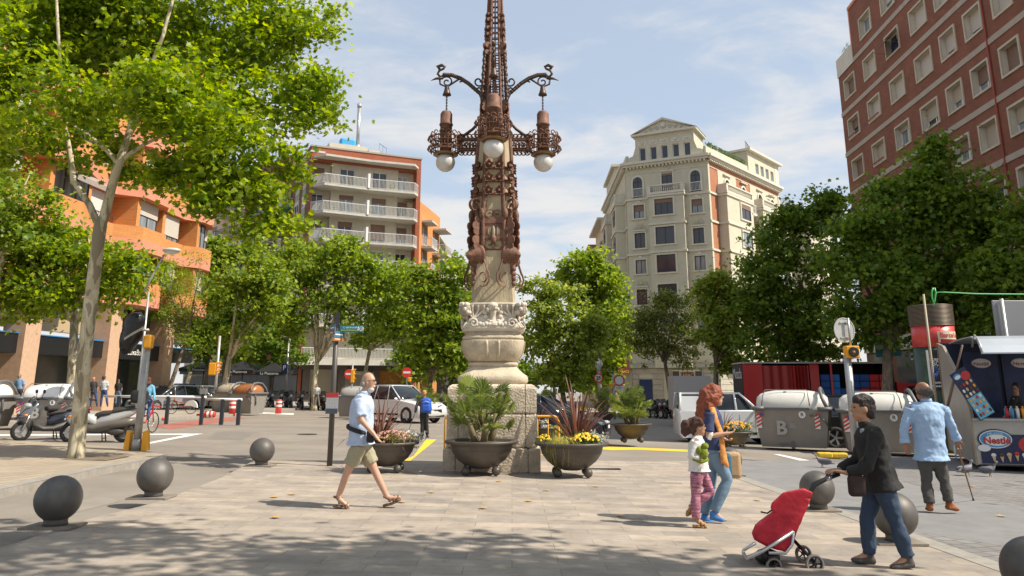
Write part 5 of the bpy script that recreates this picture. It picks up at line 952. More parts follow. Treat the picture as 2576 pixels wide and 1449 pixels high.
 def disc(mb, c, nrm, r_, th=.012, n=12, bend=0.):
  nrm = Vector(nrm).normalized(); a = nrm.cross(Vector((0, 0, 1))); a = a if a.length > .1 else Vector((1, 0, 0)); a.normalize(); b = nrm.cross(a); c = Vector(c)
  ringA = [tuple(c + (a * math.cos(2 * PI * k / n) + b * math.sin(2 * PI * k / n)) * r_ + nrm * bend * abs(math.cos(2 * PI * k / n))) for k in range(n)]
  mb.loft([ringA, [tuple(Vector(p) + nrm * th) for p in ringA]], 0, T)
 def flower(mb, c, out, r_=.085):
  out = Vector(out).normalized(); a = Vector((-out.y, out.x, 0)).normalized(); b = Vector((0, 0, 1)); c = Vector(c)
  for k in range(5):
   an = k * 2 * PI / 5 + .3; d = a * math.cos(an) + b * math.sin(an); e = a * -math.sin(an) + b * math.cos(an)
   mb.add([c, c + d * r_ * .7 + e * r_ * .5 + out * .05, c + d * r_ * 1.25 + out * .09, c + d * r_ * .7 - e * r_ * .5 + out * .05, c + d * r_ * .6 + out * .015], [(0, 1, 4), (1, 2, 4), (2, 3, 4), (3, 0, 4)], 0, T)
  mb.ball(tuple(c + out * .05), r_ * .36, 8, 6, 0, T)
 def scroll(mb, c, u, v, r_, turns=1.4, w_=.05, th=.012, sg=1, n=22, nrm=None):
  u, v, c = Vector(u), Vector(v), Vector(c); pts = [c + (u * math.cos(sg * i / n * turns * 2 * PI) + v * math.sin(sg * i / n * turns * 2 * PI)) * r_ * (1 - .8 * i / n) for i in range(n + 1)]
  mb.ribbon(pts, w_, th, u.cross(v), 0, T)
 dirs = [(0, -1), (1, 0), (0, 1), (-1, 0)]
 for V in (415, 447, 480):
  m = MB(); r_ = ring8(V + 6, 1.05); m.tube(r_, .022, 4, 0, T, closed=True, flat=2.); w, z = sq(W8(V) * 1.06, V)
  for dx_, dy_ in dirs:
   a = Vector((-dy_, dx_, 0)); o_ = Vector((dx_, dy_, 0))
   for k in (-.27, .27): flower(m, o_ * w * 1.02 + a * w * k + Vector((0, 0, z)), o_, .09)
   for k in (-.95, .95): flower(m, o_ * w * .86 + a * w * k * .82 + Vector((0, 0, z - .01)), o_ + a * k, .10)
  m.build('flower_band', ir, t)
 m = MB(); lo, hi, tp = ring8(600, 1.07), ring8(562, 1.06), ring8(545, 1.06); m.loft([lo, hi], 0, T, False, False); m.loft([[(x * 1.035, y * 1.035, z) for x, y, z in hi], [(x * 1.035, y * 1.035, z) for x, y, z in tp]], 0, T, False, False)
 lo2 = [(x * .97, y * .97, z) for x, y, z in lo]; m.loft([lo2, lo], 0, T, False, False); w, z = sq(54.5, 583)
 m.build('iron_belt', ir, t)
 m = MB()
 for dx_, dy_ in dirs:
  a = Vector((-dy_, dx_, 0)); o_ = Vector((dx_, dy_, 0))
  for k, hh in ((0, .13), (-.14, .10), (.14, .10), (-.2, .07), (.2, .07)):
   c = o_ * (w * 1.035) + a * w * k * 1.2 + Vector((0, 0, z)); m.ball(tuple(c), (.035 if k == 0 else .012,) * 2 + (hh,), 8, 6, 0, T)
 m.build('belt_slots', mat('slot stone', (.34, .29, .21), .8), t)
 m = MB()
 for dx_, dy_ in dirs:
  a = Vector((-dy_, dx_, 0)); o_ = Vector((dx_, dy_, 0)); up = Vector((0, 0, 1))
  w, z = sq(53, 540)
  for k in (-1, 1): scroll(m, o_ * w * 1.03 + a * w * .2 * k + up * (z + .0), a * k * -1, up, .12, 1.5, .05, sg=1); scroll(m, o_ * w * 1.0 + a * w * .2 * k + up * sq(53, 612)[1], a * k * -1, -up, .14, 1.4, .06, sg=1); m.ball(tuple(o_ * w * 1.08 + a * w * .55 * k + up * (z + .02)), (.06, .06, .12), 8, 6, 0, T)
  m.ball(tuple(o_ * w * 1.08 + up * sq(53, 602)[1]), (.06, .06, .10), 8, 6, 0, T)
 m.build('belt_scrolls', ir, t)
 for i, (cx, cy) in enumerate(((1, -1), (1, 1), (-1, 1), (-1, -1))):
  o_ = Vector((cx, cy, 0)).normalized(); up = Vector((0, 0, 1)); a = Vector((-o_.y, o_.x, 0)); m = MB()
  for V, s_, r_ in ((552, 1.12, .075), (568, 1.20, .095), (582, 1.17, .085), (604, 1.20, .10), (618, 1.16, .085)):
   w, z = sq(53, V)
   for k in (-.5, .5): disc(m, o_ * w * s_ * 1.13 + a * k * .16 + up * z, a * k + o_ * .1, r_, .03, 12)
   m.ball(tuple(o_ * w * s_ * .98 + up * z), (.06, .06, .05), 8, 6, 0, T)
  w, z = sq(53, 535); pts = [o_ * w * 1.14 + up * (z - .2), o_ * w * 1.16 + up * (z + .05)]; c = o_ * w * 1.30 + up * (z + .16)
  pts += [c + (-o_ * math.cos(q) + up * math.sin(q)) * .17 * (1 - q / 11) for q in np.linspace(0, 7.6, 24)]; m.ribbon(pts, .08, .014, a, 0, T)
  w, z = sq(53, 640); c = o_ * w * 1.13 + up * z; ax = (o_ + up * -.12).normalized()
  m2 = MB(); nn_ = 16; rings = []
  for r_, h_ in ((.25, -.02), (.25, .02), (.21, .03), (.205, .07), (.17, .085), (.165, .12), (.13, .135), (.125, .17), (.09, .19), (.08, .23), (.04, .26), (.01, .30)):
   b_ = ax.cross(a).normalized(); rings.append([tuple(c + (a * math.cos(2 * PI * k / nn_) + b_ * math.sin(2 * PI * k / nn_)) * r_ + ax * h_) for k in range(nn_)])
  m2.loft(rings, 0, T); m2.build('cone_boss', ir, t)
  for k in (-1, 1):
   q = c + a * k * .05 - up * .42; sc_ = [c + a * k * .22 - up * .1] ; cc = c + a * k * .2 - up * .50; sc_ += [cc + (a * k * math.cos(u) - up * math.sin(u)) * .19 * (1 - u / 13) for u in np.linspace(-.9, 8.2, 26)]; m.ribbon(sc_, .03, .014, o_, 0, T)
  for j in range(4): m.ball(tuple(c + o_ * .10 - up * (.30 + j * .1)), (.055, .055, .06), 8, 6, 0, T)
  w, z = sq(54, 690); m.ribbon([o_ * w * 1.20 + up * (z + .48), o_ * w * 1.30 + up * (z + .25), o_ * w * 1.26 + up * z], .14, .02, a, 0, T)
  m.build('corner_cluster', ir, t)
 for V, g, r_ in ((300, 1.05, .11), (270, 1.1, .12), (258, 1.12, .10), (130, 1.2, .10), (112, 1.2, .12), (84, 1.2, .065), (68, 1.25, .075), (48, 1.22, .075), (34, 1.2, .06), (-30, 1.3, .07), (-60, 1.3, .07)):
  m = MB(); w, z = sq(W8(V) * g, V)
  for i, (cx, cy) in enumerate(((1, -1), (1, 1), (-1, 1), (-1, -1))):
   o_ = Vector((cx, cy, 0)).normalized(); a = Vector((-o_.y, o_.x, 0)); c = o_ * w * 1.22 + Vector((0, 0, z))
   for k in (-.6, .6): disc(m, c + a * k * r_ * .6 - o_ * w * .1, a * k + o_ * .25, r_ * .62, .025, 10)
  for dx_, dy_ in dirs:
   for k in (-.4, .4): m.ball((dx_ * w + -dy_ * k * w, dy_ * w + dx_ * k * w, z), (.028, .028, .05), 6, 5, 0, T)
  m.build('leaf_ring', ir, t)
 m = MB()
 for i, V in enumerate(range(250, 130, -9)):
  w, z = sq(W8(V) * 1.08, V)
  for cx, cy in ((1, -1), (1, 1), (-1, 1), (-1, -1)): m.ball((cx * w * .95 * (1 + .06 * (i % 2)), cy * w * .95, z), (.042, .042, .075), 6, 5, 0, T)
 m.build('crockets', irk, t)
 arm = 1.24; zA = zz(410, 0) ; sc_ = 1.
 zg = P(1121, 410, ya).z - base.z; glob = mat('frosted globe glass', (.60, .59, .56), .25, spec=.8, nz=(6, .12), coat=.4)
 armw = abs(P(1121, 385, ya).x - X)
 for i in range(4):
  Rm = T @ Matrix.Rotation(i * PI / 2, 4, 'Z'); k = armw; up = Vector((0, 0, 1)); zp = lambda V: P(1121, V, ya).z - base.z; r = lambda px: px * .00905
  m = MB()
  c0 = (sq(W8(250) * 1.0, 250)[0] * .8, 0, zp(262)); path = [c0, (sq(W8(235), 235)[0] * 1.25, 0, zp(236)), (k * .55, 0, zp(210)), (k * .72, 0, zp(197)), (k * .9, 0, zp(189)), (k * 1.06, 0, zp(188)), (k * 1.14, 0, zp(194))]
  m.tube(path, [.04, .045, .045, .045, .05, .04, .02], 8, 0, Rm)
  for q in np.linspace(0, 1, 26):
   j = q * (len(path) - 2); a_ = int(j); f = j - a_; p = Vector(path[a_]).lerp(Vector(path[a_ + 1]), f); m.ball(tuple(p), (.05, .055, .05), 6, 4, 0, Rm)
  m.tube([(k * 1.14, 0, zp(194)), (k * 1.20, 0, zp(186)), (k * 1.17, 0, zp(178)), (k * 1.08, 0, zp(173)), (k * 1.05, 0, zp(168)), (k * 1.12, 0, zp(164)), (k * 1.2, 0, zp(168)), (k * 1.16, 0, zp(174))], [.025, .028, .028, .028, .032, .04, .05, .03], 6, 0, Rm)
  m.tube([(k * 1.10, 0, zp(196)), (k * 1.24, 0, zp(198)), (k * 1.34, 0, zp(203))], [.04, .025, .005], 6, 0, Rm)
  cc = Vector((k * 1.0, 0, zp(206)))
  m.tube([tuple(cc + Vector((.14 * (1 - u / 11) * math.cos(u), 0, .14 * (1 - u / 11) * math.sin(u)))) for u in np.linspace(.5, 9, 26)], .018, 5, 0, Rm)
  m.tube([(k * 1.16, 0, zp(196)), (k * 1.14, 0, zp(212)), (k * 1.0, 0, zp(219)), (k * .84, 0, zp(206)), (k * .72, 0, zp(197))], .022, 6, 0, Rm); m.tube([(k * .72, 0, zp(197)), (k * .68, 0, zp(205)), (k * .74, 0, zp(206))], .022, 6, 0, Rm)
  for V, rr_ in ((205, .13), (226, .1)):
   c = Vector((sq(W8(V), V)[0] + rr_ * .9, 0, zp(V))); m.tube([tuple(c + Vector((rr_ * (1 - u / 9) * math.cos(u + 3), 0, rr_ * (1 - u / 9) * math.sin(u + 3)))) for u in np.linspace(0, 7, 22)], .02, 5, 0, Rm)
  for q in range(4): m.tube([(c0[0] * 1.0, 0, zp(232 - q * 4)), (c0[0] * 1.2, 0, zp(228 - q * 4)), (c0[0] * 1.55, 0, zp(232 - q * 5))], .016, 5, 0, Rm)
  m.tube([(sq(W8(262), 262)[0] * 1.0, 0, zp(262)), (c0[0] * 1.3, 0, zp(300)), (k * .45, 0, zp(325)), (k * .62, 0, zp(340)), (k * .78, 0, zp(346))], .034, 7, 0, Rm)
  o = m.build('lamp_bracket', irk, t)
  mb = MB(); mb.lathe([(.02, .2), (.045, .19), (.06, .1), (.08, .03), (.10, -.02), (.0, -.03)], (k, 0, zp(232) - .05), 12, 0, Rm); subpart(mb, 'bell', irk, o)
  mb = MB(); z0, z1 = zp(236) - .03, zp(279)
  nl = 11
  for j in range(nl): zc_ = z0 + (z1 - z0) * (j + .5) / nl; mb.tube([(k + (.016 * math.cos(u) if j % 2 else 0), (0 if j % 2 else .016 * math.cos(u)), zc_ + .03 * math.sin(u)) for u in np.linspace(0, 2 * PI, 9)[:-1]], .006, 4, 0, Rm, closed=True)
  subpart(mb, 'chain', irk, o)
  m = MB(); zt_, zb_ = zp(279), zp(388); rc = .132
  m.lathe([(.02, zt_), (rc * .75, zt_ - .02), (rc, zt_ - .08), (rc, zp(311)), (rc * 1.12, zp(312)), (rc * 1.15, zp(314)), (rc * 1.12, zp(316)), (rc, zp(317)), (rc, zb_)], (k, 0, 0), 24, 0, Rm); o = m.build('lamp_canister', ir, t)
  m = MB(); m.lathe([(rc, zb_ + .04), (.26, zb_ + .02), (.275, zb_ - .02), (.25, zb_ - .035), (.2, zb_ - .04)], (k, 0, 0), 28, 0, Rm); subpart(m, 'saucer', mat('brass rim', (.26, .15, .07), .4, .8), o)
  m = MB(); m.ball((k, 0, zg + .015), .212, 24, 16, 0, Rm); subpart(m, 'globe', glob, o)
  m = MB(); rb = .31; zu, zl = zp(347), zp(379)
  for z_, rw in ((zu, .018), (zl, .018), ((zu + zl) / 2 + .05, .012), ((zu + zl) / 2 - .08, .012)): m.tube([(k + rb * math.cos(u), rb * math.sin(u), z_) for u in np.linspace(0, 2 * PI, 25)[:-1]], rw, 5, 0, Rm, closed=True)
  for j in range(28): u = 2 * PI * j / 28; m.tube([(k + rb * math.cos(u), rb * math.sin(u), zu), (k + rb * math.cos(u), rb * math.sin(u), zl)], .009, 4, 0, Rm)
  for j in range(14):
   u = 2 * PI * j / 14; c = Vector((k + rb * 1.04 * math.cos(u), rb * 1.04 * math.sin(u), 0)); tt = Vector((-math.sin(u), math.cos(u), 0)); oo = Vector((math.cos(u), math.sin(u), 0))
   m.tube([tuple(c + Vector((0, 0, zu + .05)) + (tt * math.cos(v) + Vector((0, 0, 1)) * math.sin(v)) * .065 * (1 - v / 9)) for v in np.linspace(0, 6, 12)], .012, 4, 0, Rm)
   for z_ in (zu - .03, zl + .04): m.add([c + Vector((0, 0, z_)) + oo * .01, c + tt * .06 + Vector((0, 0, z_ + .05)) + oo * .05, c + oo * .09 + Vector((0, 0, z_ - .02)), c - tt * .06 + Vector((0, 0, z_ + .05)) + oo * .05, c + oo * .03 + Vector((0, 0, z_ - .09))], [(0, 1, 2), (0, 2, 3), (1, 4, 2), (2, 4, 3)], 0, Rm)
  m.build('filigree_basket', ir, t)
  m = MB(); xa, xb = sq(40, 360)[0] * .95, k - rb
  for z_ in (zp(349), zp(353), zp(374), zp(378)): m.box(xa, xb, -.05, .05, z_ - .012, z_ + .012, 0, Rm)
  for j in range(12): x = xa + (xb - xa) * (j + .5) / 12; m.box(x - .01, x + .01, -.04, .04, zp(374), zp(353), 0, Rm)
  for j in range(5):
   x = xa + (xb - xa) * (j + .5) / 5
   for z_, sg in ((zp(344), 1), (zp(384), -1)):
    m.tube([(x + .07 * (1 - v / 9) * math.cos(v), 0, z_ + sg * .07 * (1 - v / 9) * math.sin(v)) for v in np.linspace(0, 6.5, 12)], .014, 4, 0, Rm)
   for sgy in (-1, 1): m.add([(x, sgy * .05, zp(364)), (x + .07, sgy * .10, zp(357)), (x + .02, sgy * .12, zp(364)), (x - .05, sgy * .1, zp(358)), (x, sgy * .1, zp(371))], [(0, 1, 2), (0, 2, 3), (1, 4, 2), (2, 4, 3)], 0, Rm)
  m.build('filigree_beam', ir, t)
lamp()
# ------------------------------------------------------------------ sphere bollards
def spheres():
 IRON = mat('cast iron grey', (.115, .105, .096), .55, .3, nz=(3.5, .35), bump=(14, .12), stretch=(1, 1, .5)); PL = mat('base slab', (.22, .185, .15), .85, nz=(6, .25))
 def one(u, v, label, r=.232, du=None):
  g = G(u, v); t = thing('sphere_bollard', label, 'bollard', g, 'iron sphere bollards lining the plaza')
  s = MB(); s.ball((g.x, g.y, g.z + r + .055), r, 40, 28); s.build('ball', IRON, t); s = MB(); s.lathe([(.125, .02), (.115, .06), (.12, .12), (.15, .16)], tuple(g), 24); s.build('neck', IRON, t)
  s = MB(); s.box(g.x - .28, g.x + .24, g.y - .2, g.y + .2, g.z + .002, g.z + .025, 0); s.build('base_slab', PL, t); return t
 one(138, 1327, 'grey iron sphere bollard nearest at the left, in front of the whole row')
 one(385, 1253, 'grey iron sphere bollard, middle of the three at the left')
 one(657, 1173, 'smallest grey iron sphere bollard of the three at the left, by the traffic island')
 one(2258, 1366, 'iron sphere bollard partly hidden behind the legs of the woman pushing the trolley')
 one(2060, 1284, 'iron sphere bollard just behind the red shopping trolley')
 one(2618, 1538, 'iron sphere bollard cut off by the lower right corner of the picture')
 one(1838, 1196, 'iron sphere bollard mostly hidden behind the red haired woman')
spheres()
# ------------------------------------------------------------------ planters and their plants
PLM = mat('planter iron', (.095, .082, .07), .5, .35, nz=(3, .2), bump=(22, .15)); SOIL = mat('planter soil', (.07, .05, .035), .95, nz=(15, .4))
def planter(u, v, wpx, label, y=None):
 """v is the row where the feet stand"""
 g = G(u, v) if y is None else Vector((P(u, v, y).x, y, gz(P(u, v, y).x, y))); k = g.y / 2056; R_ = wpx / 2 * k
 t = thing('bowl_planter', label, 'planter', g, 'iron bowl planters around the lamp'); s = R_ / .70; hb = .11 * s
 m = MB(); pr = [(.02, hb), (.16, hb + .01), (.33, hb + .07), (.46, hb + .17), (.555, hb + .30), (.585, hb + .40), (.59, hb + .44), (.68, hb + .455), (.70, hb + .475), (.70, hb + .50), (.685, hb + .515), (.57, hb + .505), (.55, hb + .46)]
 m.lathe([(r * s, hb + (z - hb) * s) for r, z in pr], tuple(g), 48)
 for z, r in ((.24, .516), (.33, .567)): m.lathe([(r * s * .985, hb + z * s), (r * s + .004, hb + z * s + .008), (r * s + .004, hb + z * s + .014), (r * s * .99, hb + z * s + .022)], tuple(g), 48, caps=False)
 m.build('bowl', PLM, t); m = MB(); m.lathe([(.56 * s, 0), (.3 * s, .03), (.01, .05)], (g.x, g.y, g.z + hb + .455 * s), 24); m.build('soil', SOIL, t)
 for i in range(4):
  a = PI / 4 + i * PI / 2; m = MB(); m.ball((g.x + .42 * s * math.cos(a) * .95, g.y + .42 * s * math.sin(a) * .8, g.z + .085 * s), .083 * s, 16, 10); m.cyl((g.x + .42 * s * math.cos(a) * .95, g.y + .42 * s * math.sin(a) * .8, g.z + .1 * s), (g.x + .30 * s * math.cos(a), g.y + .3 * s * math.sin(a), g.z + hb + .12 * s), .03 * s); m.build('foot_ball', PLM, t)
 return g, s, g.z + hb + .47 * s
PALM = leafmat('fan palm leaf', (.08, .13, .03), (.27, .33, .07), .3); PALMD = leafmat('dead palm leaf', (.28, .20, .09), (.40, .30, .14), .2)
def palm(c, h, w, label, n=42, seed=1, group='fan palms growing in the planters'):
 rnd = random.Random(seed); t = thing('fan_palm', label, 'palm', c, group); m = MB(); st = MB(); c = Vector(c)
 for j in range(5): a = j * 1.26; p = c + Vector((.12 * math.cos(a), .12 * math.sin(a), -.05)); st.tube([p, p + Vector((.1 * math.cos(a), .1 * math.sin(a), h * .2)), p + Vector((.14 * math.cos(a), .14 * math.sin(a), h * (.3 if j else .45)))], [.07, .06, .045], 8)
 for i in range(n):
  a = rnd.uniform(0, 2 * PI); el = rnd.uniform(.05, 1.35) if i > n * .25 else rnd.uniform(1.0, 1.5); ln = rnd.uniform(.45, 1.) ; o = c + Vector((rnd.uniform(-.12, .12), rnd.uniform(-.12, .12), rnd.uniform(.05, .3) * h))
  d = Vector((math.cos(a) * math.cos(el), math.sin(a) * math.cos(el), math.sin(el))); reach = ln * (w * .36 * math.cos(el) + h * .5 * math.sin(el)); e = o + d * reach
  st.tube([o, o.lerp(e, .5) + Vector((0, 0, .03)), e], .007, 4, 0)
  side = d.cross(Vector((0, 0, 1))).normalized(); upv = side.cross(d).normalized(); ns = 19; Rl = rnd.uniform(.30, .46) * max(w, h) * .46; pl = side; tilt = rnd.uniform(-.3, .5); ax = (d * (.3 + .7 * math.sin(el)) + Vector((0, 0, 1)) * (.75 - .7 * rnd.random())).normalized(); side = Vector((-d.y, d.x, 0)).normalized()
  for k in range(ns):
   th = (k - (ns - 1) / 2) / ns * 3.9; dd = (ax * math.cos(th) + side * math.sin(th)); ww = (side * math.cos(th) - ax * math.sin(th)) * .017 * (Rl / .3); nn_ = ax.cross(side).normalized(); mid = e + dd * Rl * .6 + nn_ * .012
   m.add([e, mid + ww, e + dd * Rl * rnd.uniform(.9, 1.08) - Vector((0, 0, .04 * rnd.random())), mid - ww], [(0, 1, 2), (0, 2, 3)])
 m.build('fronds', PALM, t); st.build('stems', mat('palm stem', (.16, .13, .06), .8), t)
def blades(c, n, h, spread, w, colmat, label, name, cat, seed=1, curl=.35, group=None, flat=.5):
 rnd = random.Random(seed); t = thing(name, label, cat, c, group); m = MB(); c = Vector(c)
 for i in range(n):
  a = rnd.uniform(0, 2 * PI); s = rnd.random() ** .8 * spread; L_ = h * rnd.uniform(.55, 1.05) * (1 - .25 * s); d = Vector((math.cos(a), math.sin(a), 0)); o = c + d * rnd.random() * .07 + Vector((0, 0, -.04)); side = Vector((-d.y, d.x, 0)); side = (side + Vector((rnd.uniform(-.6, .6), rnd.uniform(-.6, .6), 0))).normalized(); pts = []
  for j in range(6): u = j / 5; el = 1.5 - s * 1.0 - u * u * curl * (1 + s); pts.append(o + d * L_ * u * math.cos(el) + Vector((0, 0, L_ * u * math.sin(el))))
  ws = [w * .6, w, w, w * .8, w * .5, .001]; vs = []
  for p, q in zip(pts, ws): vs += [p - side * q, p + Vector((d.x, d.y, 0)) * q * -.3, p + side * q]
  m.add(vs, [f for j in range(5) for f in ((j * 3, j * 3 + 1, j * 3 + 4, j * 3 + 3), (j * 3 + 1, j * 3 + 2, j * 3 + 5, j * 3 + 4))])
 m.build('leaves', colmat, t)
 return t
def tuft(c, r, h, n, size, lm, label, name='flower_clump', cat='flowers', flm=None, nf=0, seed=1, fs=.022, group=None):
 t = thing(name, label, cat, c, group); V, fs_, nv, m_ = foliage([((c[0], c[1], c[2] + h * .35), (r[0], r[1], h * .65))], n, size, 'round', seed, clump=.03, shell=.5, cl_per=5, droop=-.3); me = mesh_from_leaves('foliage', V, fs_, nv, m_, lm); o = bpy.data.objects.new('foliage', me); C.objects.link(o); o.parent = t; o.matrix_parent_inverse = Matrix.Translation(-Vector(c))
 if nf:
  rnd = random.Random(seed); m = MB()
  for i in range(nf):
   a = rnd.uniform(0, 2 * PI); e = rnd.uniform(.15, 1.5); p = Vector((c[0] + r[0] * 1.02 * math.cos(a) * math.cos(e), c[1] + r[1] * 1.02 * math.sin(a) * math.cos(e), c[2] + h * .35 + h * .68 * math.sin(e)))
   k0 = rnd.random() * 6
   m.add([p + Vector((fs * math.cos(k0 + q * 1.2566), fs * .6 * math.sin(k0 + q * 1.2566) - .01, fs * math.sin(k0 + q * 1.2566))) for q in range(5)] + [p + Vector((0, -.012, .012))], [(q, (q + 1) % 5, 5) for q in range(5)])
  m.build('blossoms', flm, t)
FLAX = leafmat('red flax leaf', (.10, .035, .03), (.24, .12, .07), .25); GRASS = leafmat('golden sedge', (.38, .38, .06), (.62, .60, .16), .4); HERB = leafmat('herb leaf', (.14, .15, .03), (.28, .22, .06), .3); SILV = leafmat('silver leaf', (.42, .43, .38), (.62, .62, .56), .15); YEL = mat('yellow petal', (.85, .55, .02), .6); GRN = leafmat('bedding leaf', (.05, .11, .02), (.13, .20, .04), .3); PINK = mat('dusty pink petal', (.55, .28, .22), .6)
g, s, z = planter(970, 1187, 162, 'iron bowl planter with red flax behind the walking man')
blades((g.x - .12, g.y, z), 66, 1.15, .95, .017, FLAX, 'clump of dark red flax blades behind the walking man', 'flax_plant', 'plant', 3, group='red flax plants in the planters')
tuft((g.x + .13, g.y - .17, z), (.36, .25), .22, 900, .035, HERB, 'low green and rusty pink bedding in the bowl behind the walking man', flm=PINK, nf=90, seed=3)
tuft((g.x + .46, g.y - .02, z), (.17, .2), .26, 520, .035, SILV, 'silvery white dusty miller at the right rim of the bowl behind the walking man', 'silver_plant', 'plant', seed=4)
tuft((g.x - .45, g.y - .05, z), (.13, .2), .16, 260, .03, GRASS, 'small yellow grass tuft at the left rim of the bowl behind the walking man', 'grass_tuft', 'plant', seed=5)
g, s, z = planter(1211, 1194, 183, 'central iron bowl planter with the large fan palm before the lamp pedestal')
palm((g.x, g.y, z), 1.25, 1.5, 'large fan palm in the central bowl in front of the lamp pedestal', 30, 5)
g, s, z = planter(1439, 1199, 184, 'iron bowl planter with yellow flowers and tall red flax right of the lamp')
blades((g.x + .10, g.y + .05, z), 40, 1.35, .7, .03, FLAX, 'tall stiff reddish flax blades in the bowl right of the lamp', 'flax_plant', 'plant', 8, curl=.12, group='red flax plants in the planters')
blades((g.x - .20, g.y - .22, z + .04), 330, .52, 1.1, .0035, GRASS, 'fountain of golden sedge spilling over the bowl right of the lamp', 'sedge_grass', 'plant', 9, curl=1.9)
tuft((g.x + .22, g.y - .25, z), (.27, .2), .2, 700, .03, GRN, 'yellow flowers at the front of the bowl right of the lamp', flm=YEL, nf=65, seed=6)
tuft((g.x - .5, g.y - .02, z), (.13, .17), .16, 300, .03, GRN, 'small yellow flower clump at the left rim of the bowl right of the lamp', flm=YEL, nf=24, seed=7)
tuft((g.x + .42, g.y + .0, z), (.2, .2), .26, 500, .035, SILV, 'silvery foliage at the right rim of the bowl right of the lamp', 'silver_plant', 'plant', seed=8)
g, s, z = planter(1590, 1113, 102, 'iron bowl planter with a bushy fan palm on the sunlit strip right of the lamp')
palm((g.x, g.y, z), 1.25, 1.5, 'bushy fan palm in the bowl standing alone on the road strip', 60, 12)
g, s, z = planter(1850, 1128, 92, 'iron bowl planter with orange yellow flowers behind the red haired woman')
blades((g.x - .3, g.y, z), 40, .95, .8, .016, FLAX, 'dark flax blades beside the red haired woman', 'flax_plant', 'plant', 13, group='red flax plants in the planters')
tuft((g.x + .06, g.y - .1, z), (.42, .3), .3, 900, .045, GRN, 'orange yellow flowers beside the red haired woman', flm=mat('orange yellow petal', (.72, .36, .02), .6), nf=75, seed=9, fs=.024)
g, s, z = planter(1378, 1108, 70, 'iron bowl planter seen through the yellow barrier beside the black car')
tuft((g.x - .12, g.y - .1, z), (.2, .2), .3, 420, .05, SILV, 'white leaved plant behind the yellow barrier', 'silver_plant', 'plant', seed=14); blades((g.x + .2, g.y - .1, z), 120, .5, 1., .005, GRASS, 'yellow grass behind the yellow barrier', 'sedge_grass', 'plant', 15, curl=1.7)
blades((g.x - .3, g.y, z), 26, .95, .8, .016, FLAX, 'red flax just right of the pedestal behind the yellow barrier', 'flax_plant', 'plant', 16, group='red flax plants in the planters')
for (u, v, w_, y, kind, lb, lp) in ((1518, 1047, 62, 41, 'p', 'far iron bowl planter with a dark palm under the speed sign', 'shaded fan palm below the round speed limit sign'), (1448, 1040, 55, 44, 'f', 'far iron bowl planter with yellow flowers beyond the black car', 'spiky grey flax beyond the black car'), (1078, 1040, 62, 40, 'p', 'far iron bowl planter with a palm beside the backpack woman', 'bright fan palm just right of the backpack woman'), (1375, 1035, 50, 40, 'p', 'far iron bowl planter mostly hidden by the black car', 'fan palm crown showing above the black car')):
 g, s, z = planter(u, v, w_, lb, y)
 if kind == 'p': palm((g.x, g.y, z), 1.3, 1.5, lp, 34, int(u))
 else: blades((g.x, g.y, z), 40, 1.1, .8, .02, FLAX, lp, 'flax_plant', 'plant', 20, group='red flax plants in the planters'); tuft((g.x + .3, g.y - .2, z), (.3, .3), .25, 260, .06, GRN, 'yellow flowers beyond the black car', flm=YEL, nf=60, seed=21, fs=.04)
def barrier(pa, pb_, y, label, h=1.05):
 ym = mat('yellow barrier paint', (.80, .40, .03), .45); a, b = P(pa[0], pa[1], y), P(pb_[0], pb_[1], y); z0 = gz(a.x, y) - .1
 t = thing('tube_barrier', label, 'barrier', (a.x, y, z0), 'yellow tubular crowd barriers'); x0, x1 = a.x, b.x; zt = a.z; m = MB()
 m.tube([(x0, y, z0), (x0, y, zt - .1), (x0 + .03, y, zt - .03), (x0 + .1, y, zt), (x1 - .1, y, zt), (x1 - .03, y, zt - .03), (x1, y, zt - .1), (x1, y, z0)], .024, 8); m.build('frame', ym, t)
 n = max(2, int((x1 - x0) / .22)); m = MB(); m.tube([(x0, y, z0 + .2), (x1, y, z0 + .2)], .015, 6); m.build('rail', ym, t)
 for k in range(1, n): m = MB(); x = x0 + (x1 - x0) * k / n; m.tube([(x, y, z0 + .2), (x, y, zt)], .010, 6); m.build('bar', ym, t)
 m = MB(); m.box(x0 - .04, x0 + .04, y - .3, y + .3, z0, z0 + .03); m.box(x1 - .04, x1 + .04, y - .3, y + .3, z0, z0 + .03); m.build('foot', ym, t)
barrier((1300, 1047), (1405, 1047), 18.6, 'yellow tubular barrier sticking out right of the lamp pedestal'); barrier((1120, 1045), (1190, 1045), 18.3, 'yellow tubular barrier peeping out left of the lamp pedestal')
# ------------------------------------------------------------------ street furniture
STEEL = mat('galvanised steel', (.40, .40, .39), .45, .5, nz=(6, .15)); DPOLE = mat('dark grey pole', (.085, .075, .07), .5, .2); YEL_ = mat('signal yellow', (.80, .36, .015), .5); BLK = mat('black plastic', (.015, .015, .016), .45); RUB = mat('tyre rubber', (.02, .019, .018), .8); CHR = mat('alloy', (.55, .55, .56), .3, .8); REDP = mat('traffic red', (.62, .035, .025), .5); WPL = mat('white plate', (.76, .75, .72), .5); ORL = mat('amber lens', (.75, .22, .01), .3); REDL = mat('tail light red', (.42, .01, .01), .25)
def facing(p): return frame(p, (1, 0, 0))
def plane_disc(mb, Mx, r, t0, t1, n=28): mb.lathe([(r, t0), (r, t1)], (0, 0, 0), n, 0, Mx, False)
def pole(name, label, cat, ub, vb, ut, vt, r, m, y=None, group=None, up=0.):
 g = G(ub, vb) if y is None else Vector((P(ub, vb, y).x, y, gz(P(ub, vb, y).x, y))); t = thing(name, label, cat, g, group); tp = P(ut, vt, g.y); mb = MB(); mb.cyl(g - Vector((0, 0, .1)), (g.x, g.y, tp.z), r, r * .92, 14); mb.build('pole', m, t); return t, g.y, g
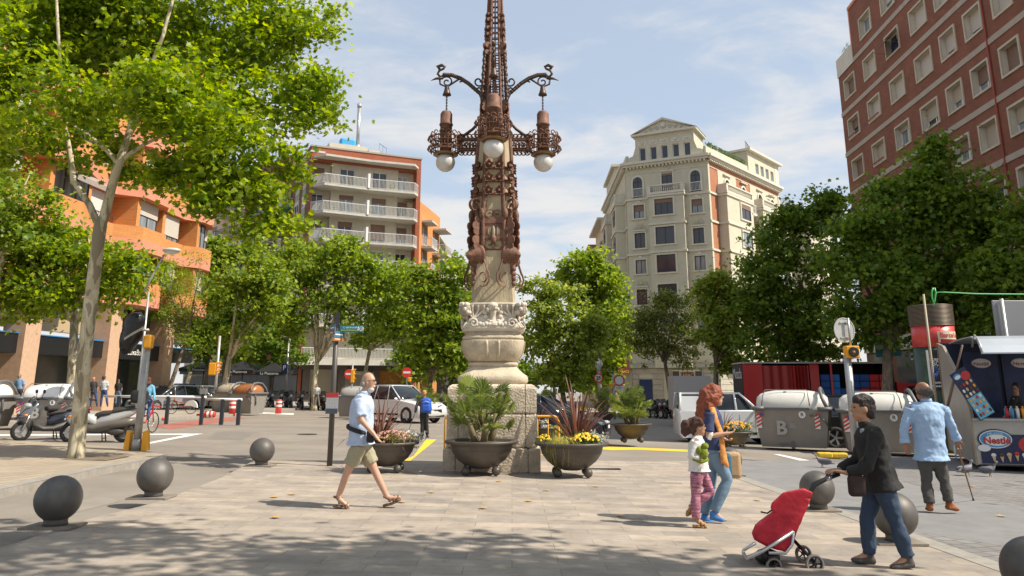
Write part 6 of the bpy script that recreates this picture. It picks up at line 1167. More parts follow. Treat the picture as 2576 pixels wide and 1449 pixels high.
t, y, g = pole('traffic_light', 'covered traffic light wrapped in a black bag with yellow side box, by the traffic island', 'traffic light', 343, 1133, 366, 868, .085, STEEL)
m = MB(); m.lathe([(.115, 0), (.115, .24), (.1, .25)], tuple(g), 16); m.build('collar', STEEL, t)
for sg in (-1, 1): m = MB(); m.prism([(sg * .14, 0), (sg * .27, 0), (sg * .22, .44), (sg * .14, .40)], -.09, .09, 0, Matrix.Translation(g)); m.build('foot_guard', YEL_, t)
zt = P(366, 868, y).z; m = MB(); c = Vector((g.x + .03, y - .02, P(369, 860, y).z)); m.rbox((c.x, c.y, c.z), (.19, .2, .31), .04); m.build('signal_box', YEL_, t)
m = MB(); rings = []; rnd = random.Random(3)
for i, (u, v, w_) in enumerate(((318, 889, 10), (318, 876, 17), (325, 860, 24), (333, 842, 26), (336, 828, 24), (337, 812, 25), (340, 798, 22), (343, 789, 14), (345, 786, 4))):
 c = P(u, v, y); k = y / 2056; rings.append([(c.x + w_ * k * (1 + .13 * math.sin(j * 2.1 + i)) * math.cos(2 * PI * j / 14), c.y + .19 * (1 + .15 * math.cos(j * 1.7 + i * 2)) * math.sin(2 * PI * j / 14) * min(1, w_ / 20), c.z + .02 * math.sin(j * 3 + i)) for j in range(14)])
m.loft(rings); m.build('bag', mat('black bin bag', (.012, .012, .013), .28, bump=(7, 1.2)), t); m = MB(); a, b = P(312, 853, y - .24), P(362, 824, y - .24); m.ribbon([a, a.lerp(b, .5) - Vector((0, .03, 0)), b], .06, .005, (0, -.2, 1)); m.build('tape', mat('grey tape', (.42, .38, .32), .5), t)
m = MB(); m.cyl((g.x, y, P(360, 830, y).z), (P(340, 830, y).x, y, P(340, 830, y).z), .03); m.build('bracket', STEEL, t)
t, y, g = pole('sign_post', 'dark grey post with street name signs and calendar plate, left of the walking man', 'sign post', 829, 1172, 849, 786, .055, DPOLE)
def plate(par, uc, vc, w_, h_, y, m, name='plate', dx=(1, 0, 0), th=.01, off=0.):
 c = P(uc, vc, y) + Vector((0, -.07 - off, 0)); Mx = frame(c, dx); mb = MB(); mb.box(-w_ / 2, w_ / 2, -h_ / 2, h_ / 2, -th, 0, 0, Mx); mb.build(name, m, par); return Mx
k = y / 2056; Mx = plate(t, 837, 1014, 30 * k, 51 * k, y, mat('calendar plate', (.60, .60, .60), .5), 'calendar_plate')
m = MB(); m.box(-15 * k, 15 * k, 14 * k, 25.5 * k, 0, .004, 0, Mx); m.build('red_header', mat('dark red print', (.40, .03, .03), .5), t); m = MB(); m.box(-15 * k, 15 * k, -25.5 * k, -13 * k, 0, .004, 0, Mx); m.build('dark_footer', mat('dark blue grey print', (.05, .06, .09), .5), t)
m = MB()
for i in range(8): m.box((-14 + i * 4) * k, (-13.4 + i * 4) * k, -12 * k, 13 * k, .0, .003, 0, Mx)
for i in range(8): m.box(-14 * k, 14 * k, (-11 + i * 3.4) * k, (-10.4 + i * 3.4) * k, .0, .0035, 0, Mx)
m.build('calendar_grid', mat('grid print', (.30, .31, .34), .6), t)
TEAL = mat('teal sign', (.01, .20, .25), .45); Mx = plate(t, 887, 828, 60 * k, 17 * k, y, TEAL, 'street_sign'); text('lettering', 'C. del Rosselló', 6.2 * k, Mx @ Matrix.Translation((-4 * k, 3.2 * k, .002)), WPL, t); text('lettering', 'Jardins de Montserrat Roig', 4.4 * k, Mx @ Matrix.Translation((-3 * k, -3.2 * k, .002)), mat('sign lime', (.62, .70, .05), .5), t)
m = MB(); 
m.tube([(24.5 * k + 5 * k * math.cos(u), 5 * k * math.sin(u), .004) for u in np.linspace(0, 2 * PI, 17)[:-1]], .6 * k, 4, 0, Mx, closed=True); m.box(22 * k, 27 * k, -.5 * k, .5 * k, .002, .006, 0, Mx); m.box(25 * k, 27.4 * k, -2 * k, 2 * k, .002, .005, 0, Mx); m.build('arrow_mark', WPL, t)
m = MB(); m.ball((0, 0, 0), (1 * k, 1 * k, 1 * k), 8, 6, 0, Mx @ Matrix.Translation((16.5 * k, 5.4 * k, .003))); 
for a, b in (((16.5, 4), (16, -.5)), ((16, -.5), (13.8, -5)), ((16.2, -.5), (18.2, -5)), ((16.4, 3), (13.8, .5)), ((16.4, 3), (18.8, .8))): m.cyl((a[0] * k, a[1] * k, .003), (b[0] * k, b[1] * k, .003), .55 * k, None, 5, 0, Mx)
m.build('walker_mark', WPL, t)
ORG = mat('orange brown sign', (.40, .14, .04), .5)
for uc, vc, dx_ in ((839, 826, (.45, -.9, 0)), (855, 843, (.35, .9, 0))):
 Mx = plate(t, uc, vc + 7, .38, 18 * k, y, ORG, 'direction_sign', dx_, off=.02); mb = MB(); mb.box(-.19, .19, 0, 16 * k, 0.001, .006, 0, Mx); mb.box(-.19, .19, 0, 16 * k, -.016, -.011, 0, Mx); mb.build('blue_half', mat('steel blue sign', (.06, .16, .24), .5), t); mb = MB(); mb.box(-.14, .12, 6 * k, 9 * k, .006, .009, 0, Mx); mb.box(-.14, .04, -5 * k, -3 * k, .001, .004, 0, Mx); mb.build('print_lines', WPL, t)
y = 21.; t, y, g = pole('amber_signal_post', 'grey post with amber light and the back of a round sign, between the right bins', 'signal post', 2156, 1155, 2142, 895, .10, STEEL, y=21.)
c = P(2141, 886, y) - Vector((0, .02, 0)); k = y / 2056; m = MB(); m.rbox(tuple(c), (33 * k, .24, 31 * k), .02); m.build('signal_box', YEL_, t); m = MB(); m.lathe([(12.5 * k, 0), (12.5 * k, .05), (11 * k, .05)], (0, 0, 0), 24, 0, frame(c + Vector((0, -.125, 0)), (1, 0, 0))); m.build('lens_ring', BLK, t); m = MB(); m.lathe([(10.8 * k, .0), (8 * k, .04), (.01, .055)], (0, 0, 0), 20, 0, frame(c + Vector((0, -.125, 0)), (1, 0, 0))); m.build('lens', mat('amber lamp lens', (.55, .16, .01), .35, bump=(90, 1.)), t)
m = MB(); m.cyl(P(2140, 872, y), P(2133, 800, y), .028); m.build('upper_pole', STEEL, t)
c = P(2126, 830, y) + Vector((0, .05, 0)); m = MB(); Mx = frame(c, (.95, .3, 0)); m.lathe([(.31, -.012), (.325, -.012), (.325, .012), (.30, .012), (.295, .002), (.01, .002)], (0, 0, 0), 36, 0, Mx, False); m.box(-.14, .14, .18, .21, .0, .03, 0, Mx); m.box(-.14, .14, -.21, -.18, .0, .03, 0, Mx); m.build('sign_back', mat('sign back grey', (.46, .46, .44), .5, .3, nz=(5, .12)), t)
def adcolumn():
 y = 25.; c = P(2348, 850, y); g = Vector((c.x, y, gz(c.x, y))); k = y / 2056; R_ = 50 * k; t = thing('advertising_column', 'round advertising column with ribbed metal top, red city band and concert posters', 'advertising column', g); Z = lambda v: P(2345, v, y - R_).z
 X = lambda v: 0
 m = MB(); m.cyl(g, (g.x, y, Z(872)), R_ * .985, None, 40); m.build('drum', mat('dark green metal', (.03, .06, .045), .5), t)
 m = MB(); m.cyl((g.x, y, Z(872)), (g.x, y, Z(818)), R_ * 1.0, None, 48); m.build('red_band', mat('city red band', (.58, .06, .055), .35, nz=(1.5, .2), stretch=(4, 4, .2)), t)
 m = MB(); m.cyl((g.x, y, Z(818)), (g.x, y, Z(764)), R_ * .95, None, 40)
 n = 17
 for i in range(n): z = Z(818) + (Z(764) - Z(818)) * (i + .5) / n; m.lathe([(R_ * .95, z - .018), (R_ * 1.04, z - .008), (R_ * 1.04, z + .008), (R_ * .95, z + .018)], (g.x, y, 0), 40, caps=False)
 m.build('ribbed_top', mat('ribbed bronze metal', (.20, .16, .12), .45, .5), t)
 def curved(name, a0, a1, z0, z1, m_, off=.006, n=12):
  mb = MB(); p = [(g.x + (R_ + off) * math.sin(a), y - (R_ + off) * math.cos(a)) for a in np.linspace(a0, a1, n)]
  for (x0, y0), (x1, y1) in zip(p[:-1], p[1:]): mb.quad((x0, y0, z0), (x1, y1, z0), (x1, y1, z1), (x0, y0, z1))
  return mb.build(name, m_, t)
 a = lambda u: math.asin(max(-.99, min(.99, (u - 2345) / 51.)))
 curved('speech_panel', a(2331), a(2395), Z(853), Z(833), mat('cream panel', (.62, .58, .42), .5)); curved('panel_tail', a(2331), a(2336), Z(861), Z(853), MT['cream panel'])
 for i, ch in enumerate('Barcelona'):
  u = 2340 + i * 7.4
  if u > 2394: break
  an = a(u); p = (g.x + (R_ + .012) * math.sin(an), y - (R_ + .012) * math.cos(an), Z(843)); text('lettering', ch, 17 * k, frame(p, (math.cos(an), math.sin(an), 0)), MT['city red band'], t, bold=.004, ex=.003)
 curved('dark_poster', a(2309), a(2372), Z(982), Z(880), mat('night poster', (.015, .012, .03), .4, nz=(3, .8))); curved('green_poster', a(2298), a(2305), Z(982), Z(884), mat('green poster', (.04, .09, .06), .5, nz=(4, .6))); curved('poster_edge', a(2305), a(2309), Z(982), Z(880), WPL)
 an = a(2331)
 for s_, v, sz in (('SOBREDOSIS', 905, 9), ('SODA', 915, 15), ('BARCELONA', 963, 7), ('VIERNES 8 DE JUNIO', 972, 5.6)): p = (g.x + (R_ + .03) * math.sin(an), y - (R_ + .03) * math.cos(an), Z(v)); text('poster_lettering', s_, sz * k, frame(p, (math.cos(an), math.sin(an), 0)), WPL, t, bold=.002, ex=.012)
 m = MB(); p0 = P(2352, 935, y - R_ - .03)
 for i in range(14): q = i * .45; m.tube([p0 + Vector((.05 * math.cos(q), 0, .06 * math.sin(q))), p0 + Vector((.16 * math.cos(q), .0, .22 * math.sin(q)))], [.012, .002], 4)
 m.build('poster_figure', mat('electric blue print', (.05, .18, .50), .5), t)
adcolumn()
def dumpster(label, lidcol, bodycol, full=True, L_=2.0, logo=True):
 t = thing('waste_container', label, 'waste container', (0, 0, 0), 'large lidded waste containers'); GB = mat('container grey', bodycol, .6, nz=(2.5, .1), bump=(60, .1)); LD = mat('container lid %.2f' % lidcol[1], lidcol, .35, nz=(2, .07)); DG = mat('container dark trim', (.13, .13, .135), .5)
 h = L_ / 2; m = MB(); pr = lambda y0, y1, z0, z1, x0, x1: None
 rings = [[(-h * .86 * s, -.52 + .0, z), (h * .86 * s, -.52, z), (h * .86 * s, .52, z), (-h * .86 * s, .52, z)] for s, z in ((1, .06),)]
 def sec(x): return [(x, -.5, .08), (x, -.58, .5), (x, -.66, 1.12), (x, .66, 1.12), (x, .58, .5), (x, .5, .08)]
 A = [sec(-h * .86)[0]]; m.loft([[(-h * .86, y, z) if z < .2 else ((-h * .93, y, z) if z < .8 else (-h, y, z)) for _, y, z in sec(0)], [(h * .86, y, z) if z < .2 else ((h * .93, y, z) if z < .8 else (h, y, z)) for _, y, z in sec(0)]], 0, None, True, False)
 m.build('body', GB, t, False)
 m = MB(); rings = []; nx = 12
 for i in range(nx + 1):
  q = i / nx * PI; x = -h * 1.0 * math.cos(q); s = min(1, math.sin(q) ** .38 + .001); s = max(s, .12); rings.append([(x * 1.0, .64 * s * math.cos(a) if True else 0, 1.16 + .50 * s * math.sin(a)) for a in np.linspace(0, PI, 15)] + [(x, -.64 * s, 1.12), (x, .64 * s, 1.12)])
 m.loft(rings); m.build('lid', LD, t, False)
 m = MB(); m.tube([(-h * .78, -.66, 1.22), (-h * .74, -.60, 1.50), (-h * .70, -.3, 1.655), (h * .45, -.3, 1.655), (h * .49, -.60, 1.50), (h * .52, -.66, 1.22)], .014, 5); m.build('lid_seam', DG, t, False)
 m = MB(); m.box(-h * .74, h * .5, -.69, -.64, 1.11, 1.17); m.ball((-.15, -.31, 1.6), (.05, .03, .02), 8, 5); m.build('lid_edge', DG, t, False)
 for sx in (-1, 1): m = MB(); m.tube([(sx * h * .72, -.70, 1.14), (sx * h * 1.0, -.70, 1.14), (sx * h * 1.06, -.55, 1.14), (sx * h * 1.06, .55, 1.14), (sx * h * 1.0, .70, 1.14)], .058, 8); m.build('rim_bumper', DG, t, False)
 m = MB(); m.tube([(h * .98, -.66, 1.15), (h * .86, -.62, 1.42), (h * .80, -.34, 1.66), (h * .80, 0, 1.70), (h * .80, .34, 1.66), (h * .86, .62, 1.42), (h * .98, .66, 1.15)], .05, 8); m.tube([(h * 1.02, -.4, 1.14), (h * 1.0, -.3, .9), (h * .97, -.25, .55)], .05, 8); m.build('lift_arch', DG, t, False)
 m = MB(); m.tube([(h * .50, -.66, .96), (h * .68, -.70, .96), (h * .74, -.72, .98), (h * .88, -.70, .82), (h * 1.0, -.60, .62)], .022, 6); m.build('lever', DG, t, False)
 if full:
  m = MB()
  for x0 in (-h * .95, h * .62):
   for i in range(4): m.prism([(x0, .62 + i * .1), (x0 + .14, .70 + i * .1), (x0 + .14, .75 + i * .1), (x0, .67 + i * .1)], -.645, -.652, 0)
  m.build('warning_stripes', REDP, t, False); m = MB()
  for x0 in (-h * .95, h * .62): m.box(x0, x0 + .14, -.638, -.643, .60, 1.05)
  m.build('stripe_backing', WPL, t, False)
  m = MB(); m.lathe([(.095, -.665), (.095, -.672)], (0, 0, 0), 24, 0, Matrix.Translation((h * .3, 0, .98)) @ Matrix.Rotation(PI / 2, 4, 'X') @ Matrix.Diagonal((1, 1, -1, 1)), False); m.build('round_decal', WPL, t, False)
  text('letter', 'R', .15, frame((h * .3, -.677, .98), (1, 0, 0)), BLK, t, False)
  m = MB(); m.lathe([(.065, -.665), (.065, -.672)], (0, 0, 0), 20, 0, Matrix.Translation((-h * .8, 0, .97)) @ Matrix.Rotation(PI / 2, 4, 'X') @ Matrix.Diagonal((1, 1, -1, 1)), False); m.build('no_parking_decal', REDP, t, False); m = MB(); m.lathe([(.048, -.671), (.048, -.675)], (0, 0, 0), 20, 0, Matrix.Translation((-h * .8, 0, .97)) @ Matrix.Rotation(PI / 2, 4, 'X') @ Matrix.Diagonal((1, 1, -1, 1)), False); m.build('decal_centre', mat('decal blue', (.03, .08, .35), .5), t, False)
  m = MB(); m.tube([(-.38, -.57, .17), (-.02, -.72, .2), (.32, -.57, .17), (-.02, -.60, .14)], .018, 5, closed=True); m.box(-.06, .04, -.545, -.50, .05, .25); m.build('pedal', DG, t, False)
  if logo: text('logo_letter', 'B', .52, frame((-.28, -.66, .60), (1, 0, 0), (0, .10, 1)), mat('pale print', (.36, .355, .33), .6), t, False, bold=.018, ex=.002); m = MB(); [m.box(-.05, .12 - .03 * (i % 2), -.656, -.662, .74 - i * .03, .755 - i * .03) for i in range(5)]; m.build('print_lines', MT['pale print'], t, False)
 return t
def put(t, ua, va, deg, dz=-.1, scale=None, y=None): g = G(ua, va, dz) if y is None else Vector((P(ua, va, y).x, y, gz(P(ua, va, y).x, y) + dz)); t.location = g; t.rotation_euler = (0, 0, math.radians(deg)); t.scale = (scale or 1,) * 3; return t
LC, BC = (.62, .605, .545), (.25, .23, .205)
d0 = put(dumpster('grey waste container with dotted letter logo and cream lid, left one at the right kerb', LC, BC), 2002, 1130, -24, scale=1.1)
d1 = put(dumpster('grey waste container with cream lid behind the black jacketed woman', LC, BC, logo=False), 2220, 1142, -18, scale=1.1)
BC2 = (.42, .41, .37); d2 = put(dumpster('pale grey waste container with off white barrel lid behind the left scooter', (.76, .76, .72), BC2), 128, 1052, 4, y=27.5, scale=.90)
d3 = cp(d2, G(-60, 1052), math.radians(2), 'pale grey waste container cut by the left edge of the picture'); d3.location = Vector((P(-58, 1052, 27.).x, 27., gz(P(-58, 1052, 27.).x, 27.) - .1))
d4 = put(dumpster('square waste container with brown orange lid behind the rail barrier', (.34, .13, .045), (.30, .27, .23), False, 1.5), 622, 1034, -22, scale=1.0, y=45.)
d5 = put(dumpster('square beige lidded waste container just left of the brown lidded one', (.42, .38, .30), (.22, .20, .17), False, 1.5), 578, 1034, -22, y=46.)
d6 = put(dumpster('grey waste container half hidden behind the walking man', (.36, .35, .33), (.28, .27, .26), False, 1.6), 893, 1043, -8, y=44.)
for i, (u, v) in enumerate(((2075, 1152), (2112, 1153))):
 g = G(u, v, -.1); m = MB(); m.rbox((0, 0, .07), (.42, .2, .16), .05); o = m.build('yellow_kerb_stone', mat('yellow kerb paint', (.62, .42, .03), .7, nz=(9, .25)), None); o.location = g; o.rotation_euler = (0, 0, -.12); tag(o, ('yellow painted kerb stone nearer the left bin', 'yellow painted kerb stone nearer the amber signal post')[i], 'kerb stone')
def rail(lst, y, label, r=.05):
 a, b = P(lst[0][0], lst[0][1], y), P(lst[-1][0], lst[-1][1], y); t = thing('pedestrian_rail', label, 'railing', (a.x, y, gz(a.x, y))); m = MB(); m.tube([P(u, v, y) for u, v in lst], r, 8); m.build('top_rail', WPL, t); return t, y
t, y = rail([(262, 997), (420, 998), (519, 999)], 33., 'long white topped rail with dark posts in front of the shared bicycle')
for u in (300, 424, 511):
 m = MB(); c = P(u, 1000, y); m.box(c.x - .06, c.x + .06, y - .06, y + .06, gz(c.x, y) - .1, c.z + (.35 if u == 511 else .05)); m.build('post', mat('dark rail post', (.03, .035, .045), .5), t)
c = P(512, 990, y); m = MB(); m.box(c.x - .12, c.x + .12, y - .1, y + .1, c.z - .02, c.z + .2); m.build('meter_box', GREYM, t)
t, y = rail([(520, 1004), (609, 1005)], 33.5, 'short white topped rail in front of the mid square bins')
for u in (561, 603): m = MB(); c = P(u, 1006, y); m.box(c.x - .07, c.x + .07, y - .06, y + .06, gz(c.x, y) - .1, c.z + .03); m.build('post', MT['dark rail post'], t)
def flexpost(label, u, v, hpx, lying=False):
 g = G(u, v, -.1); k = g.y / 2056; t = thing('flexible_post', label, 'traffic post', g, 'red and white flexible posts'); h = hpx * k; r = 7.6 * k; Mx = Matrix.Translation(g)
 if lying: Mx = Mx @ Matrix.Translation((-h / 2, 0, r)) @ Matrix.Rotation(PI / 2 * .97, 4, 'Y')
 m = MB(); m.lathe([(r, 0), (r, h * .94), (r * .7, h), (0.01, h)] if not lying else [(r * .5, -.15), (r * .45, .15), (r, h * .35), (r, h * .94), (r * .7, h)], (0, 0, 0), 16, 0, Mx); m.build('tube', REDP, t); 
 for z0, z1 in ((.48, .62), (.76, .88)): m = MB(); m.lathe([(r * 1.03, h * z0), (r * 1.03, h * z1)], (0, 0, 0), 16, 0, Mx, caps=False); m.build('white_band', WPL, t)
flexpost('upright red and white flexible post in front of the mid bins', 583, 1046, 38); flexpost('upright red and white flexible post standing alone right of the mid bins', 700, 1040, 34); flexpost('red and white flexible post lying flat on the asphalt', 522, 1052, 38, True)
g = G(405, 1056, -.1); m = MB(); m.ball((0, 0, .03), (.28, .16, .06), 14, 6); m.tube([(-.1, -.05, .06), (.1, -.1, .08), (.24, -.03, .05)], .035, 6); o = m.build('post_base', REDP); o.location = g; tag(o, 'broken off red rubber post base on the asphalt near the cyclist', 'post base')
# ---- far signals and signs
def sig(name, label, cat, ub, vb, ut, vt, y, r=.06, m=STEEL): return pole(name, label, cat, ub, vb, ut, vt, r, m, y=y)[0]
def roundsign(t, u, v, rpx, y, kind):
 k = y / 2056; c = P(u, v, y) - Vector((0, .1, 0)); Mx = frame(c, (1, 0, 0)); r = rpx * k; m = MB(); plane_disc(m, Mx, r, -.01, .01); m.build('sign_face', REDP if kind != 'blue' else MT['decal blue'], t)
 if kind == 'noentry': m = MB(); m.box(-r * .72, r * .72, -r * .2, r * .2, .01, .02, 0, Mx); m.build('white_bar', WPL, t)
 else: m = MB(); plane_disc(m, Mx, r * .74, .01, .016); m.build('white_centre', WPL, t)
 if kind == '20': text('numerals', '20', r * 1.05, Mx @ Matrix.Translation((0, 0, .018)), BLK, t, bold=.012)
def signalhead(t, u, v, w_, h_, y, n=3, dx=(1, 0, 0)):
 k = y / 2056; c = P(u, v, y) - Vector((0, .12, 0)); m = MB(); Mx = stand(c, dx); m.rbox((0, 0, 0), (w_ * k, .22, h_ * k), .04, 0, Mx)
 for i in range(n): z = (i - (n - 1) / 2) * h_ * k / n; m.prism([(w_ * k * .3, z - .02), (w_ * k * .95, z + .12), (w_ * k * .5, z + .16)], -.1, .1, 0, Mx)
 m.build('signal_head', YEL_, t)
t = sig('traffic_light', 'amber yellow traffic light on a steel post among the left trees', 'traffic light', 538, 1024, 548, 845, 46., .085); signalhead(t, 537, 928, 18, 30, 45.9); signalhead(t, 549, 926, 10, 26, 46.3); k = 46 / 2056; 
t = sig('no_entry_sign', 'no entry sign with yellow signal beside the rear of the white car', 'road sign', 1022, 1010, 1024, 925, 50., .05, STEEL); roundsign(t, 1024, 937, 12.5, 50., 'noentry'); signalhead(t, 1031, 955, 8, 11, 50., 1)
t = sig('no_entry_sign', 'no entry sign and yellow traffic light just left of the walking man\'s head', 'road sign', 883, 1015, 884, 915, 47., .05, STEEL); roundsign(t, 879, 941, 12, 47., 'noentry'); signalhead(t, 888, 946, 9, 33, 47.1, 3)
t = sig('speed_limit_sign', 'round 20 speed limit sign under a globe lamp at the avenue corner', 'road sign', 1509, 1022, 1506, 935, 60., .06, STEEL); roundsign(t, 1505, 951, 11.5, 60., '20')
m = MB(); c = P(1506, 916, 60.2); m.lathe([(.08, -.45), (.1, -.3), (.28, -.1), (.30, .05), (.22, .25), (.06, .35), (.03, .5)], tuple(c), 16); m.build('globe_lamp', MT['frosted globe glass'], t); m = MB(); m.cyl(P(1506, 935, 60.2), P(1506, 925, 60.2), .05); m.build('lamp_neck', STEEL, t)
t = sig('no_vehicles_sign', 'round white sign with red rim and plate below, before the cream building', 'road sign', 1546, 1035, 1543, 940, 52., .08, STEEL); roundsign(t, 1557, 957, 14, 52., 'ring'); Mx = plate(t, 1557, 976, 22 * 52 / 2056, 10 * 52 / 2056, 52., WPL, 'under_plate'); m = MB(); m.box(-.2, .2, .02, .05, 0, .005, 0, Mx); m.box(-.2, .15, -.06, -.03, 0, .005, 0, Mx); m.build('plate_print', MT['decal blue'], t); signalhead(t, 1538, 969, 12, 9, 52., 1)
t = sig('street_light', 'thin street light with blue parking sign over the parked motorcycles', 'street light', 717, 1008, 728, 862, 60., .07, STEEL); m = MB(); m.tube([P(728, 862, 60.), P(730, 855, 60.), P(722, 848, 60.)], .05, 6); m.ball(tuple(P(722, 848, 60.)), (.3, .2, .08), 10, 6); m.build('lamp_head', STEEL, t); Mx = plate(t, 716, 928, .42, .75, 60., mat('parking blue', (.02, .04, .13), .5), 'parking_plate'); text('lettering', 'P', .5, Mx @ Matrix.Translation((0, .05, .004)), WPL, t)
t = sig('street_light', 'slanted street lamp with oval head over the green young trees', 'street light', 345, 1010, 362, 735, 26., .04, STEEL); m = MB(); m.tube([P(362, 735, 26.), P(380, 700, 26.), P(412, 642, 26.)], [.04, .035, .03], 8); m.build('arm', STEEL, t); m = MB(); c = P(432, 630, 26.); m.ball(tuple(c), (.30, .22, .09), 20, 8); m.build('lamp_head', mat('pale lamp hood', (.50, .48, .42), .4), t); m = MB(); m.ball((c.x, c.y, c.z - .05), (.24, .18, .08), 16, 8); m.build('diffuser', MT['frosted globe glass'], t)
t = sig('parking_sign_post', 'leaning post with two teal banners and a regulated parking sign behind the red lorry', 'sign post', 2241, 1040, 2219, 812, 34., .05, STEEL)
BN = mat('teal banner', (.03, .20, .26), .6, nz=(1.5, .5)); k = 34 / 2056
for u, v, w_, h_ in ((2213, 871, 28, 55), (2249, 868, 28, 55)): Mx = plate(t, u, v, w_ * k, h_ * k, 34., mat('banner white', (.58, .62, .62), .6), 'banner'); m = MB(); m.box(-w_ * k / 2, w_ * k * .5, -h_ * k * .5, -h_ * k * (.12 if u < 2230 else -.1), 0, .005, 0, Mx); m.build('banner_print', BN, t)
text('banner_lettering', 'BONA\nBARRI\nCONEIX', 8 * k, frame(P(2213, 858, 34.) - Vector((0, .09, 0)), (1, 0, 0)), BN, t)
Mx = plate(t, 2231, 919, 19 * k, 48 * k, 34., WPL, 'parking_sign'); m = MB(); m.box(-9 * k, 0, 10 * k, 22 * k, 0, .006, 0, Mx); m.box(-9 * k, 9 * k, 4 * k, 9 * k, 0, .005, 0, Mx); m.build('blue_print', mat('parking sign blue', (.03, .12, .40), .5), t); m = MB(); m.box(-9 * k, 9 * k, -9 * k, -4 * k, 0, .005, 0, Mx); m.prism([(5 * k, 11 * k), (8 * k, 16 * k), (5 * k, 21 * k), (2 * k, 16 * k)], 0, .006, 0, Mx @ Matrix.Rotation(PI / 2, 4, 'X') @ Matrix.Diagonal((1, -1, 1, 1))); m.build('orange_print', ORL, t); text('lettering', 'P', 12 * k, Mx @ Matrix.Translation((-4.5 * k, 16 * k, .007)), WPL, t)
t = sig('festoon_post', 'thin pole with a green neon bracket and cable rising beside the advertising column', 'post', 2372, 1150, 2351, 740, 20.4, .03, mat('tan pole', (.36, .30, .20), .6)); GN = mat('green tube', (.07, .42, .12), .4, spec=.6); y = 20.4
m = MB(); m.tube([P(2349, 762, y), P(2345, 750, y), P(2344, 735, y), P(2347, 724, y), P(2351, 724, y), P(2354, 735, y), P(2352, 755, y), P(2348, 768, y)], .02, 6); m.tube([P(2351, 745, y), P(2358, 735, y), P(2375, 735, y), P(2460, 739, y), P(2580, 740, y), P(2700, 738, y)], .014, 5); m.build('green_bracket', GN, t)
t = sig('large_road_sign', 'back of a large grey road sign above the ice cream stall', 'road sign', 2575, 1150, 2552, 752, 23.5, .06, STEEL); y = 23.5; m = MB(); c = P(2552, 803, y); k = y / 2056; m.rbox((c.x + .1, y + .1, c.z), (112 * k, .04, 98 * k), .05); m.build('sign_back', mat('sign back dark', (.26, .26, .27), .5, .3), t)
# ------------------------------------------------------------------ vehicles
def wheel(t, x, y, r, w_=.2, sgn=-1, z=None, spokes=5, rim=CHR):
 z = r if z is None else z; m = MB(); Mx = Matrix.Translation((x, y, z)) @ Matrix.Rotation(PI / 2, 4, 'X'); m.lathe([(r * .66, -w_ / 2), (r * .93, -w_ / 2), (r, -w_ * .3), (r, w_ * .3), (r * .93, w_ / 2), (r * .66, w_ / 2), (r * .66, -w_ / 2)], (0, 0, 0), 28, 0, Mx, caps=False); o = m.build('wheel', RUB, t, False)
 m = MB(); m.lathe([(r * .68, -w_ * .42), (r * .68, w_ * .42)], (0, 0, 0), 24, 0, Mx, caps=False); m.lathe([(r * .12, -w_ * .4), (r * .12, w_ * .4)], (0, 0, 0), 12, 0, Mx)
 for i in range(spokes):
  a = 2 * PI * i / spokes
  for yy in (-w_ * .38, w_ * .38): m.add([(r * .1 * math.cos(a - .7), r * .1 * math.sin(a - .7), yy), (r * .1 * math.cos(a + .7), r * .1 * math.sin(a + .7), yy), (r * .67 * math.cos(a + .16), r * .67 * math.sin(a + .16), yy), (r * .67 * math.cos(a - .16), r * .67 * math.sin(a - .16), yy)], [(0, 1, 2, 3)], 0, Mx)
 m.lathe([(r * .6, -.01), (r * .6, .01)], (0, 0, 0), 20, 0, Mx); subpart(m, 'rim', rim, o); return o
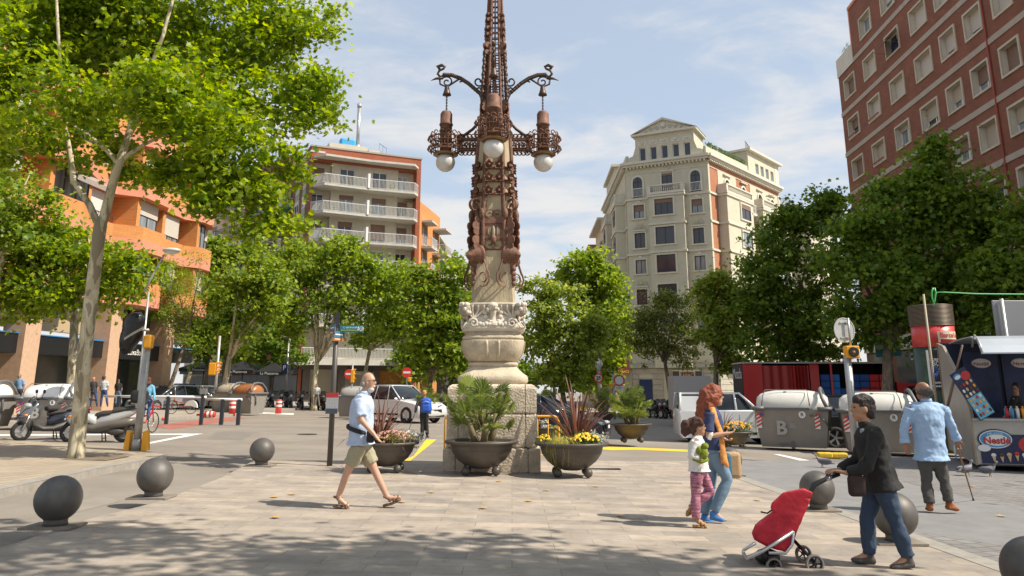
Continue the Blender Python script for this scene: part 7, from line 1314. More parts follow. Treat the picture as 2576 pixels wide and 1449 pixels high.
def car(label, col, L_=4.4, W=1.8, Ht=1.5, kind='suv', cat='car', name='parked_car', metal=.3, group=None):
 """local: +x forward. body side profile and glasshouse lofted across the width"""
 t = thing(name, label, cat, (0, 0, 0), group); pm = mat('paint %.2f %.2f %.2f' % col, col, .28, metal, coat=.6); h = L_ / 2; bl = Ht * .60; wr = .33 if Ht < 1.6 else .36
 if kind == 'van': top = [(-h, .95), (-h + .02, bl + .1), (h * .38, bl + .1), (h * .52, bl), (h * .93, bl * .82), (h, bl * .6), (h, .35)]; gh = [(-h + .05, bl + .08), (-h + .12, Ht), (h * .12, Ht), (h * .50, bl + .02)]
 elif kind == 'suv': top = [(-h, .6), (-h + .03, bl * .97), (-h * .5, bl * 1.02), (h * .42, bl), (h * .85, bl * .86), (h * .98, bl * .7), (h, .4)]; gh = [(-h + .12, bl), (-h * .78, Ht * .97), (-h * .3, Ht), (h * .08, Ht * .985), (h * .45, bl - .01)]
 else: top = [(-h, .55), (-h + .05, bl * .98), (-h * .5, bl), (h * .45, bl * .97), (h * .85, bl * .80), (h * .98, bl * .62), (h, .38)]; gh = [(-h + .2, bl), (-h * .70, Ht * .96), (-h * .2, Ht), (h * .05, Ht * .98), (h * .52, bl - .03)]
 bot = [(h * .97, .22), (-h * .97, .22)]; prof = [(-h, .35)] + top + bot; m = MB(); rings = []
 for yy, s, dz in ((-W / 2, .965, .0), (-W / 2 + .03, .99, 0), (-W / 2 + .14, 1, .02), (0, 1.012, .045), (W / 2 - .14, 1, .02), (W / 2 - .03, .99, 0), (W / 2, .965, .0)): rings.append([(x * s, yy, (z - .3) * (s if z > .5 else 1) + .3 + (dz if z > .6 else 0)) for x, z in prof])
 m.loft(rings, 0, None, True, True); m.build('body', pm, t, False)
 m = MB(); rings = []; g_ = [(gh[0][0], gh[0][1] - .05)] + gh + [(gh[-1][0], gh[-1][1] - .06)]
 for yy, s in ((-W * .46, 0), (-W * .43, .3), (-W * .375, .92), (-W * .3, 1), (W * .3, 1), (W * .375, .92), (W * .43, .3), (W * .46, 0)):
  rings.append([(x if s == 1 else x * .99, yy, bl + (z - bl) * (s if z > bl else 1)) for x, z in g_])
 m.loft(rings, 0, None, True, True); m.build('windows', mat('car glass', (.02, .025, .03), .06, spec=.5), t, False)
 m = MB(); rf = gh[1:-1]; m.loft([[(x, yy, z + .012) for x, z in rf] + [(x, yy, z - .05) for x, z in rf[::-1]] for yy in (-W * .375, -W * .3, 0, W * .3, W * .375)], 0, None, True, True)
 for sy in (-1, 1):
  for (xa, za), (xb, zb) in ((gh[0], gh[1]), (gh[-1], gh[-2]), ((gh[1][0] * .45, bl), (gh[1][0] * .40, Ht * .97)), ((.12, bl), (.08, Ht * .975))):
   m.tube([(xa, sy * W * .463, za - .02), ((xa + xb) / 2, sy * W * .425, (za + zb) / 2), (xb, sy * W * .378, zb)], .03 if kind != 'van' else .045, 5)
 if kind == 'van': m.box(-h + .1, -h * .35, -W * .455, W * .455, bl, Ht - .12, 0, None, .05, .09)
 m.build('roof', pm, t, False)
 wx = (h * .63, -h * .60)
 for x in wx:
  for sy in (-1, 1):
   m = MB(); m.lathe([(wr * 1.16, -.01), (wr * 1.16, .01)], (0, 0, 0), 24, 0, Matrix.Translation((x, sy * (W / 2 - .015), wr * 1.02)) @ Matrix.Rotation(PI / 2, 4, 'X')); m.build('wheel_arch', BLK, t, False); wheel(t, x, sy * (W / 2 - .06), wr, .2, spokes=5)
 for sy in (-1, 1):
  m = MB(); m.ball((h * .93, sy * W * .36, bl * .68), (.12, .19, .07), 12, 8); m.build('headlight', mat('headlight glass', (.55, .58, .60), .1, .4), t, False); m = MB(); m.ball((-h * .965, sy * W * .42, bl * .82), (.07, .11, .13), 12, 8); m.build('tail_light', REDL, t, False)
  m = MB(); m.ball((h * .36, sy * (W / 2 + .08), bl + .05), (.06, .11, .07), 10, 6); m.build('mirror', pm, t, False)
  m = MB()
  for x in (.2, -h * .38, h * .38): m.box(x - .006, x + .006, sy * (W / 2 - .002) - .006, sy * (W / 2 - .002) + .006, .4, bl - .05)
  m.box(-h * .45, h * .4, sy * (W / 2) - .012, sy * (W / 2) + .012, .34, .42); m.build('door_trim', BLK, t, False)
 m = MB(); m.box(h * .955, h + .005, -W * .28, W * .28, .42, .60); m.box(h * .94, h * .992, -W * .38, W * .38, .26, .36); m.build('grille', BLK, t, False); m = MB(); m.box(h + .0, h + .012, -.26, .26, .46, .56); m.box(-h - .012, -h, -.26, .26, .50, .61); m.build('number_plate', WPL, t, False); return t
def park(t, u, v, deg, y=None, scale=None): return put(t, u, v, deg, -.12, scale, y)
park(car('white sport utility car crossing the junction behind the backpack woman', (.66, .66, .65), 4.6, 1.9, 1.7, 'suv', name='moving_car', metal=.1), 1003, 1052, -38, 41., 1.04)
park(car('dark blue black car passing right behind the lamp pedestal', (.022, .025, .04), 4.4, 1.8, 1.5, 'hatch', name='moving_car'), 1365, 1098, -14, 27.5)
park(car('white panel van blurred behind the red haired woman', (.70, .71, .72), 4.1, 1.7, 1.85, 'van', 'van', 'white_van', .05), 1838, 1104, -3, 29.5, .93)
park(car('black estate car behind the two right waste containers', (.018, .018, .02), 4.7, 1.85, 1.75, 'suv'), 2190, 1098, -6, 28.5)
park(car('dark red car parked beyond the white van', (.16, .03, .025), 4.2, 1.75, 1.55, 'suv'), 1775, 1040, -62, 48.)
park(car('silver grey car parked nose out behind the bicycle, under the left trees', (.30, .31, .33), 4.3, 1.75, 1.5, 'hatch'), 420, 1006, -118, 48.); park(car('blue grey car with roof box parked under the dark trunked tree', (.14, .18, .24), 4.4, 1.8, 1.6, 'suv'), 462, 1006, -70, 56.); park(car('beige car parked left of the amber traffic light', (.40, .37, .31), 4.3, 1.75, 1.5, 'hatch'), 520, 1004, -25, 55.)
def lorry():
 a = P(1872, 990, 41.); g = Vector((a.x, 41., gz(a.x, 41) - .12)); t = thing('delivery_lorry', 'red drinks delivery lorry with open curtain side and stacked crates', 'lorry', g); rz = math.radians(-3.5); R_ = mat('lorry red', (.52, .02, .018), .4, coat=.3); CU = mat('red curtain', (.36, .03, .026), .45, bump=(3, .9), stretch=(2, 2, .2)); DK = mat('lorry dark inside', (.03, .022, .02), .7)
 t.rotation_euler = (0, 0, rz); B = lambda m, n, M_: m.build(n, M_, t, False)
 m = MB(); m.box(0, 7.4, 2.2, 2.35, 1.0, 3.2); m.box(0, .08, 0, 2.35, 1.0, 3.2); m.box(7.3, 7.4, 0, 2.35, 1., 3.2); B(m, 'inner_walls', DK); m = MB(); m.box(-.05, 7.45, -.02, 2.4, 3.2, 3.28, 0); B(m, 'roof', mat('lorry roof', (.42, .38, .34), .5)); m = MB(); m.box(0, 7.4, 0, 2.35, .86, 1.0); B(m, 'deck', GREYM)
 m = MB(); m.box(.0, .10, -.03, .0, 1., 3.2); m.box(0.1, .95, -.03, 0, 1.0, 3.16); m.box(4.3, 4.4, -.03, .0, 1., 3.2); B(m, 'side_panel', R_)
 m = MB(); pts = []; 
 for i in range(60): x = .95 + i * 2.35 / 60; pts.append((x, -.02 + (.035 * math.sin(i * .55) if i < 38 else .09 * math.sin(i * 1.5))))
 for (x0, y0), (x1, y1) in zip(pts[:-1], pts[1:]): m.quad((x0, y0, 1.0), (x1, y1, 1.0), (x1, y1, 3.1), (x0, y0, 3.1))
 B(m, 'curtain', CU); m = MB(); m.box(3.3, 3.75, -.03, 0, 1., 3.16); B(m, 'side_panel', R_)
 cols = [mat('blue crate', (.03, .20, .60), .5), mat('dark blue crate', (.02, .09, .32), .5), mat('red crate', (.55, .03, .03), .5), mat('green crate', (.08, .40, .32), .5)]
 for i in range(7):
  for j in range(5 if i != 2 else 3):
   m = MB(); x = 3.85 + i * .48; z = 1.0 + j * .34; m.box(x, x + .44, .1, .5, z, z + .3); m.box(x + .05, x + .39, .09, .1, z + .08, z + .22); o = m.build('drinks_crate', cols[(0, 0, 1, 3, 2, 2, 2)[i] if j < 2 + (i % 3) else (1, 0, 2, 1, 1, 2, 2)[i]]); o.location = g; o.rotation_euler = (0, 0, rz); tag(o, 'plastic drinks crate stacked on the open red lorry', 'crate', 'drinks crates stacked on the lorry')
 m = MB(); m.box(-.03, 0, .05, 2.3, 1.0, 3.15); B(m, 'rear_door', mat('chalkboard black', (.04, .04, .045), .6, nz=(3, .5))); Mx = frame((-.05, 1.9, 2.5), (0, -1, 0)); text('rear_lettering', 'Mezcla', .75, Mx @ Matrix.Translation((.8, .2, 0)), WPL, t, False); text('rear_lettering', 'El café', .4, Mx @ Matrix.Translation((1.1, -1.0, 0)), WPL, t, False)
 m = MB(); m.tube([(1.9, -.06, 1.15), (2.2, -.06, 1.35), (2.6, -.06, 1.3), (3.0, -.06, 1.38)], [.02, .08, .05, .02], 6, flat=.3); B(m, 'wave_mark', WPL)
 m = MB(); m.prism([(7.5, .6), (9.2, .6), (9.3, 1.3), (8.9, 2.2), (7.5, 2.3)], 0, 2.3); B(m, 'cab', R_); m = MB(); m.prism([(8.0, 1.35), (9.15, 1.35), (8.85, 2.1), (8.0, 2.1)], -.02, 2.32); B(m, 'cab_window', MT['car glass'])
 for x in (1.6, 8.3): wheel(t, x, .15, .48, .28); wheel(t, x, 2.2, .48, .28)
 m = MB(); m.box(-1.6, -1.5, .6, 2.9, .9, 2.6); m.box(-3.4, -1.6, .6, 2.9, .9, 2.6); B(m, 'tail_box', mat('pale box side', (.42, .40, .38), .6))
lorry()
def moto(label, col, group='motorcycles parked in a row', seat=BLK, box=False):
 t = thing('motorcycle', label, 'motorcycle', (0, 0, 0), group); pm = mat('paint %.2f %.2f %.2f' % col, col, .3, .3, coat=.5); 
 for x in (.68, -.62): wheel(t, x, 0, .31, .12, spokes=6)
 m = MB(); m.loft([[(x, w_ * math.cos(a), z + h_ * math.sin(a)) for a in np.linspace(0, 2 * PI, 11)[:-1]] for x, w_, z, h_ in ((-.85, .05, .80, .05), (-.55, .14, .72, .14), (-.1, .17, .60, .22), (.25, .16, .72, .2), (.45, .1, .85, .12))]); m.build('fairing', pm, t, False)
 m = MB(); m.rbox((-.32, 0, .86), (.72, .26, .12), .05); m.build('seat', seat, t, False); m = MB(); m.tube([(.68, 0, .31), (.52, 0, .75), (.42, 0, 1.02)], .035, 6); m.tube([(.36, -.34, 1.04), (.45, 0, 1.0), (.36, .34, 1.04)], .018, 6); m.tube([(-.62, .08, .31), (0, .08, .34), (.2, .05, .6)], .035, 6); m.tube([(-.1, -.1, .3), (-.6, -.14, .36), (-.95, -.14, .45)], [.04, .05, .05], 8); m.box(-.15, .25, -.14, .14, .28, .5); m.build('frame', mat('dull metal', (.16, .15, .15), .4, .7), t, False)
 m = MB(); m.ball((.56, 0, .93), (.1, .12, .11), 12, 8); m.build('headlight', MT['headlight glass'], t, False)
 for sy in (-1, 1): m = MB(); m.ball((.34, sy * .38, 1.18), (.02, .08, .05), 8, 6); m.cyl((.38, sy * .3, 1.04), (.34, sy * .36, 1.17), .008); m.build('mirror', BLK, t, False)
 if box: m = MB(); m.rbox((-.85, 0, 1.06), (.38, .4, .3), .08); m.build('top_box', BLK, t, False)
 m = MB(); m.prism([(.5, .95), (.62, .98), (.42, 1.3), (.38, 1.28)], -.17, .17); m.build('windscreen', mat('smoked screen', (.10, .10, .10), .1), t, False); return t
mA = moto('motorcycle', (.03, .03, .035)); mB = moto('motorcycle', (.16, .03, .03), box=True); mC = moto('motorcycle', (.22, .23, .25), box=True)
row = [(648, 1022), (676, 1024), (700, 1025), (726, 1024), (752, 1026), (778, 1025), (806, 1027), (858, 1028), (876, 1026)]; lbs = ['silver box topped motorcycle, first at the left of the far row', 'black motorcycle, second from the left of the far row', 'dark motorcycle third from the left of the far row', 'silver topped motorcycle fourth from the left of the far row', 'black motorcycle fifth in the far row, left of the forked tree', 'black motorcycle sixth in the far row, before the forked tree', 'dark red motorcycle with top box right of the forked tree', 'black motorcycle just right of the calendar plate post', 'silver motorcycle beside the half hidden bin']
r2 = [(1646, 1046), (1664, 1047), (1682, 1048), (1706, 1046)]; l2 = ['black motorcycle leftmost before the tobacconist', 'dark red motorcycle second from left before the tobacconist', 'black motorcycle by the thin tree trunk before the tobacconist', 'silver motorcycle rightmost before the tobacconist']
used = {}
for i, ((u, v), lb) in enumerate(zip(row + r2, lbs + l2)):
 src = (mC, mA, mA, mC, mA, mA, mB, mA, mC, mA, mB, mA, mC)[i]; yy = 57.5 if i < 9 else 56.; g = Vector((P(u, v, yy).x, yy + (i % 3) * .3, 0)); g.z = gz(g.x, g.y) - .12 if i > 8 else gz(g.x, g.y) - .12; rz = -1.15 + .12 * math.sin(i * 2.3)
 if src in used: o = cp(src, g, rz, lb)
 else: used[src] = 1; src.location = g; src.rotation_euler = (0, 0, rz); src['label'] = lb
def scooter(label, ca, cb, fr, rr, maxi=False):
 a = G(*fr, -.12); b = a + Vector((rr[0], rr[1], 0)); d = (a - b); L_ = d.length; rz = math.atan2(d.y, d.x); c = (a + b) / 2; c.z = gz(c.x, c.y) - .12; t = thing('scooter', label, 'scooter', c, 'scooters parked by the traffic island', rz); k = 1.0; wb = .66; s = L_ / (2 * wb); s = min(1.2, max(.95, s)); t.scale = (s, s, s)
 A = mat('paint %.2f %.2f %.2f' % ca, ca, .25, .4, coat=.7); Bm = mat('paint %.2f %.2f %.2f' % cb, cb, .25, .4, coat=.7); Bd = lambda m, n, M_: m.build(n, M_, t, False)
 wheel(t, .68, 0, .25, .13, spokes=3, rim=CHR); wheel(t, -.62, 0, .25, .13, spokes=3, rim=mat('dark rim', (.12, .12, .12), .4, .6))
 el = lambda lst: [[(x, w_ * math.cos(q), z + h_ * math.sin(q)) for q in np.linspace(0, 2 * PI, 15)[:-1]] for x, w_, z, h_ in lst]
 m = MB(); m.loft([[(x + dx_ * .0, w_ * math.cos(q), z) if False else (x - .10 * abs(math.cos(q)) ** 2 * (1 if w_ > .1 else 0) + .05 * math.sin(q) * 1, w_ * math.cos(q), z + 0.03 * math.sin(q)) for q in np.linspace(0, 2 * PI, 17)[:-1]] for x, w_, z, dx_ in ((.62, .10, .40, 0), (.74, .17, .50, 0), (.76, .235, .60, 0), (.66, .25, .72, 0), (.55, .22, .86, 0), (.46, .16, .98, 0), (.42, .10, 1.04, 0))]); Bd(m, 'front_shield', A)
 m = MB(); m.tube([(.80, -.12, .60), (.86, 0, .56), (.80, .12, .60)], .022, 6); m.tube([(.78, -.16, .68), (.83, 0, .64), (.78, .16, .68)], .016, 6); Bd(m, 'front_grille', Bm if not maxi else CHR)
 for sy in (-1, 1): m = MB(); m.ball((.66, sy * .21, .66), (.06, .04, .035), 10, 6); Bd(m, 'indicator', ORL)
 m = MB(); m.ball((.60, 0, .90), (.10, .17, .08), 14, 8); Bd(m, 'headlight', MT['headlight glass'])
 m = MB(); m.loft(el([(.88, .04, .40, .015), (.76, .075, .53, .02), (.60, .075, .52, .02), (.48, .05, .40, .015)])); Bd(m, 'front_mudguard', A if not maxi else BLK)
 m = MB(); m.tube([(.68, .09, .25), (.60, .09, .5), (.52, .05, .75)], .03, 6); m.tube([(.68, -.09, .25), (.60, -.09, .5), (.52, -.05, .75)], .03, 6); Bd(m, 'fork', CHR)
 m = MB(); m.loft(el([(.45, .17, .42, .10), (.2, .20, .30, .07), (-.05, .20, .30, .08), (-.3, .20, .38, .12), (-.45, .15, .42, .12)])); Bd(m, 'footwell', mat('scooter underbody', (.07, .065, .06), .5))
 m = MB(); m.loft(el([(.12, .10, .46, .12), (-.05, .16, .52, .18), (-.3, .20, .58, .18), (-.6, .17, .68, .14), (-.85, .10, .78, .08), (-.98, .04, .84, .03)])); Bd(m, 'rear_body', Bm)
 if maxi: m = MB(); m.loft(el([(.40, .21, .36, .12), (.1, .23, .36, .14), (-.3, .235, .46, .15), (-.7, .20, .50, .12), (-.9, .1, .55, .08)])); Bd(m, 'lower_body', mat('scooter brown grey', (.12, .105, .09), .4, coat=.3))
 if maxi: m = MB(); m.loft(el([(.42, .17, .62, .10), (.25, .19, .60, .14), (.05, .18, .52, .16)])); Bd(m, 'centre_tunnel', A)
 m = MB(); m.loft(el([(.10, .10, .68, .06), (-.05, .15, .72, .08), (-.28, .17, .74, .07), (-.34, .16, .80, .08), (-.62, .15, .84, .07), (-.82, .10, .88, .05)])); Bd(m, 'seat', mat('seat vinyl', (.055, .05, .045), .5))
 m = MB(); m.tube([(.52, 0, .85), (.42, 0, 1.06)], .05, 8); m.tube([(.24, -.36, 1.06), (.36, -.2, 1.08), (.42, 0, 1.04), (.36, .2, 1.08), (.24, .36, 1.06)], [.022, .018, .03, .018, .022], 8); Bd(m, 'handlebar', BLK)
 for sy in (-1, 1): m = MB(); m.cyl((.36, sy * .24, 1.08), (.34, sy * .34, 1.24), .009); m.ball((.34, sy * .37, 1.27), (.03, .10, .055), 12, 8); Bd(m, 'mirror', BLK)
 m = MB(); m.loft([[(x, w_ * math.cos(q), z + .01 * math.sin(q)) for q in np.linspace(0, 2 * PI, 13)[:-1]] for x, w_, z in ((.60, .15, .98), (.55, .16, 1.08), (.47, .12, 1.22 if maxi else 1.14))]); Bd(m, 'windscreen', MT['smoked screen'])
 m = MB(); m.ball((-.93, 0, .80), (.07, .10, .05), 10, 6); Bd(m, 'tail_light', REDL); m = MB(); m.box(-.99, -.97, -.1, .1, .5, .64); m.tube([(-.9, 0, .78), (-.98, 0, .6)], .03, 6); Bd(m, 'number_plate', BLK)
 m = MB(); m.ball((-.42, .05, .28), (.24, .12, .11), 12, 8); m.tube([(-.2, -.14, .26), (-.6, -.17, .30), (-.92, -.17, .40)], [.04, .07, .075], 10); Bd(m, 'engine', mat('scooter engine', (.11, .10, .095), .45, .6))
 m = MB(); m.tube([(-.12, -.12, .28), (-.16, -.16, .02)], .016, 5); m.tube([(-.12, .12, .28), (-.16, .16, .02)], .016, 5); m.tube([(-.16, -.16, .1), (-.16, .16, .1)], .012, 5); Bd(m, 'stand', BLK)
 if maxi: m = MB(); m.rbox((-.92, 0, 1.15), (.40, .44, .34), .10); Bd(m, 'top_box', BLK)
 else: m = MB(); m.rbox((-.78, 0, 1.06), (.14, .26, .26), .06); Bd(m, 'backrest', BLK); m = MB(); m.rbox((.02, 0, .82), (.30, .34, .14), .06); Bd(m, 'lap_blanket', mat('dark blanket', (.035, .032, .03), .8))
 return t
scooter('silver and navy scooter parked left of the big plane trunk', (.17, .175, .185), (.035, .04, .06), (52, 1108), (.98, .95)); scooter('white maxi scooter with black top box behind the big plane trunk', (.60, .60, .58), (.50, .49, .47), (176, 1112), (1.36, .25), True)
def bicycle(label, loc, rz, col, guard):
 t = thing('bicycle', label, 'bicycle', loc, None, rz); cm = mat('paint %.2f %.2f %.2f' % col, col, .35, .1)
 for x in (.52, -.52):
  m = MB(); m.tube([(x + .31 * math.cos(q), 0, .33 + .31 * math.sin(q)) for q in np.linspace(0, 2 * PI, 29)[:-1]], .017, 6, closed=True); o = m.build('wheel', RUB, t, False); m = MB(); [m.cyl((x, .0, .33), (x + .3 * math.cos(q), 0, .33 + .3 * math.sin(q)), .0035, None, 3) for q in np.linspace(0, 2 * PI, 15)[:-1]]; subpart(m, 'spokes', CHR, o)
 m = MB(); m.tube([(.52, 0, .33), (.40, 0, .85), (.38, 0, .98)], .018, 6); m.tube([(.42, 0, .72), (.05, 0, .34), (-.12, 0, .34), (-.52, 0, .33)], .022, 6); m.tube([(-.12, 0, .34), (-.26, 0, .82)], .02, 6); m.tube([(.42, 0, .66), (-.16, 0, .50)], .02, 6); m.build('frame', cm, t, False)
 m = MB(); m.tube([(.28, -.26, 1.04), (.40, 0, 1.0), (.28, .26, 1.04)], .014, 6); m.build('handlebar', BLK, t, False); m = MB(); m.ball((-.28, 0, .86), (.14, .08, .04), 10, 6); m.build('saddle', BLK, t, False)
 m = MB(); m.prism([(-.52 + .345 * math.cos(q), .33 + .345 * math.sin(q)) for q in np.linspace(.2, PI * 1.02, 12)] + [(-.52, .40)], -.035, .035); m.build('mudguard', guard, t, False)
 m = MB(); m.tube([(.36, -.15, .86), (.66, -.15, .82), (.66, .15, .82), (.36, .15, .86)], .012, 5, closed=True); m.build('basket', REDP, t, False); return t
yb = 41.; c = P(455, 1036, yb); bicycle('parked shared bicycle, red with white rear guard, under the left trees', (c.x, yb, gz(c.x, yb)), PI - .15, (.55, .10, .03), WPL)
# ------------------------------------------------------------------ ice cream stall trailer
def kiosk():
 A = G(2461, 1183); x = (G(2576, 1188) - A); x.z = 0; x.normalize(); D = G(2393, 1152) - A; D.z = 0; dl = D.length; yd = D.normalized(); g = A.copy(); t = thing('ice_cream_trailer', 'metal ice cream stall trailer with open hatch, awning and picture panels at the right', 'food stall', g); AL = mat('dull aluminium sheet', (.40, .385, .36), .45, .45, nz=(1.4, .12), bump=(1.5, .25)); k = A.y / 2056
 def Q(a, d, z): return A + x * a + yd * d + Vector((0, 0, z))
 Z = lambda v, y=A.y: P(2450, v, y).z - A.z; zc = Z(1057); zt = Z(864, (A + yd * dl).y); L_ = 4.2
 pr = [(0, .12), (0, .0 + zc), (.03, zc + .25), (.12 * dl, Z(1000)), (.25 * dl, Z(952)), (.45 * dl, Z(912)), (.75 * dl, zt - .12), (dl, zt), (dl, .18)]
 m = MB(); n = len(pr); a = [Q(0, d, z) for d, z in pr]; b = [Q(.05, d, z) for d, z in pr]; m.add(a + b, [tuple(range(n)), tuple(range(2 * n - 1, n - 1, -1))] + [(j, (j + 1) % n, (j + 1) % n + n, j + n) for j in range(n)]); m.build('end_wall', AL, t)
 m = MB(); m.tube([Q(-.01, d, z) for d, z in pr], .02, 5, closed=True); m.build('edge_trim', mat('tan edge trim', (.36, .27, .17), .5), t)
 def bx(m, a0, a1, d0, d1, z0, z1): v = [Q(a, d, z) for z in (z0, z1) for a, d in ((a0, d0), (a1, d0), (a1, d1), (a0, d1))]; m.add(v, [(3, 2, 1, 0), (4, 5, 6, 7), (0, 1, 5, 4), (1, 2, 6, 5), (2, 3, 7, 6), (3, 0, 4, 7)])
 m = MB(); bx(m, .05, L_, 0, .05, .12, zc); m.build('front_panel', AL, t); m = MB(); bx(m, .05, L_, 0, dl, .1, .14); m.build('floor', BLK, t); m = MB(); bx(m, .0, L_, -.12, .5, zc, zc + .04); m.build('counter', STEEL, t); m = MB(); bx(m, .05, L_, dl - .05, dl, .12, zt); m.build('back_wall', mat('stall inside blue', (.008, .014, .05), .5), t)
 m = MB(); arc = [(dl, zt), (dl * .75, zt + .02), (dl * .4, zt + .02), (dl * .15, zt - .0), (-.15, zt - .10), (-.40, zt - .26), (-.55, zt - .42)]
 m.loft([[Q(a, d, z) for d, z in arc] + [Q(a, d, z - .03) for d, z in arc[::-1]] for a in (.28, L_ + .3)], 0, None, True, False); m.build('awning_roof', mat('pale awning metal', (.48, .52, .56), .35, .3, nz=(.8, .1)), t)
 m = MB(); m.tube([Q(.3, -.55, zt - .42), Q(.3, -.45, zt - .25), Q(.3, -.2, zt - .1), Q(.3, .1, zt), Q(.3, .35, zt - .08), Q(.3, .55, zt - .25)], .02, 6); m.build('awning_rib', STEEL, t)
 m = MB(); p0, p1 = P(2421, 868, A.y - .35), P(2383, 1025, A.y + .25); m.tube([p0, p0.lerp(p1, .6)], .022, 8); m.tube([p0.lerp(p1, .5), p1], .032, 8); m.ball(tuple(p0.lerp(p1, .52)), .045, 8, 6); m.build('gas_strut', mat('brown strut', (.20, .14, .11), .5, .3), t)
 NV = mat('navy picture panel', (.012, .018, .07), .4); W = WPL; RD2 = mat('panel red', (.50, .03, .03), .5); CR = mat('ice cream beige', (.62, .44, .24), .7); CH = mat('chocolate', (.10, .04, .02), .5); LB = mat('badge blue', (.05, .28, .55), .4)
 Mx = frame(Q(0, -.01, 0), x); u0 = .14
 def rb(m, x0, x1, z0, z1, w0, w1, r=.07): m.rbox(((x0 + x1) / 2, -(w0 + w1) / 2, (z0 + z1) / 2), (x1 - x0, abs(w1 - w0), z1 - z0), r, 0, Mx @ Matrix(((1, 0, 0, 0), (0, 0, 1, 0), (0, -1, 0, 0), (0, 0, 0, 1))))
 def pb2(x0, x1, z0, z1, w0, w1, m_, name='panel_print', par=t):
  m = MB(); v = [(x_, z_, w_) for w_ in (w0, w1) for x_, z_ in ((x0, z0), (x1, z0), (x1, z1), (x0, z1))]; m.add(v, [(3, 2, 1, 0), (4, 5, 6, 7), (0, 1, 5, 4), (1, 2, 6, 5), (2, 3, 7, 6), (3, 0, 4, 7)], 0, Mx); return m.build(name, m_, par)
 zl, zh = Z(1165), Z(1092); pb2(.1, 1.7, zl, zh, 0, .012, NV, 'picture_panel')
 def oval(cx, cz, rx, rz_, w_, m_, name='printed_oval', th=.006, MM=None):
  m = MB(); m.add([(cx + rx * math.cos(q), cz + rz_ * math.sin(q), w_ + th) for q in np.linspace(0, 2 * PI, 25)[:-1]], [tuple(range(24))], 0, MM or Mx); return m.build(name, m_, t)
 zo = Z(1104); oval(.42, zo, .36, .22, .012, NV); oval(.42, zo, .33, .195, .018, W); oval(.42, zo, .31, .175, .023, LB); oval(.44, zo - .02, .25, .12, .028, W); text('panel_lettering', 'Nestlé', .20, Mx @ Matrix.Translation((.44, zo - .03, .042)), RD2, t, bold=.006); text('panel_lettering', 'HELADOS', .07, Mx @ Matrix.Translation((.42, zo + .115, .036)), W, t); oval(.17, zo - .19, .13, .075, .03, W); oval(1.22, Z(1117), .36, .22, .014, RD2)
 def pops(MM, spots, w_):
  for i, (cx, cz, kd) in enumerate(spots):
   m = MB()
   if kd == 'c': m.add([(cx - .045, cz, w_), (cx + .045, cz, w_), (cx + .01, cz - .16, w_)], [(2, 1, 0)], 0, MM); m.build('printed_cone', CR, t); m = MB(); m.ball((cx, cz + .01, w_), (.055, .045, .006), 10, 5, 0, MM); m.build('printed_scoop', (W, CH, CR, RD2)[i % 4], t)
   else: m.ball((cx, cz, w_), (.035, .075, .008), 10, 6, 0, MM); m.build('printed_lolly', (CR, CH, W)[i % 3], t)
 pops(Mx, [(1.08, Z(1113), 'l'), (1.2, Z(1110), 'l'), (1.33, Z(1108), 'l'), (1.45, Z(1115), 'l'), (.34, Z(1145), 'c'), (.5, Z(1144), 'c'), (.65, Z(1143), 'c'), (.8, Z(1140), 'c'), (.95, Z(1143), 'c'), (1.1, Z(1141), 'c'), (1.3, Z(1143), 'c'), (1.45, Z(1145), 'c')], .03)
 c0 = P(2446, 990, A.y - .22); Mb = frame(c0, (1, -.05, 0)) @ Matrix.Rotation(math.radians(29), 4, 'Z') ; wv, hv = .36, 1.15; m = MB(); m.box(-wv / 2 - .02, wv / 2 + .02, -hv / 2, hv / 2, -.012, 0, 0, Mb); m.build('price_board', NV, t)
 m = MB(); m.box(-wv / 2, wv / 2, -hv / 2 + .02, -.05, .001, .006, 0, Mb); m.build('board_print', mat('pale blue print', (.12, .42, .60), .5), t); rnd = random.Random(8); oval(-.08, .46, .09, .07, .004, LB, MM=Mb); oval(-.08, .45, .07, .04, .012, W, MM=Mb); oval(.10, .40, .11, .10, .004, RD2, MM=Mb)
 cols = [CR, CH, RD2, W, YEL_, CR]
 for i in range(7):
  for j in range(4): m = MB(); m.ball((-.13 + j * .087 + rnd.uniform(-.012, .012), .25 - i * .12, .01), (.03, .045, .006), 8, 5, 0, Mb); m.build('board_item', cols[(i * 3 + j * 2 + rnd.randrange(2)) % 6], t)
 for j, a_ in enumerate((.55, 1.5, 2.5)):
  m = MB(); bx(m, a_, a_ + .85, dl - .12, dl - .06, zc + .1, zt - .25); m.build('inner_panel', mat('inner panel blue', (.010, .022, .085), .4, nz=(2, .6)), t); Mi = frame(Q(a_ + .45, dl - .13, zt - .55), x); m = MB(); m.lathe([(.24, 0), (.2, .01)], (0, 0, 0), 20, 0, Mi @ Matrix.Diagonal((1, .55, 1, 1))); m.build('inner_badge', W, t); text('panel_lettering', 'Nestlé', .14, Mi @ Matrix.Translation((0, -.02, .015)), RD2, t)
 for i in range(9):
  m = MB(); p = Q(.75 + (i % 5) * .11, .12 + (i // 5) * .1, zc + .04); m.cyl(p, p + Vector((0, 0, .22)), .034, None, 10); m.cyl(p + Vector((0, 0, .22)), p + Vector((0, 0, .27)), .014, None, 8); o = m.build('drink_bottle', (RD2, LB, W, YEL_)[i % 4]); tag(o, 'small coloured drink bottle on the ice cream stall counter', 'bottle', 'drink bottles on the stall counter')
 m = MB(); p = Q(1.55, .2, zc + .04); m.lathe([(.07, 0), (.09, .16), (.085, .16)], tuple(p), 16); o = m.build('tub', mat('caramel tub', (.45, .24, .08), .5)); tag(o, 'caramel coloured tub on the stall counter beside the vendor', 'tub')
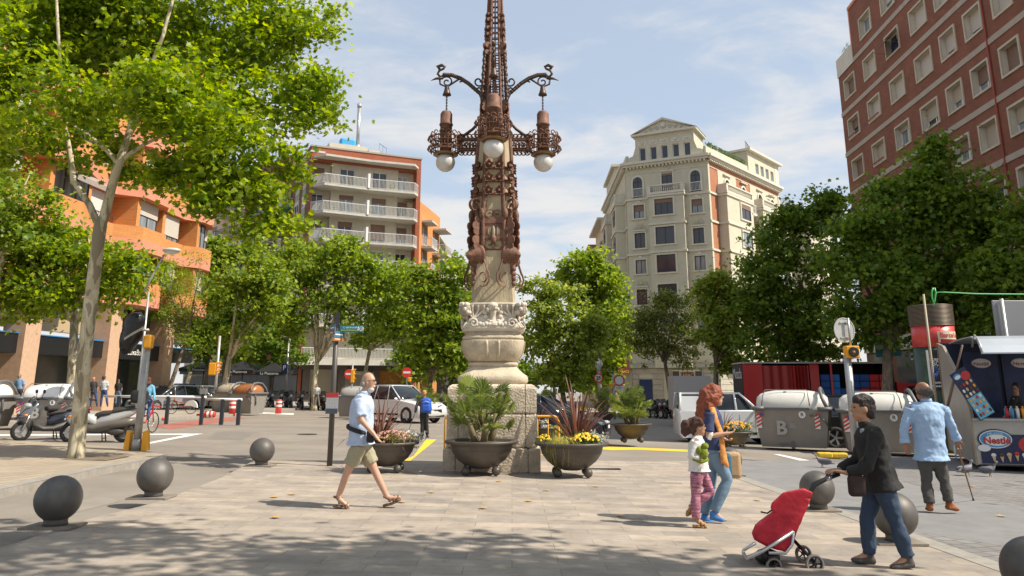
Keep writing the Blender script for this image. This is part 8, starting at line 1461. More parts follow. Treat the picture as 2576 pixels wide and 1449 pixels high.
 for a_ in (1.2, 2.8): m = MB(); m.lathe([(.3, -.08), (.3, .08)], (0, 0, 0), 20, 0, Matrix.Translation(Q(a_, .5, .1)) @ Matrix.Rotation(PI / 2, 4, 'X')); m.build('wheel', RUB, t)
 Md = frame(P(2405, 1122, A.y + .5) - Vector((.06, .06, 0)), -yd); m = MB(); m.lathe([(.2, 0), (.2, .008)], (0, 0, 0), 20, 0, Md @ Matrix.Diagonal((.7, 1.5, 1, 1)), False); m.build('end_badge', LB, t); m = MB(); m.lathe([(.12, .01), (.12, .014)], (0, 0, 0), 20, 0, Md @ Matrix.Translation((0, -.08, 0)), False); m.lathe([(.08, .01), (.08, .014)], (0, 0, 0), 20, 0, Md @ Matrix.Translation((0, .14, 0)), False); m.build('badge_print', W, t)
 return A, x, yd, dl, zc
KI = kiosk()
def pigeon(u, v, rz, label, s=1.):
 g = G(u, v); t = thing('pigeon', label, 'pigeon', g, None, rz); pm = mat('pigeon grey', (.16, .16, .18), .6, nz=(12, .4)); m = MB(); m.loft([[(x, w_ * math.cos(q), z + w_ * .95 * math.sin(q)) for q in np.linspace(0, 2 * PI, 11)[:-1]] for x, w_, z in ((-.19, .012, .07), (-.12, .03, .085), (-.05, .06, .10), (.03, .065, .11), (.08, .05, .13), (.105, .032, .17), (.115, .026, .20), (.125, .028, .225), (.145, .02, .235), (.155, .005, .23))]); m.build('body', pm, t, False)
 m = MB(); m.tube([(.15, 0, .23), (.18, 0, .222)], [.007, .002], 5); m.build('beak', BLK, t, False); m = MB(); m.cyl((.01, .025, .0), (.02, .02, .08), .005); m.cyl((.03, -.025, 0), (.02, -.02, .08), .005); m.build('legs', mat('pigeon leg', (.35, .08, .06), .6), t, False)
 for sy in (-1, 1): m = MB(); m.ball((-.04, sy * .055, .115), (.11, .014, .04), 10, 6); m.build('wing', mat('pigeon wing', (.10, .10, .12), .6, nz=(15, .5)), t, False)
 t.scale = (1.25,) * 3
pigeon(2072, 1176, 2.9, 'grey pigeon standing by the yellow kerb stones'); pigeon(2432, 1197, .3, 'dark pigeon pecking under the front corner of the stall'); pigeon(2488, 1199, -.4, 'pigeon with pale neck under the stall, right of the other')
def awnings():
 DA = mat('black awning cloth', (.012, .012, .013), .8); y = 62.
 for i, (u0, u1, v0, v1) in enumerate(((470, 560, 905, 935), (575, 650, 908, 940), (655, 725, 912, 944))):
  a, b = P(u0, v0, y), P(u1, v0, y); z1 = P(u0, v1, y).z; t = thing('cafe_parasol', ('leftmost', 'middle', 'rightmost')[i] + ' black cafe parasol with white lettering behind the parked cars and bins', 'parasol', (a.x, y, gz(a.x, y)), 'black parasols of the cafe terrace'); c = (a + b) / 2; w_ = (b.x - a.x) / 2; m = MB(); m.loft([[(c.x - w_, y - w_, z1), (c.x + w_, y - w_, z1), (c.x + w_, y + w_, z1), (c.x - w_, y + w_, z1)], [(c.x - w_, y - w_, z1 + .25), (c.x + w_, y - w_, z1 + .25), (c.x + w_, y + w_, z1 + .25), (c.x - w_, y + w_, z1 + .25)], [(c.x - .05, y - .05, a.z), (c.x + .05, y - .05, a.z), (c.x + .05, y + .05, a.z), (c.x - .05, y + .05, a.z)]], 0, None, True, False); m.build('canopy', DA, t); m = MB(); m.cyl((c.x, y, gz(c.x, y)), (c.x, y, a.z), .04); m.build('pole', DPOLE, t); text('lettering', 'La Piazzenza', .28, frame((c.x, y - w_ - .03, z1 + .12), (1, 0, 0)), WPL, t)
awnings()
# ------------------------------------------------------------------ people
def blob(name, mb, voxel, m, parent, it=3, fac=.5, disp=0.):
 me = bpy.data.meshes.new('tmp'); me.from_pydata(mb.v, [], mb.f); o = bpy.data.objects.new('tmp', me); C.objects.link(o)
 r = o.modifiers.new('r', 'REMESH'); r.mode = 'VOXEL'; r.voxel_size = voxel; s = o.modifiers.new('s', 'SMOOTH'); s.iterations = it; s.factor = fac
 if disp:
  tx = bpy.data.textures.get('folds') or bpy.data.textures.new('folds', 'CLOUDS'); tx.noise_scale = .10; d = o.modifiers.new('d', 'DISPLACE'); d.texture = tx; d.strength = disp * 1.6; d.mid_level = .5; d.texture_coords = 'GLOBAL'
 dg = bpy.context.evaluated_depsgraph_get(); e = bpy.data.meshes.new_from_object(o.evaluated_get(dg)); bpy.data.objects.remove(o)
 e.polygons.foreach_set('use_smooth', [True] * len(e.polygons)); e.materials.clear(); e.materials.append(m); o = bpy.data.objects.new(name, e); C.objects.link(o); o.parent = parent; o.matrix_parent_inverse = Matrix.Translation(-wloc(parent)); return o
def skinm(n, c): return mat(n, c, .5, nz=(9, .1))
SKA = skinm('light skin', (.50, .29, .20)); SKB = skinm('olive skin', (.42, .22, .13)); SKC = skinm('tanned skin', (.30, .14, .08))
def person(label, y, J, s=1., face=(1, 0, 0), skin=SKA, top=None, sleeve='short', bottom=None, legs='long', shoe=None, hair=None, hairb=(), lat=None, hem=.0, vox=.014, wid=1., sandals=False, hand=True, fold=.012, loose=1., group=None, glasses=False, beard=None):
 """J: joints as (U,V[,dy]); s: scale of the body (1 = 1.75 m)"""
 j = {k: P(v[0], v[1], y + (v[2] if len(v) > 2 else 0)) for k, v in J.items()}
 fx = Vector(face).normalized(); lt = Vector(lat).normalized() if lat else Vector((-fx.y, fx.x, 0)); up = Vector((0, 0, 1)); gx = (j['anL'].x + j['anR'].x) / 2; t = thing('person', label, 'person', (gx, y, gz(gx, y)), group)
 def R(*a): return [q * s for q in a]
 def arm(m, S, f=0., upto=1.):
  a, b, c = j['sh' + S], j['el' + S], j['wr' + S]
  if upto >= 2: m.tube([a, a.lerp(b, .5), b, b.lerp(c, .5), c.lerp(b, .08)], R(.052 + f * 1.5, .05 + f, .045 + f, .04 + f, .034 + f), 12)
  else: m.tube([a, a.lerp(b, .5), a.lerp(b, .5 + .32 * upto)], R(.058 + f, .054 + f, .056 + f * 1.4), 12)
 def leg(m, S, f=0., upto=2., ff=0.):
  a, b, c = j['hp' + S], j['kn' + S], j['an' + S]
  if upto >= 2: m.tube([a, a.lerp(b, .5), b, b.lerp(c, .4), c], R(.092 + f, .078 + f, .058 + f, .052 + f + ff, .040 + f + ff), 12)
  else: m.tube([a, a.lerp(b, .5), a.lerp(b, upto)], R(.095 + f, .088 + f, .085 + f), 12)
 def torso(m, f=0., drop=0., w_=1.):
  n, c, p = j['nk'], j['ch'], j['pv']; q = p + (p - c).normalized() * drop
  pts = [n + (c - n) * .12, n.lerp(c, .55), c, c.lerp(p, .5), p, q] if drop else [n + (c - n) * .12, n.lerp(c, .55), c, c.lerp(p, .5), p]
  rad = [((.10 + f) * s, (.07 + f) * s), ((.17 * wid + f) * s, (.105 * loose + f) * s), ((.175 * wid + f) * s, (.12 * loose + f) * s), ((.155 * wid + f) * s, (.115 * loose + f) * s), ((.17 * wid + f) * s, (.12 * loose + f) * s)] + ([((.18 * wid * w_ + f) * s, (.135 * w_ * loose + f) * s)] if drop else [])
  m.tube(pts, rad, 18, W=lt)
 m = MB(); h = j['hd']; H3 = Matrix.Translation(h) @ Matrix(((fx.x, lt.x, 0, 0), (fx.y, lt.y, 0, 0), (0, 0, 1, 0), (0, 0, 0, 1))) @ Matrix.Scale(s, 4)
 m.ball((0, 0, .02), (.095, .075, .105), 20, 14, 0, H3); m.ball((.025, 0, -.055), (.066, .056, .065), 16, 12, 0, H3); m.tube([(.075, 0, .03), (.108, 0, -.012), (.088, 0, -.025)], [.012, .017, .015], 8, 0, H3); m.ball((.083, 0, -.062), (.018, .026, .012), 8, 6, 0, H3); m.ball((.062, 0, -.098), (.03, .028, .02), 8, 6, 0, H3); m.ball((.078, 0, .042), (.02, .055, .014), 8, 6, 0, H3)
 for sy in (-1, 1): m.ball((-.005, sy * .078, -.005), (.02, .012, .032), 8, 6, 0, H3)
 m.tube([h - up * .04 * s, j['nk'] + up * .0, j['nk'] + (j['ch'] - j['nk']) * .3], R(.056, .058, .075), 12); torso(m, -.012)
 for S in 'LR':
  arm(m, S, -.006, 2); leg(m, S, -.006)
  m.tube([j['sh' + S], j['nk'] + (j['ch'] - j['nk']) * .35], R(.042, .055), 10)
  if hand and 'ha' + S in j:
   a, b = j['wr' + S], j['ha' + S]; d = (b - a); d = d.normalized() if d.length > 1e-4 else Vector((0, 0, -1)); sd = d.cross(lt if abs(d.dot(lt)) < .8 else up).normalized(); o2 = d.cross(sd).normalized()
   m.tube([a - d * .02 * s, a + d * .04 * s, a + d * .085 * s], [(.022 * s, .030 * s), (.019 * s, .040 * s), (.014 * s, .040 * s)], 10, W=sd)
   for q in range(4):
    b0 = a + d * .08 * s + o2 * (q - 1.5) * .0195 * s; ln = (.07, .078, .073, .058)[q] * s; m.tube([b0, b0 + d * ln * .5 + sd * .006 * s, b0 + d * ln * .8 + sd * .028 * s, b0 + d * ln * .75 + sd * .05 * s], R(.0095, .009, .008, .007), 6)
   b0 = a + d * .025 * s + o2 * -.035 * s; m.tube([b0, b0 + (d * .5 - o2 * .5 + sd * .4) * .045 * s, b0 + (d * .9 - o2 * .35 + sd * .9) * .06 * s], R(.012, .010, .009), 6)
  m.tube([j['an' + S], j['an' + S].lerp(j['to' + S], .5) - up * .01, j['to' + S]], R(.036, .03, .018), 8)
 blob('body', m, vox if vox > .012 else .010, skin, t, 2)
 m = MB(); [m.ball((.086, sy * .030, .022), (.010, .014, .008), 8, 6, 0, H3) for sy in (-1, 1)]; m.build('eyes', mat('eye dark', (.03, .02, .015), .2), t); m = MB(); m.ball((.098, 0, -.062), (.006, .022, .005), 8, 5, 0, H3); m.build('mouth', mat('lip', (.35, .10, .08), .5), t)
 if glasses: m = MB(); [m.tube([(.10, sy * .032 + .026 * math.cos(q), .02 + .02 * math.sin(q)) for q in np.linspace(0, 2 * PI, 13)[:-1]], .003, 4, 0, H3, closed=True) for sy in (-1, 1)]; [m.cyl((.10, sy * .058, .025), (0, sy * .082, .02), .003, None, 4, 0, H3) for sy in (-1, 1)]; m.build('glasses', BLK, t)
 if beard: m = MB(); m.ball((.035, 0, -.085), (.056, .058, .045), 12, 8, 0, H3); m.ball((.085, 0, -.048), (.02, .035, .012), 8, 6, 0, H3); blob('beard', m, .008, beard, t, 1)
 if top:
  m = MB(); torso(m, .012, hem * s, 1.12)
  for S in 'LR': m.tube([j['sh' + S], j['nk'] + (j['ch'] - j['nk']) * .4], R(.07, .085), 10); arm(m, S, .012 * loose, {'short': 1.0, 'long': 2.}[sleeve])
  blob('shirt' if sleeve == 'short' else 'jacket' if top[1] else 'shirt', m, vox, top[0], t, 3, disp=fold)
  m = MB(); c = j['nk'] + (j['ch'] - j['nk']) * .06; m.lathe([(.062 * s, -.03 * s), (.075 * s, .0), (.068 * s, .035 * s), (.06 * s, .035 * s)], tuple(c), 16, caps=False); m.build('collar', top[0], t)
 if bottom:
  m = MB(); pv = j['pv']; m.tube([pv + (j['ch'] - pv).normalized() * .1 * s, pv, pv - up * .10 * s], [(.155 * wid * s, .11 * s), (.168 * wid * s, .125 * s), (.15 * wid * s, .11 * s)], 16, W=lt)
  for S in 'LR': leg(m, S, .010, 2. if legs == 'long' else .78, .012 * loose)
  blob('trousers' if legs == 'long' else 'shorts', m, vox, bottom, t, 3, disp=fold)
 if shoe:
  for S in 'LR':
   a, b = j['an' + S], j['to' + S]; d = (b - a); d.z = 0; d = d.normalized() if d.length > .03 else fx; hz = min(b.z, a.z - .05 * s); bk = Vector((a.x, a.y, 0)) - d * .05 * s; bk.z = (a.z - .065 * s + (0 if abs(a.z - b.z) > .0 else 0)); w_ = d.cross(up); m = MB()
   pts = [Vector((bk.x, bk.y, bk.z)), a.lerp(b, .3) - up * .045 * s, a.lerp(b, .75) - up * .018 * s, b]; m.tube(pts, [(.038 * s, .034 * s), (.042 * s, .038 * s), (.045 * s, .03 * s), (.03 * s, .018 * s)], 10, W=w_); 
   if not sandals: m.tube([a + up * .0, a - up * .05 * s], [.046 * s, .044 * s], 10)
   if sandals:
    m = MB(); so = [p - up * .03 * s for p in pts]; m.tube(so, [(.05 * s, .016 * s)] * 3 + [(.04 * s, .014 * s)], 10, W=w_)
    for q in (.2, .5, .8): c = a.lerp(b, q); m.tube([c - up * .04 * s - w_ * .045 * s, c + up * .012 * s, c - up * .04 * s + w_ * .045 * s], .016, 6)
    m.tube([a - d * .045 * s + up * .01, a + w_ * .042 * s, a + d * .045 * s, a - w_ * .042 * s], .014, 6, closed=True)
   m.build('sandal', shoe, t) if sandals else blob('shoe', m, .011, shoe, t, 1)
 if hair:
  m = MB()
  for c, r in hairb: m.ball(c, r, 16, 12, 0, H3)
  blob('hair', m, max(.012, vox * .8), hair, t, 2, disp=.035)
 return t, j, H3
CL = lambda n, c, sc=14: mat(n, c, .85, nz=(sc, .08), bump=(120, .25))
SHORT = [((-.02, 0, .045), (.105, .088, .10)), ((-.06, 0, -.01), (.07, .080, .08))]
gy = G(855, 1277).y
t, j, H3 = person('bald grey bearded man in pale blue shirt and khaki shorts striding right in sandals', gy, dict(hd=(926, 962), nk=(918, 988), ch=(910, 1030), pv=(908, 1108), shR=(902, 1006, -.17), elR=(910, 1058, -.24), wrR=(943, 1095, -.26), haR=(957, 1112, -.26), shL=(905, 1006, .17), elL=(893, 1055, .24), wrL=(905, 1094, .22), haL=(915, 1106, .2), hpR=(904, 1120, -.09), knR=(876, 1182, -.09), anR=(850, 1252, -.09), toR=(878, 1274, -.09), hpL=(914, 1120, .09), knL=(941, 1180, .09), anL=(975, 1252, .09), toL=(1008, 1250, .09)), 1.03, (1, -.25, 0), SKA, (CL('pale blue shirt', (.42, .50, .66)), 0), 'short', CL('khaki shorts', (.33, .30, .20)), 'short', CL('brown sandal', (.16, .09, .055)), mat('grey stubble', (.30, .26, .22), .9), [((-.055, 0, -.02), (.052, .084, .05))], lat=(0, 1, 0), hem=.05, vox=.013, sandals=True, glasses=True, beard=mat('white beard', (.60, .56, .52), .9), wid=1.05, loose=1.2, fold=.02)
m = MB(); c = P(905, 1082, gy); m.tube([(c.x + .165 * math.cos(q), gy + .20 * math.sin(q), c.z - .05 * math.cos(q)) for q in np.linspace(0, 2 * PI, 21)[:-1]], .028, 8, closed=True, flat=.4, W=(0, 0, 1)); m.build('waist_strap', CL('black webbing', (.02, .02, .022)), t)
m = MB(); c = P(932, 1098, gy - .2); m.rbox(tuple(c), (.10, .07, .16), .03); o = m.build('pouch', MT['black webbing'], t)
gy = G(1785, 1313).y
HR = mat('ginger curls', (.23, .05, .018), .6, nz=(18, .5), bump=(30, 1.)); JN = CL('light jeans', (.15, .24, .34), 5)
t, j, H3 = person('woman with long curly ginger hair, navy top and pale jeans walking right, hand held out', gy, dict(hd=(1797, 997), nk=(1788, 1024), ch=(1792, 1062), pv=(1796, 1126), shR=(1786, 1040, -.15), elR=(1782, 1098, -.2), wrR=(1822, 1091, -.22), haR=(1842, 1088, -.22), shL=(1790, 1040, .15), elL=(1800, 1092, .2), wrL=(1812, 1100, .12), haL=(1822, 1104, .1), hpR=(1798, 1138, -.08), knR=(1830, 1208, -.08), anR=(1795, 1286, -.08), toR=(1822, 1309, -.1), hpL=(1792, 1138, .08), knL=(1786, 1225, .08), anL=(1773, 1293, .08), toL=(1795, 1313, .08)), 1.0, (1, -.1, 0), SKA, (CL('navy jersey', (.035, .05, .13)), 0), 'short', JN, 'long', CL('blue pink trainer', (.06, .20, .50)), HR, [((-.03, 0, .045), (.125, .125, .115)), ((-.075, 0, -.02), (.13, .14, .15)), ((-.11, 0, -.12), (.125, .15, .16)), ((-.13, 0, -.22), (.11, .14, .14)), ((-.14, 0, -.29), (.085, .11, .09))], lat=(0, 1, 0), hem=.02, vox=.013, wid=.86, glasses=True)
m = MB(); c = j['el' + 'R']; m.tube([c.lerp(j['shR'], .08), c.lerp(j['wrR'], .25)], [.06, .062], 12); blob('cuff', m, .012, WPL, t, 1)
sm = mat('orange patterned scarf', (.62, .25, .07), .9, nz=(22, .7)); m = MB(); m.tube([P(1775, 1030, gy), P(1792, 1028, gy - .16), P(1800, 1055, gy - .17), P(1814, 1090, gy - .2), P(1818, 1130, gy - .2), P(1822, 1160, gy - .2), P(1832, 1175, gy - .2)], [.03, .045, .04, .035, .04, .055, .02], 8, flat=.5); m.build('scarf', sm, t)
g0 = P(1838, 1170, gy + .12); b_ = thing('shoulder_bag', 'blue and tan shoulder bag hanging at the far hip of the ginger haired woman', 'bag', g0); m = MB(); m.rbox(tuple(g0), (.26, .1, .32), .08); m.build('pouch', CL('tan bag', (.42, .27, .15)), b_); m = MB(); m.rbox((g0.x - .06, g0.y - .04, g0.z), (.13, .1, .3), .05); m.build('flap', CL('teal bag', (.03, .12, .18)), b_)
gy = G(1762, 1326).y
t, j, H3 = person('small curly haired girl in white top and patterned leggings beside the ginger haired woman', gy, dict(hd=(1756, 1076), nk=(1755, 1100), ch=(1754, 1128), pv=(1758, 1180), shR=(1750, 1112, -.11), elR=(1738, 1150, -.14), wrR=(1762, 1152, -.16), haR=(1774, 1148, -.16), shL=(1753, 1112, .11), elL=(1760, 1148, .14), wrL=(1774, 1140, .06), haL=(1778, 1138, .0), hpR=(1754, 1190, -.06), knR=(1750, 1246, -.06), anR=(1751, 1305, -.06), toR=(1778, 1322, -.06), hpL=(1762, 1190, .06), knL=(1788, 1236, .06), anL=(1742, 1272, .06), toL=(1726, 1292, .06)), .80, (1, -.25, 0), SKB, (CL('white sweatshirt', (.68, .66, .63)), 0), 'long', mat('leggings', (.35, .14, .20), .9, nz=(26, .9), stretch=(.4, .4, 2.2)), 'long', CL('tan sandal', (.36, .21, .09)), mat('dark curls', (.07, .03, .02), .8, nz=(20, .5), bump=(30, 1.)), [((-.03, 0, .06), (.12, .105, .10)), ((-.09, 0, .0), (.08, .09, .09)), ((-.175, 0, .03), (.085, .085, .085)), ((-.19, 0, -.06), (.06, .07, .07))], lat=(0, 1, 0), hem=.03, vox=.012, wid=.85, loose=1.1, sandals=True)
c = P(1770, 1140, gy - .16); b_ = thing('green_toy', 'soft green toy held in the arms of the small girl', 'toy', c); m = MB(); m.ball(tuple(c), (.055, .05, .07), 10, 8); m.ball((c.x + .02, c.y, c.z + .08), (.045, .045, .04), 10, 8); m.ball((c.x - .05, c.y, c.z + .03), (.04, .04, .05), 10, 8); m.tube([c - Vector((.13, 0, .06)), c - Vector((.04, .02, .1)), c + Vector((.05, 0, -.07))], .022, 6); m.build('body', mat('moss green plush', (.20, .25, .02), .95, nz=(18, .4), bump=(60, 1)), b_)
gy = G(2270, 1426).y
DJ = CL('dark jeans', (.035, .06, .105), 5); BJ = CL('black jacket', (.017, .016, .016))
t, j, H3 = person('short haired woman in black jacket and dark jeans pushing a shopping trolley leftwards', gy, dict(hd=(2168, 1030), nk=(2178, 1066), ch=(2192, 1118), pv=(2216, 1212), shR=(2188, 1086, .17), elR=(2152, 1158, .2), wrR=(2110, 1183, .16), haR=(2092, 1182, .14), shL=(2204, 1090, -.17), elL=(2182, 1176, -.22), wrL=(2128, 1190, -.16), haL=(2108, 1185, -.14), hpR=(2204, 1226, .09), knR=(2182, 1300, .09), anR=(2186, 1392, .09), toR=(2142, 1408, .09), hpL=(2224, 1226, -.09), knL=(2252, 1312, -.09), anL=(2284, 1400, -.09), toL=(2240, 1426, -.09)), .97, (-1, .0, 0), SKB, (BJ, 1), 'long', DJ, 'long', CL('dark grey shoe', (.09, .08, .075)), mat('short black hair', (.022, .014, .011), .6, nz=(25, .4), bump=(40, .8)), [((-.02, 0, .055), (.108, .092, .098)), ((-.065, 0, -.01), (.078, .086, .095)), ((.04, 0, .085), (.06, .075, .05))], lat=(0, 1, 0), hem=.07, vox=.012, wid=1.0, loose=1.15, fold=.02)
m = MB(); m.tube([P(2176, 1078, gy - .04), P(2181, 1130, gy - .05)], [.05, .055], 10); blob('blouse', m, .012, CL('grey patterned blouse', (.28, .30, .36)), t, 1)
c = P(2155, 1222, gy - .2); b_ = thing('handbag', 'small dark brown handbag hanging in front of the black jacketed woman', 'bag', c); m = MB(); m.rbox(tuple(c), (.16, .08, .19), .04); m.build('pouch', CL('dark leather', (.04, .022, .018)), b_); m = MB(); m.tube([c + Vector((-.07, 0, .08)), P(2172, 1150, gy - .23), c + Vector((.08, 0, .08))], .008, 6); m.build('strap', BLK, b_)
def trolley():
 y = gy; Z = lambda x, yy: (1851.4 + x * .3288, 972.7 + yy * .3288); p = lambda x, yy, d=0.: P(*Z(x, yy), y + d); t = thing('shopping_trolley', 'bright red shopping trolley with silver frame and black handle pushed by the woman', 'trolley', G(1990, 1435)); RD = mat('red trolley fabric', (.50, .012, .028), .6, nz=(5, .15), bump=(9, .6)); BD = lambda m, n, M_: m.build(n, M_, t)
 prof = [(120, 1120), (150, 1060), (300, 940), (420, 850), (520, 830), (570, 850), (540, 930), (470, 1080), (430, 1200), (375, 1262), (250, 1230), (140, 1170)]
 m = MB(); a = [p(*q, -.15) for q in prof]; b = [p(*q, .15) for q in prof]; c = sum(a, Vector()) / len(a); m.loft([[tuple(v.lerp(c, .05) + Vector((0, -.04, 0))) for v in a], a, b, [tuple(v.lerp(c + Vector((0, .3, 0)), .05) + Vector((0, .04, 0))) for v in b]], 0); m.v = m.v; blob('bag', m, .010, RD, t, 2, disp=.008)
 m = MB(); fl = [(265, 925), (275, 890), (360, 810), (520, 778), (590, 808), (570, 850), (440, 900), (350, 985), (290, 975)]; a = [p(*q, -.19) for q in fl]; b = [p(*q, .19) for q in fl]; m.loft([a, b], 0, None, True, True); blob('flap', m, .010, RD, t, 2, disp=.006)
 for d in (-.2, .2): m = MB(); m.tube([p(60, 1250, d), p(150, 1195, d)], .014, 8); m.tube([p(75, 1315, d), p(200, 1260, d), p(440, 1110, d)], .018, 8); m.tube([p(440, 1110, d), p(430, 1210, d), p(380, 1275, d), p(250, 1270, d)], .014, 8); BD(m, 'frame_bar', CHR)
 m = MB(); m.tube([p(60, 1250, -.2), p(55, 1265, -.2), p(75, 1315, -.2)], .016, 8); m.tube([p(60, 1250, .2), p(60, 1250, -.2)], .014, 8); BD(m, 'front_bar', CHR)
 for d in (-.15, .15): m = MB(); m.tube([p(440, 1110, d), p(520, 930, d), p(575, 800, d), p(600, 750, d), p(690, 705, d * .9), p(790 if d < 0 else 720, 670 if d < 0 else 655, d * .8)], [.014, .014, .02, .026, .02, .018], 8); BD(m, 'handle_rail', BLK); m = MB(); m.tube([p(670, 717, d * .9), p(730, 692, d * .86)], .021, 10); BD(m, 'chrome_sleeve', CHR)
 m = MB(); m.tube([p(770, 672, -.13), p(740, 652, .13)], .018, 8); m.tube([p(200, 1250, -.1), p(230, 1330, -.1)], .03, 8); m.ball(tuple(p(240, 1300, 0)), (.12, .12, .07), 10, 8); m.tube([p(430, 1160, 0), p(520, 1260, .12)], .016, 6); m.tube([p(430, 1160, 0), p(600, 1340, -.14)], .016, 6); BD(m, 'axle_frame', BLK)
 for (x, yy, r, d) in ((290, 1372, 56, -.12), (602, 1357, 66, -.15), (515, 1278, 60, .15)):
  k = y / 2056 * .3288; c = p(x, yy, d); R_ = r * k; Mx = Matrix.Translation(c) @ Matrix.Rotation(PI / 2, 4, 'X'); m = MB(); m.lathe([(R_ * .76, -.018), (R_ * .97, -.018), (R_, 0), (R_ * .97, .018), (R_ * .76, .018), (R_ * .76, -.018)], (0, 0, 0), 28, 0, Mx, caps=False); o = m.build('wheel', mat('grey rubber', (.24, .22, .19), .8), t); m = MB(); m.lathe([(R_ * .78, -.014), (R_ * .78, .014), (R_ * .68, .014), (R_ * .68, -.014), (R_ * .78, -.014)], (0, 0, 0), 28, 0, Mx, caps=False); m.lathe([(R_ * .2, -.02), (R_ * .2, .02)], (0, 0, 0), 12, 0, Mx)
  for q in range(5): an = q * 2 * PI / 5; m.cyl((0, 0, 0), (R_ * .72 * math.cos(an), R_ * .72 * math.sin(an), 0), R_ * .1, R_ * .07, 6, 0, Mx)
  subpart(m, 'rim', BLK, o)
 m = MB(); m.tube([p(190, 958, 0), p(240, 968, 0), p(285, 938, 0)], .008, 6); BD(m, 'buckle_strap', BLK)
trolley()
gy = G(2335, 1290).y
t, j, H3 = person('heavy grey haired man in untucked blue shirt seen from behind, holding a cane', gy, dict(hd=(2322, 984), nk=(2330, 1006), ch=(2332, 1052), pv=(2342, 1146), shL=(2290, 1028), elL=(2272, 1084, .02), wrL=(2277, 1117, .0), haL=(2281, 1131, .0), shR=(2372, 1028), elR=(2395, 1074, .04), wrR=(2407, 1106, .12), haR=(2409, 1117, .15), hpL=(2327, 1158), knL=(2330, 1212, .05), anL=(2338, 1266), toL=(2334, 1279, .14), hpR=(2358, 1158), knR=(2376, 1212), anR=(2387, 1262, -.05), toR=(2410, 1282, .02)), 1.02, (-.35, .9, 0), SKC, (CL('sky blue shirt', (.30, .43, .62)), 0), 'long', CL('charcoal trousers', (.075, .07, .066)), 'long', CL('tan leather shoe', (.26, .08, .025)), mat('grey black hair', (.07, .06, .055), .8, nz=(20, .4)), [((-.05, 0, -.01), (.07, .086, .075)), ((-.03, .03, -.02), (.07, .07, .05)), ((-.03, -.03, -.02), (.07, .07, .05))], lat=(1, .0, 0), hem=.06, vox=.013, wid=1.2, loose=1.35, fold=.025, glasses=True)
for S in 'LR': m = MB(); c = j['wr' + S]; d = (c - j['el' + S]).normalized(); m.tube([c - d * .08, c - d * .01], [.062, .072], 12); blob('cuff', m, .012, MT['sky blue shirt'], t, 1)
a, b = P(2405, 1112, gy + .15), G(2449, 1259); b_ = thing('walking_cane', 'thin brown wooden cane held by the man in the blue shirt', 'cane', b); m = MB(); m.tube([a - Vector((.06, .02, -.02)), a + Vector((0, 0, .03)), a.lerp(b, .05), b], [.014, .015, .013, .010], 8); m.build('shaft', mat('cane wood', (.20, .09, .03), .5), b_); m = MB(); m.cyl(b, b.lerp(a, .03), .016, .014); m.build('rubber_tip', BLK, b_)
def simple(label, u, vf, hpx, y, face, top, bot, hair, skin=SKB, hb=None, sleeve='short', stride=.06, **kw):
 k = hpx / 100.; J = {}; U = lambda a: u + a * hpx; V = lambda a: vf - a * hpx; bk = abs(face[1]) > .5; w_ = .105 if bk else .03; dy = 0 if bk else .17
 J = dict(hd=(U(.0), V(.93)), nk=(U(0), V(.84)), ch=(U(0), V(.72)), pv=(U(0), V(.53)))
 for S, sg in (('L', -1), ('R', 1)): J['sh' + S] = (U(sg * w_), V(.81), sg * dy); J['el' + S] = (U(sg * (w_ + .03)), V(.63), sg * dy * 1.2); J['wr' + S] = (U(sg * (w_ + .02)), V(.49), sg * dy - .05); J['hp' + S] = (U(sg * .045 * (1 if bk else .3)), V(.5), sg * dy * .5); J['kn' + S] = (U(sg * (.05 + stride * .5)), V(.28), sg * dy * .5); J['an' + S] = (U(sg * (.05 + stride)), V(.045), sg * dy * .5); J['to' + S] = (U(sg * (.05 + stride) + .07 * face[0]), V(.01), sg * dy * .5 + .15 * face[1])
 J.update(kw.pop('J', {})); return person(label, y, J, hpx * y / 2110 / 1.75, face, skin, (top, 0), sleeve, bot, 'long', CL('dark shoe', (.04, .03, .025)), hair, hb or SHORT, lat=(1, 0, 0) if bk else (0, 1, 0), vox=.022, hand=False, fold=.01, **kw)
BH = mat('dark brown hair', (.05, .03, .02), .7); GH = mat('strawberry blonde hair', (.45, .22, .08), .7)
yb = G(1067, 1101, -.1).y
t, j, H3 = simple('woman with a blue backpack and stick crossing the road, seen from behind', 1067, 1102, 120, yb, (0, 1, 0), CL('black floral blouse', (.10, .09, .085), 30), CL('black slacks', (.02, .02, .022)), GH, sleeve='long', stride=.0, loose=1.1, J=dict(knL=(1062, 1068), anL=(1062, 1096), knR=(1073, 1066), anR=(1075, 1094), toL=(1060, 1100), toR=(1080, 1099), elL=(1047, 1024, -.02), wrL=(1044, 1040, .0)))
c = P(1072, 1020, yb - .2); b_ = thing('backpack', 'bright blue backpack on the back of the crossing woman', 'backpack', c); m = MB(); m.rbox(tuple(c), (.34, .2, .48), .09); m.rbox((c.x, c.y - .1, c.z - .08), (.26, .08, .22), .05); m.build('pack', mat('royal blue nylon', (.02, .10, .52), .5, bump=(8, .5)), b_); m = MB(); m.tube([c + Vector((-.12, -.11, .1)), c + Vector((0, -.13, .14)), c + Vector((.12, -.11, .1))], .008, 5); m.build('piping', WPL, b_)
a = P(1043, 1042, yb); b = G(1029, 1080, -.1); b_ = thing('walking_stick', 'slim dark stick held out left by the crossing woman', 'cane', b); m = MB(); m.cyl(a, b, .012); m.build('shaft', BLK, b_)
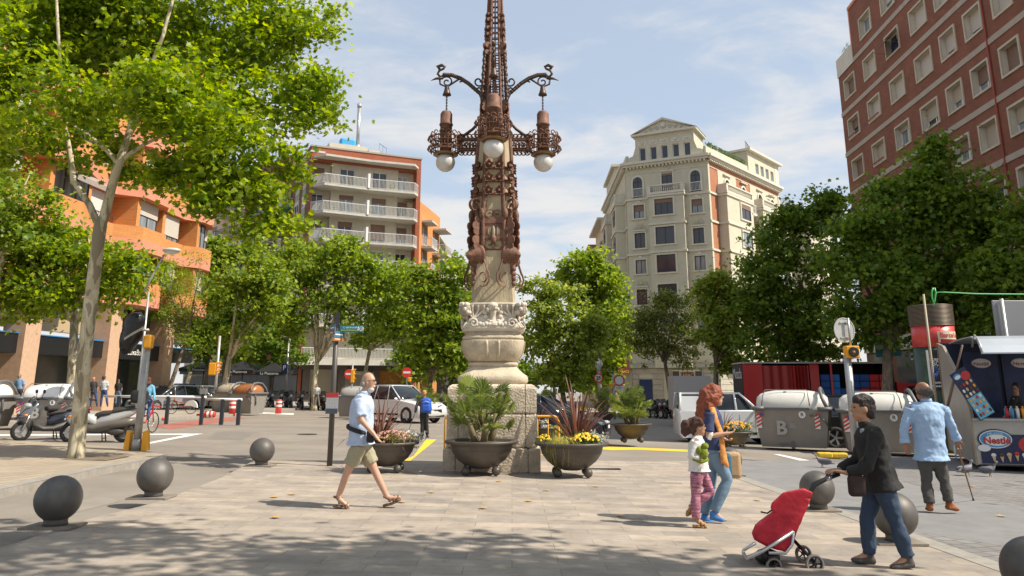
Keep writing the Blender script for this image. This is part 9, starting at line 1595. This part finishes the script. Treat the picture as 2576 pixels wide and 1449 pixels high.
yb = 26.4; t, j, H3 = simple('curly haired woman in light blue top cycling away beyond the covered traffic light', 373, 1062, 112, yb, (0, 1, 0), CL('light blue top', (.16, .42, .62)), CL('blue jeans', (.03, .07, .18)), mat('brown curls', (.10, .035, .02), .8, nz=(20, .5)), hb=[((-.03, 0, .02), (.13, .13, .13)), ((-.07, 0, -.1), (.12, .14, .12)), ((-.08, 0, -.2), (.08, .11, .09))], sleeve='long', stride=.0, J=dict(pv=(370, 996), anR=(372, 1050), toR=(372, 1056, .1), knR=(376, 1022, .1), anL=(362, 1040), knL=(362, 1020, .2), toL=(362, 1046, .1)))
g0 = P(360, 1060, yb); bicycle('red and white shared bicycle ridden by the curly haired woman', (g0.x, yb + .1, gz(g0.x, yb) - .1), PI / 2 - .12, (.55, .02, .03), mat('pink white guard', (.70, .45, .45), .5))
simple('man in blue shirt and dark trousers standing by the bank poster, head bowed', 49, 1026, 86, 34.8, (.3, 1, 0), CL('mid blue shirt', (.18, .30, .48)), CL('dark brown trousers', (.05, .03, .025)), mat('grey stubble', (.30, .26, .22), .9), SKC, [((-.055, 0, -.02), (.052, .084, .05))])
simple('man in white and grey striped shirt outside the bank', 262, 1022, 76, 36., (.2, 1, 0), mat('striped shirt', (.45, .47, .52), .85, nz=(9, .6), stretch=(.1, .1, 4)), CL('blue jeans', (.03, .07, .18)), BH, SKC)
simple('bald man in dark shirt half hidden by the big plane trunk', 236, 1022, 74, 36.5, (.2, 1, 0), CL('charcoal shirt', (.05, .05, .06)), CL('blue jeans', (.03, .07, .18)), mat('grey stubble', (.30, .26, .22), .9), SKB, [((-.055, 0, -.02), (.052, .084, .05))])
simple('woman in black top and jeans with a white bag outside the bank', 298, 1018, 64, 37.5, (-.2, 1, 0), CL('black top', (.02, .02, .02)), CL('faded jeans', (.12, .18, .26)), BH, SKB)
A, x, yd, dl, zc = KI
simple('dark haired vendor with glasses in black inside the ice cream stall', 2556, 1170, 205, A.y + dl * .55, (-.9, -.45, 0), CL('black top', (.02, .02, .02)), CL('black slacks', (.02, .02, .022)), mat('short black hair', (.022, .014, .011), .6), SKB, glasses=True, J=dict(elL=(2540, 1040, -.1), wrL=(2522, 1052, -.35), haL=(2512, 1054, -.4)))
simple('distant man in white shirt beside the forked tree and the motorcycles', 797, 1022, 56, 55., (0, -1, 0), CL('white shirt', (.60, .60, .60)), CL('grey trousers', (.16, .15, .14)), BH, SKB)
def split_parts(names):
 """pieces of one part that stand apart become parts of their own"""
 for o in list(bpy.data.objects):
  b = o.name.split('.')[0]
  if o.type != 'MESH' or b not in names: continue
  me = o.data; n = len(me.vertices); co = [v.co for v in me.vertices]; par = list(range(n))
  def find(a):
   while par[a] != a: par[a] = par[par[a]]; a = par[a]
   return a
  for e in me.edges: par[find(e.vertices[0])] = find(e.vertices[1])
  bb = {}
  for i in range(n):
   k = find(i); c = co[i]; q = bb.setdefault(k, [list(c), list(c)])
   for a in range(3): q[0][a] = min(q[0][a], c[a]); q[1][a] = max(q[1][a], c[a])
  ks = list(bb); ch = True; g = {k: k for k in ks}
  def fg(a):
   while g[a] != a: a = g[a]
   return a
  for i in range(len(ks)):
   for j in range(i):
    A, B_ = bb[ks[i]], bb[ks[j]]
    if all(A[0][a] - .04 < B_[1][a] and B_[0][a] - .04 < A[1][a] for a in range(3)): g[fg(ks[i])] = fg(ks[j])
  grp = {}
  for p in me.polygons: grp.setdefault(fg(find(p.vertices[0])), []).append(p)
  if not 1 < len(grp) <= 60: continue
  first = True
  for ps in grp.values():
   ix = {}; V = []; Fc = []
   for p in ps: Fc.append([ix.setdefault(v, len(ix)) for v in p.vertices])
   V = [co[v] for v in ix]; nm = bpy.data.meshes.new(b); nm.from_pydata(V, [], Fc); nm.polygons.foreach_set('use_smooth', [p.use_smooth for p in ps]); nm.materials.append(me.materials[0])
   if first: q = o; q.data = nm; first = False
   else: q = bpy.data.objects.new(b, nm); C.objects.link(q); q.parent = o.parent; q.matrix_parent_inverse = o.matrix_parent_inverse
split_parts({'spandrel', 'side_panel', 'crockets', 'pediment_relief', 'belt_scrolls', 'leaf_ring', 'roof_parapet', 'belt_slots', 'foot', 'warning_stripes', 'stripe_backing', 'axle_frame', 'flower_band', 'relief_panel', 'air_vent', 'rendered_bay', 'tail_box'})
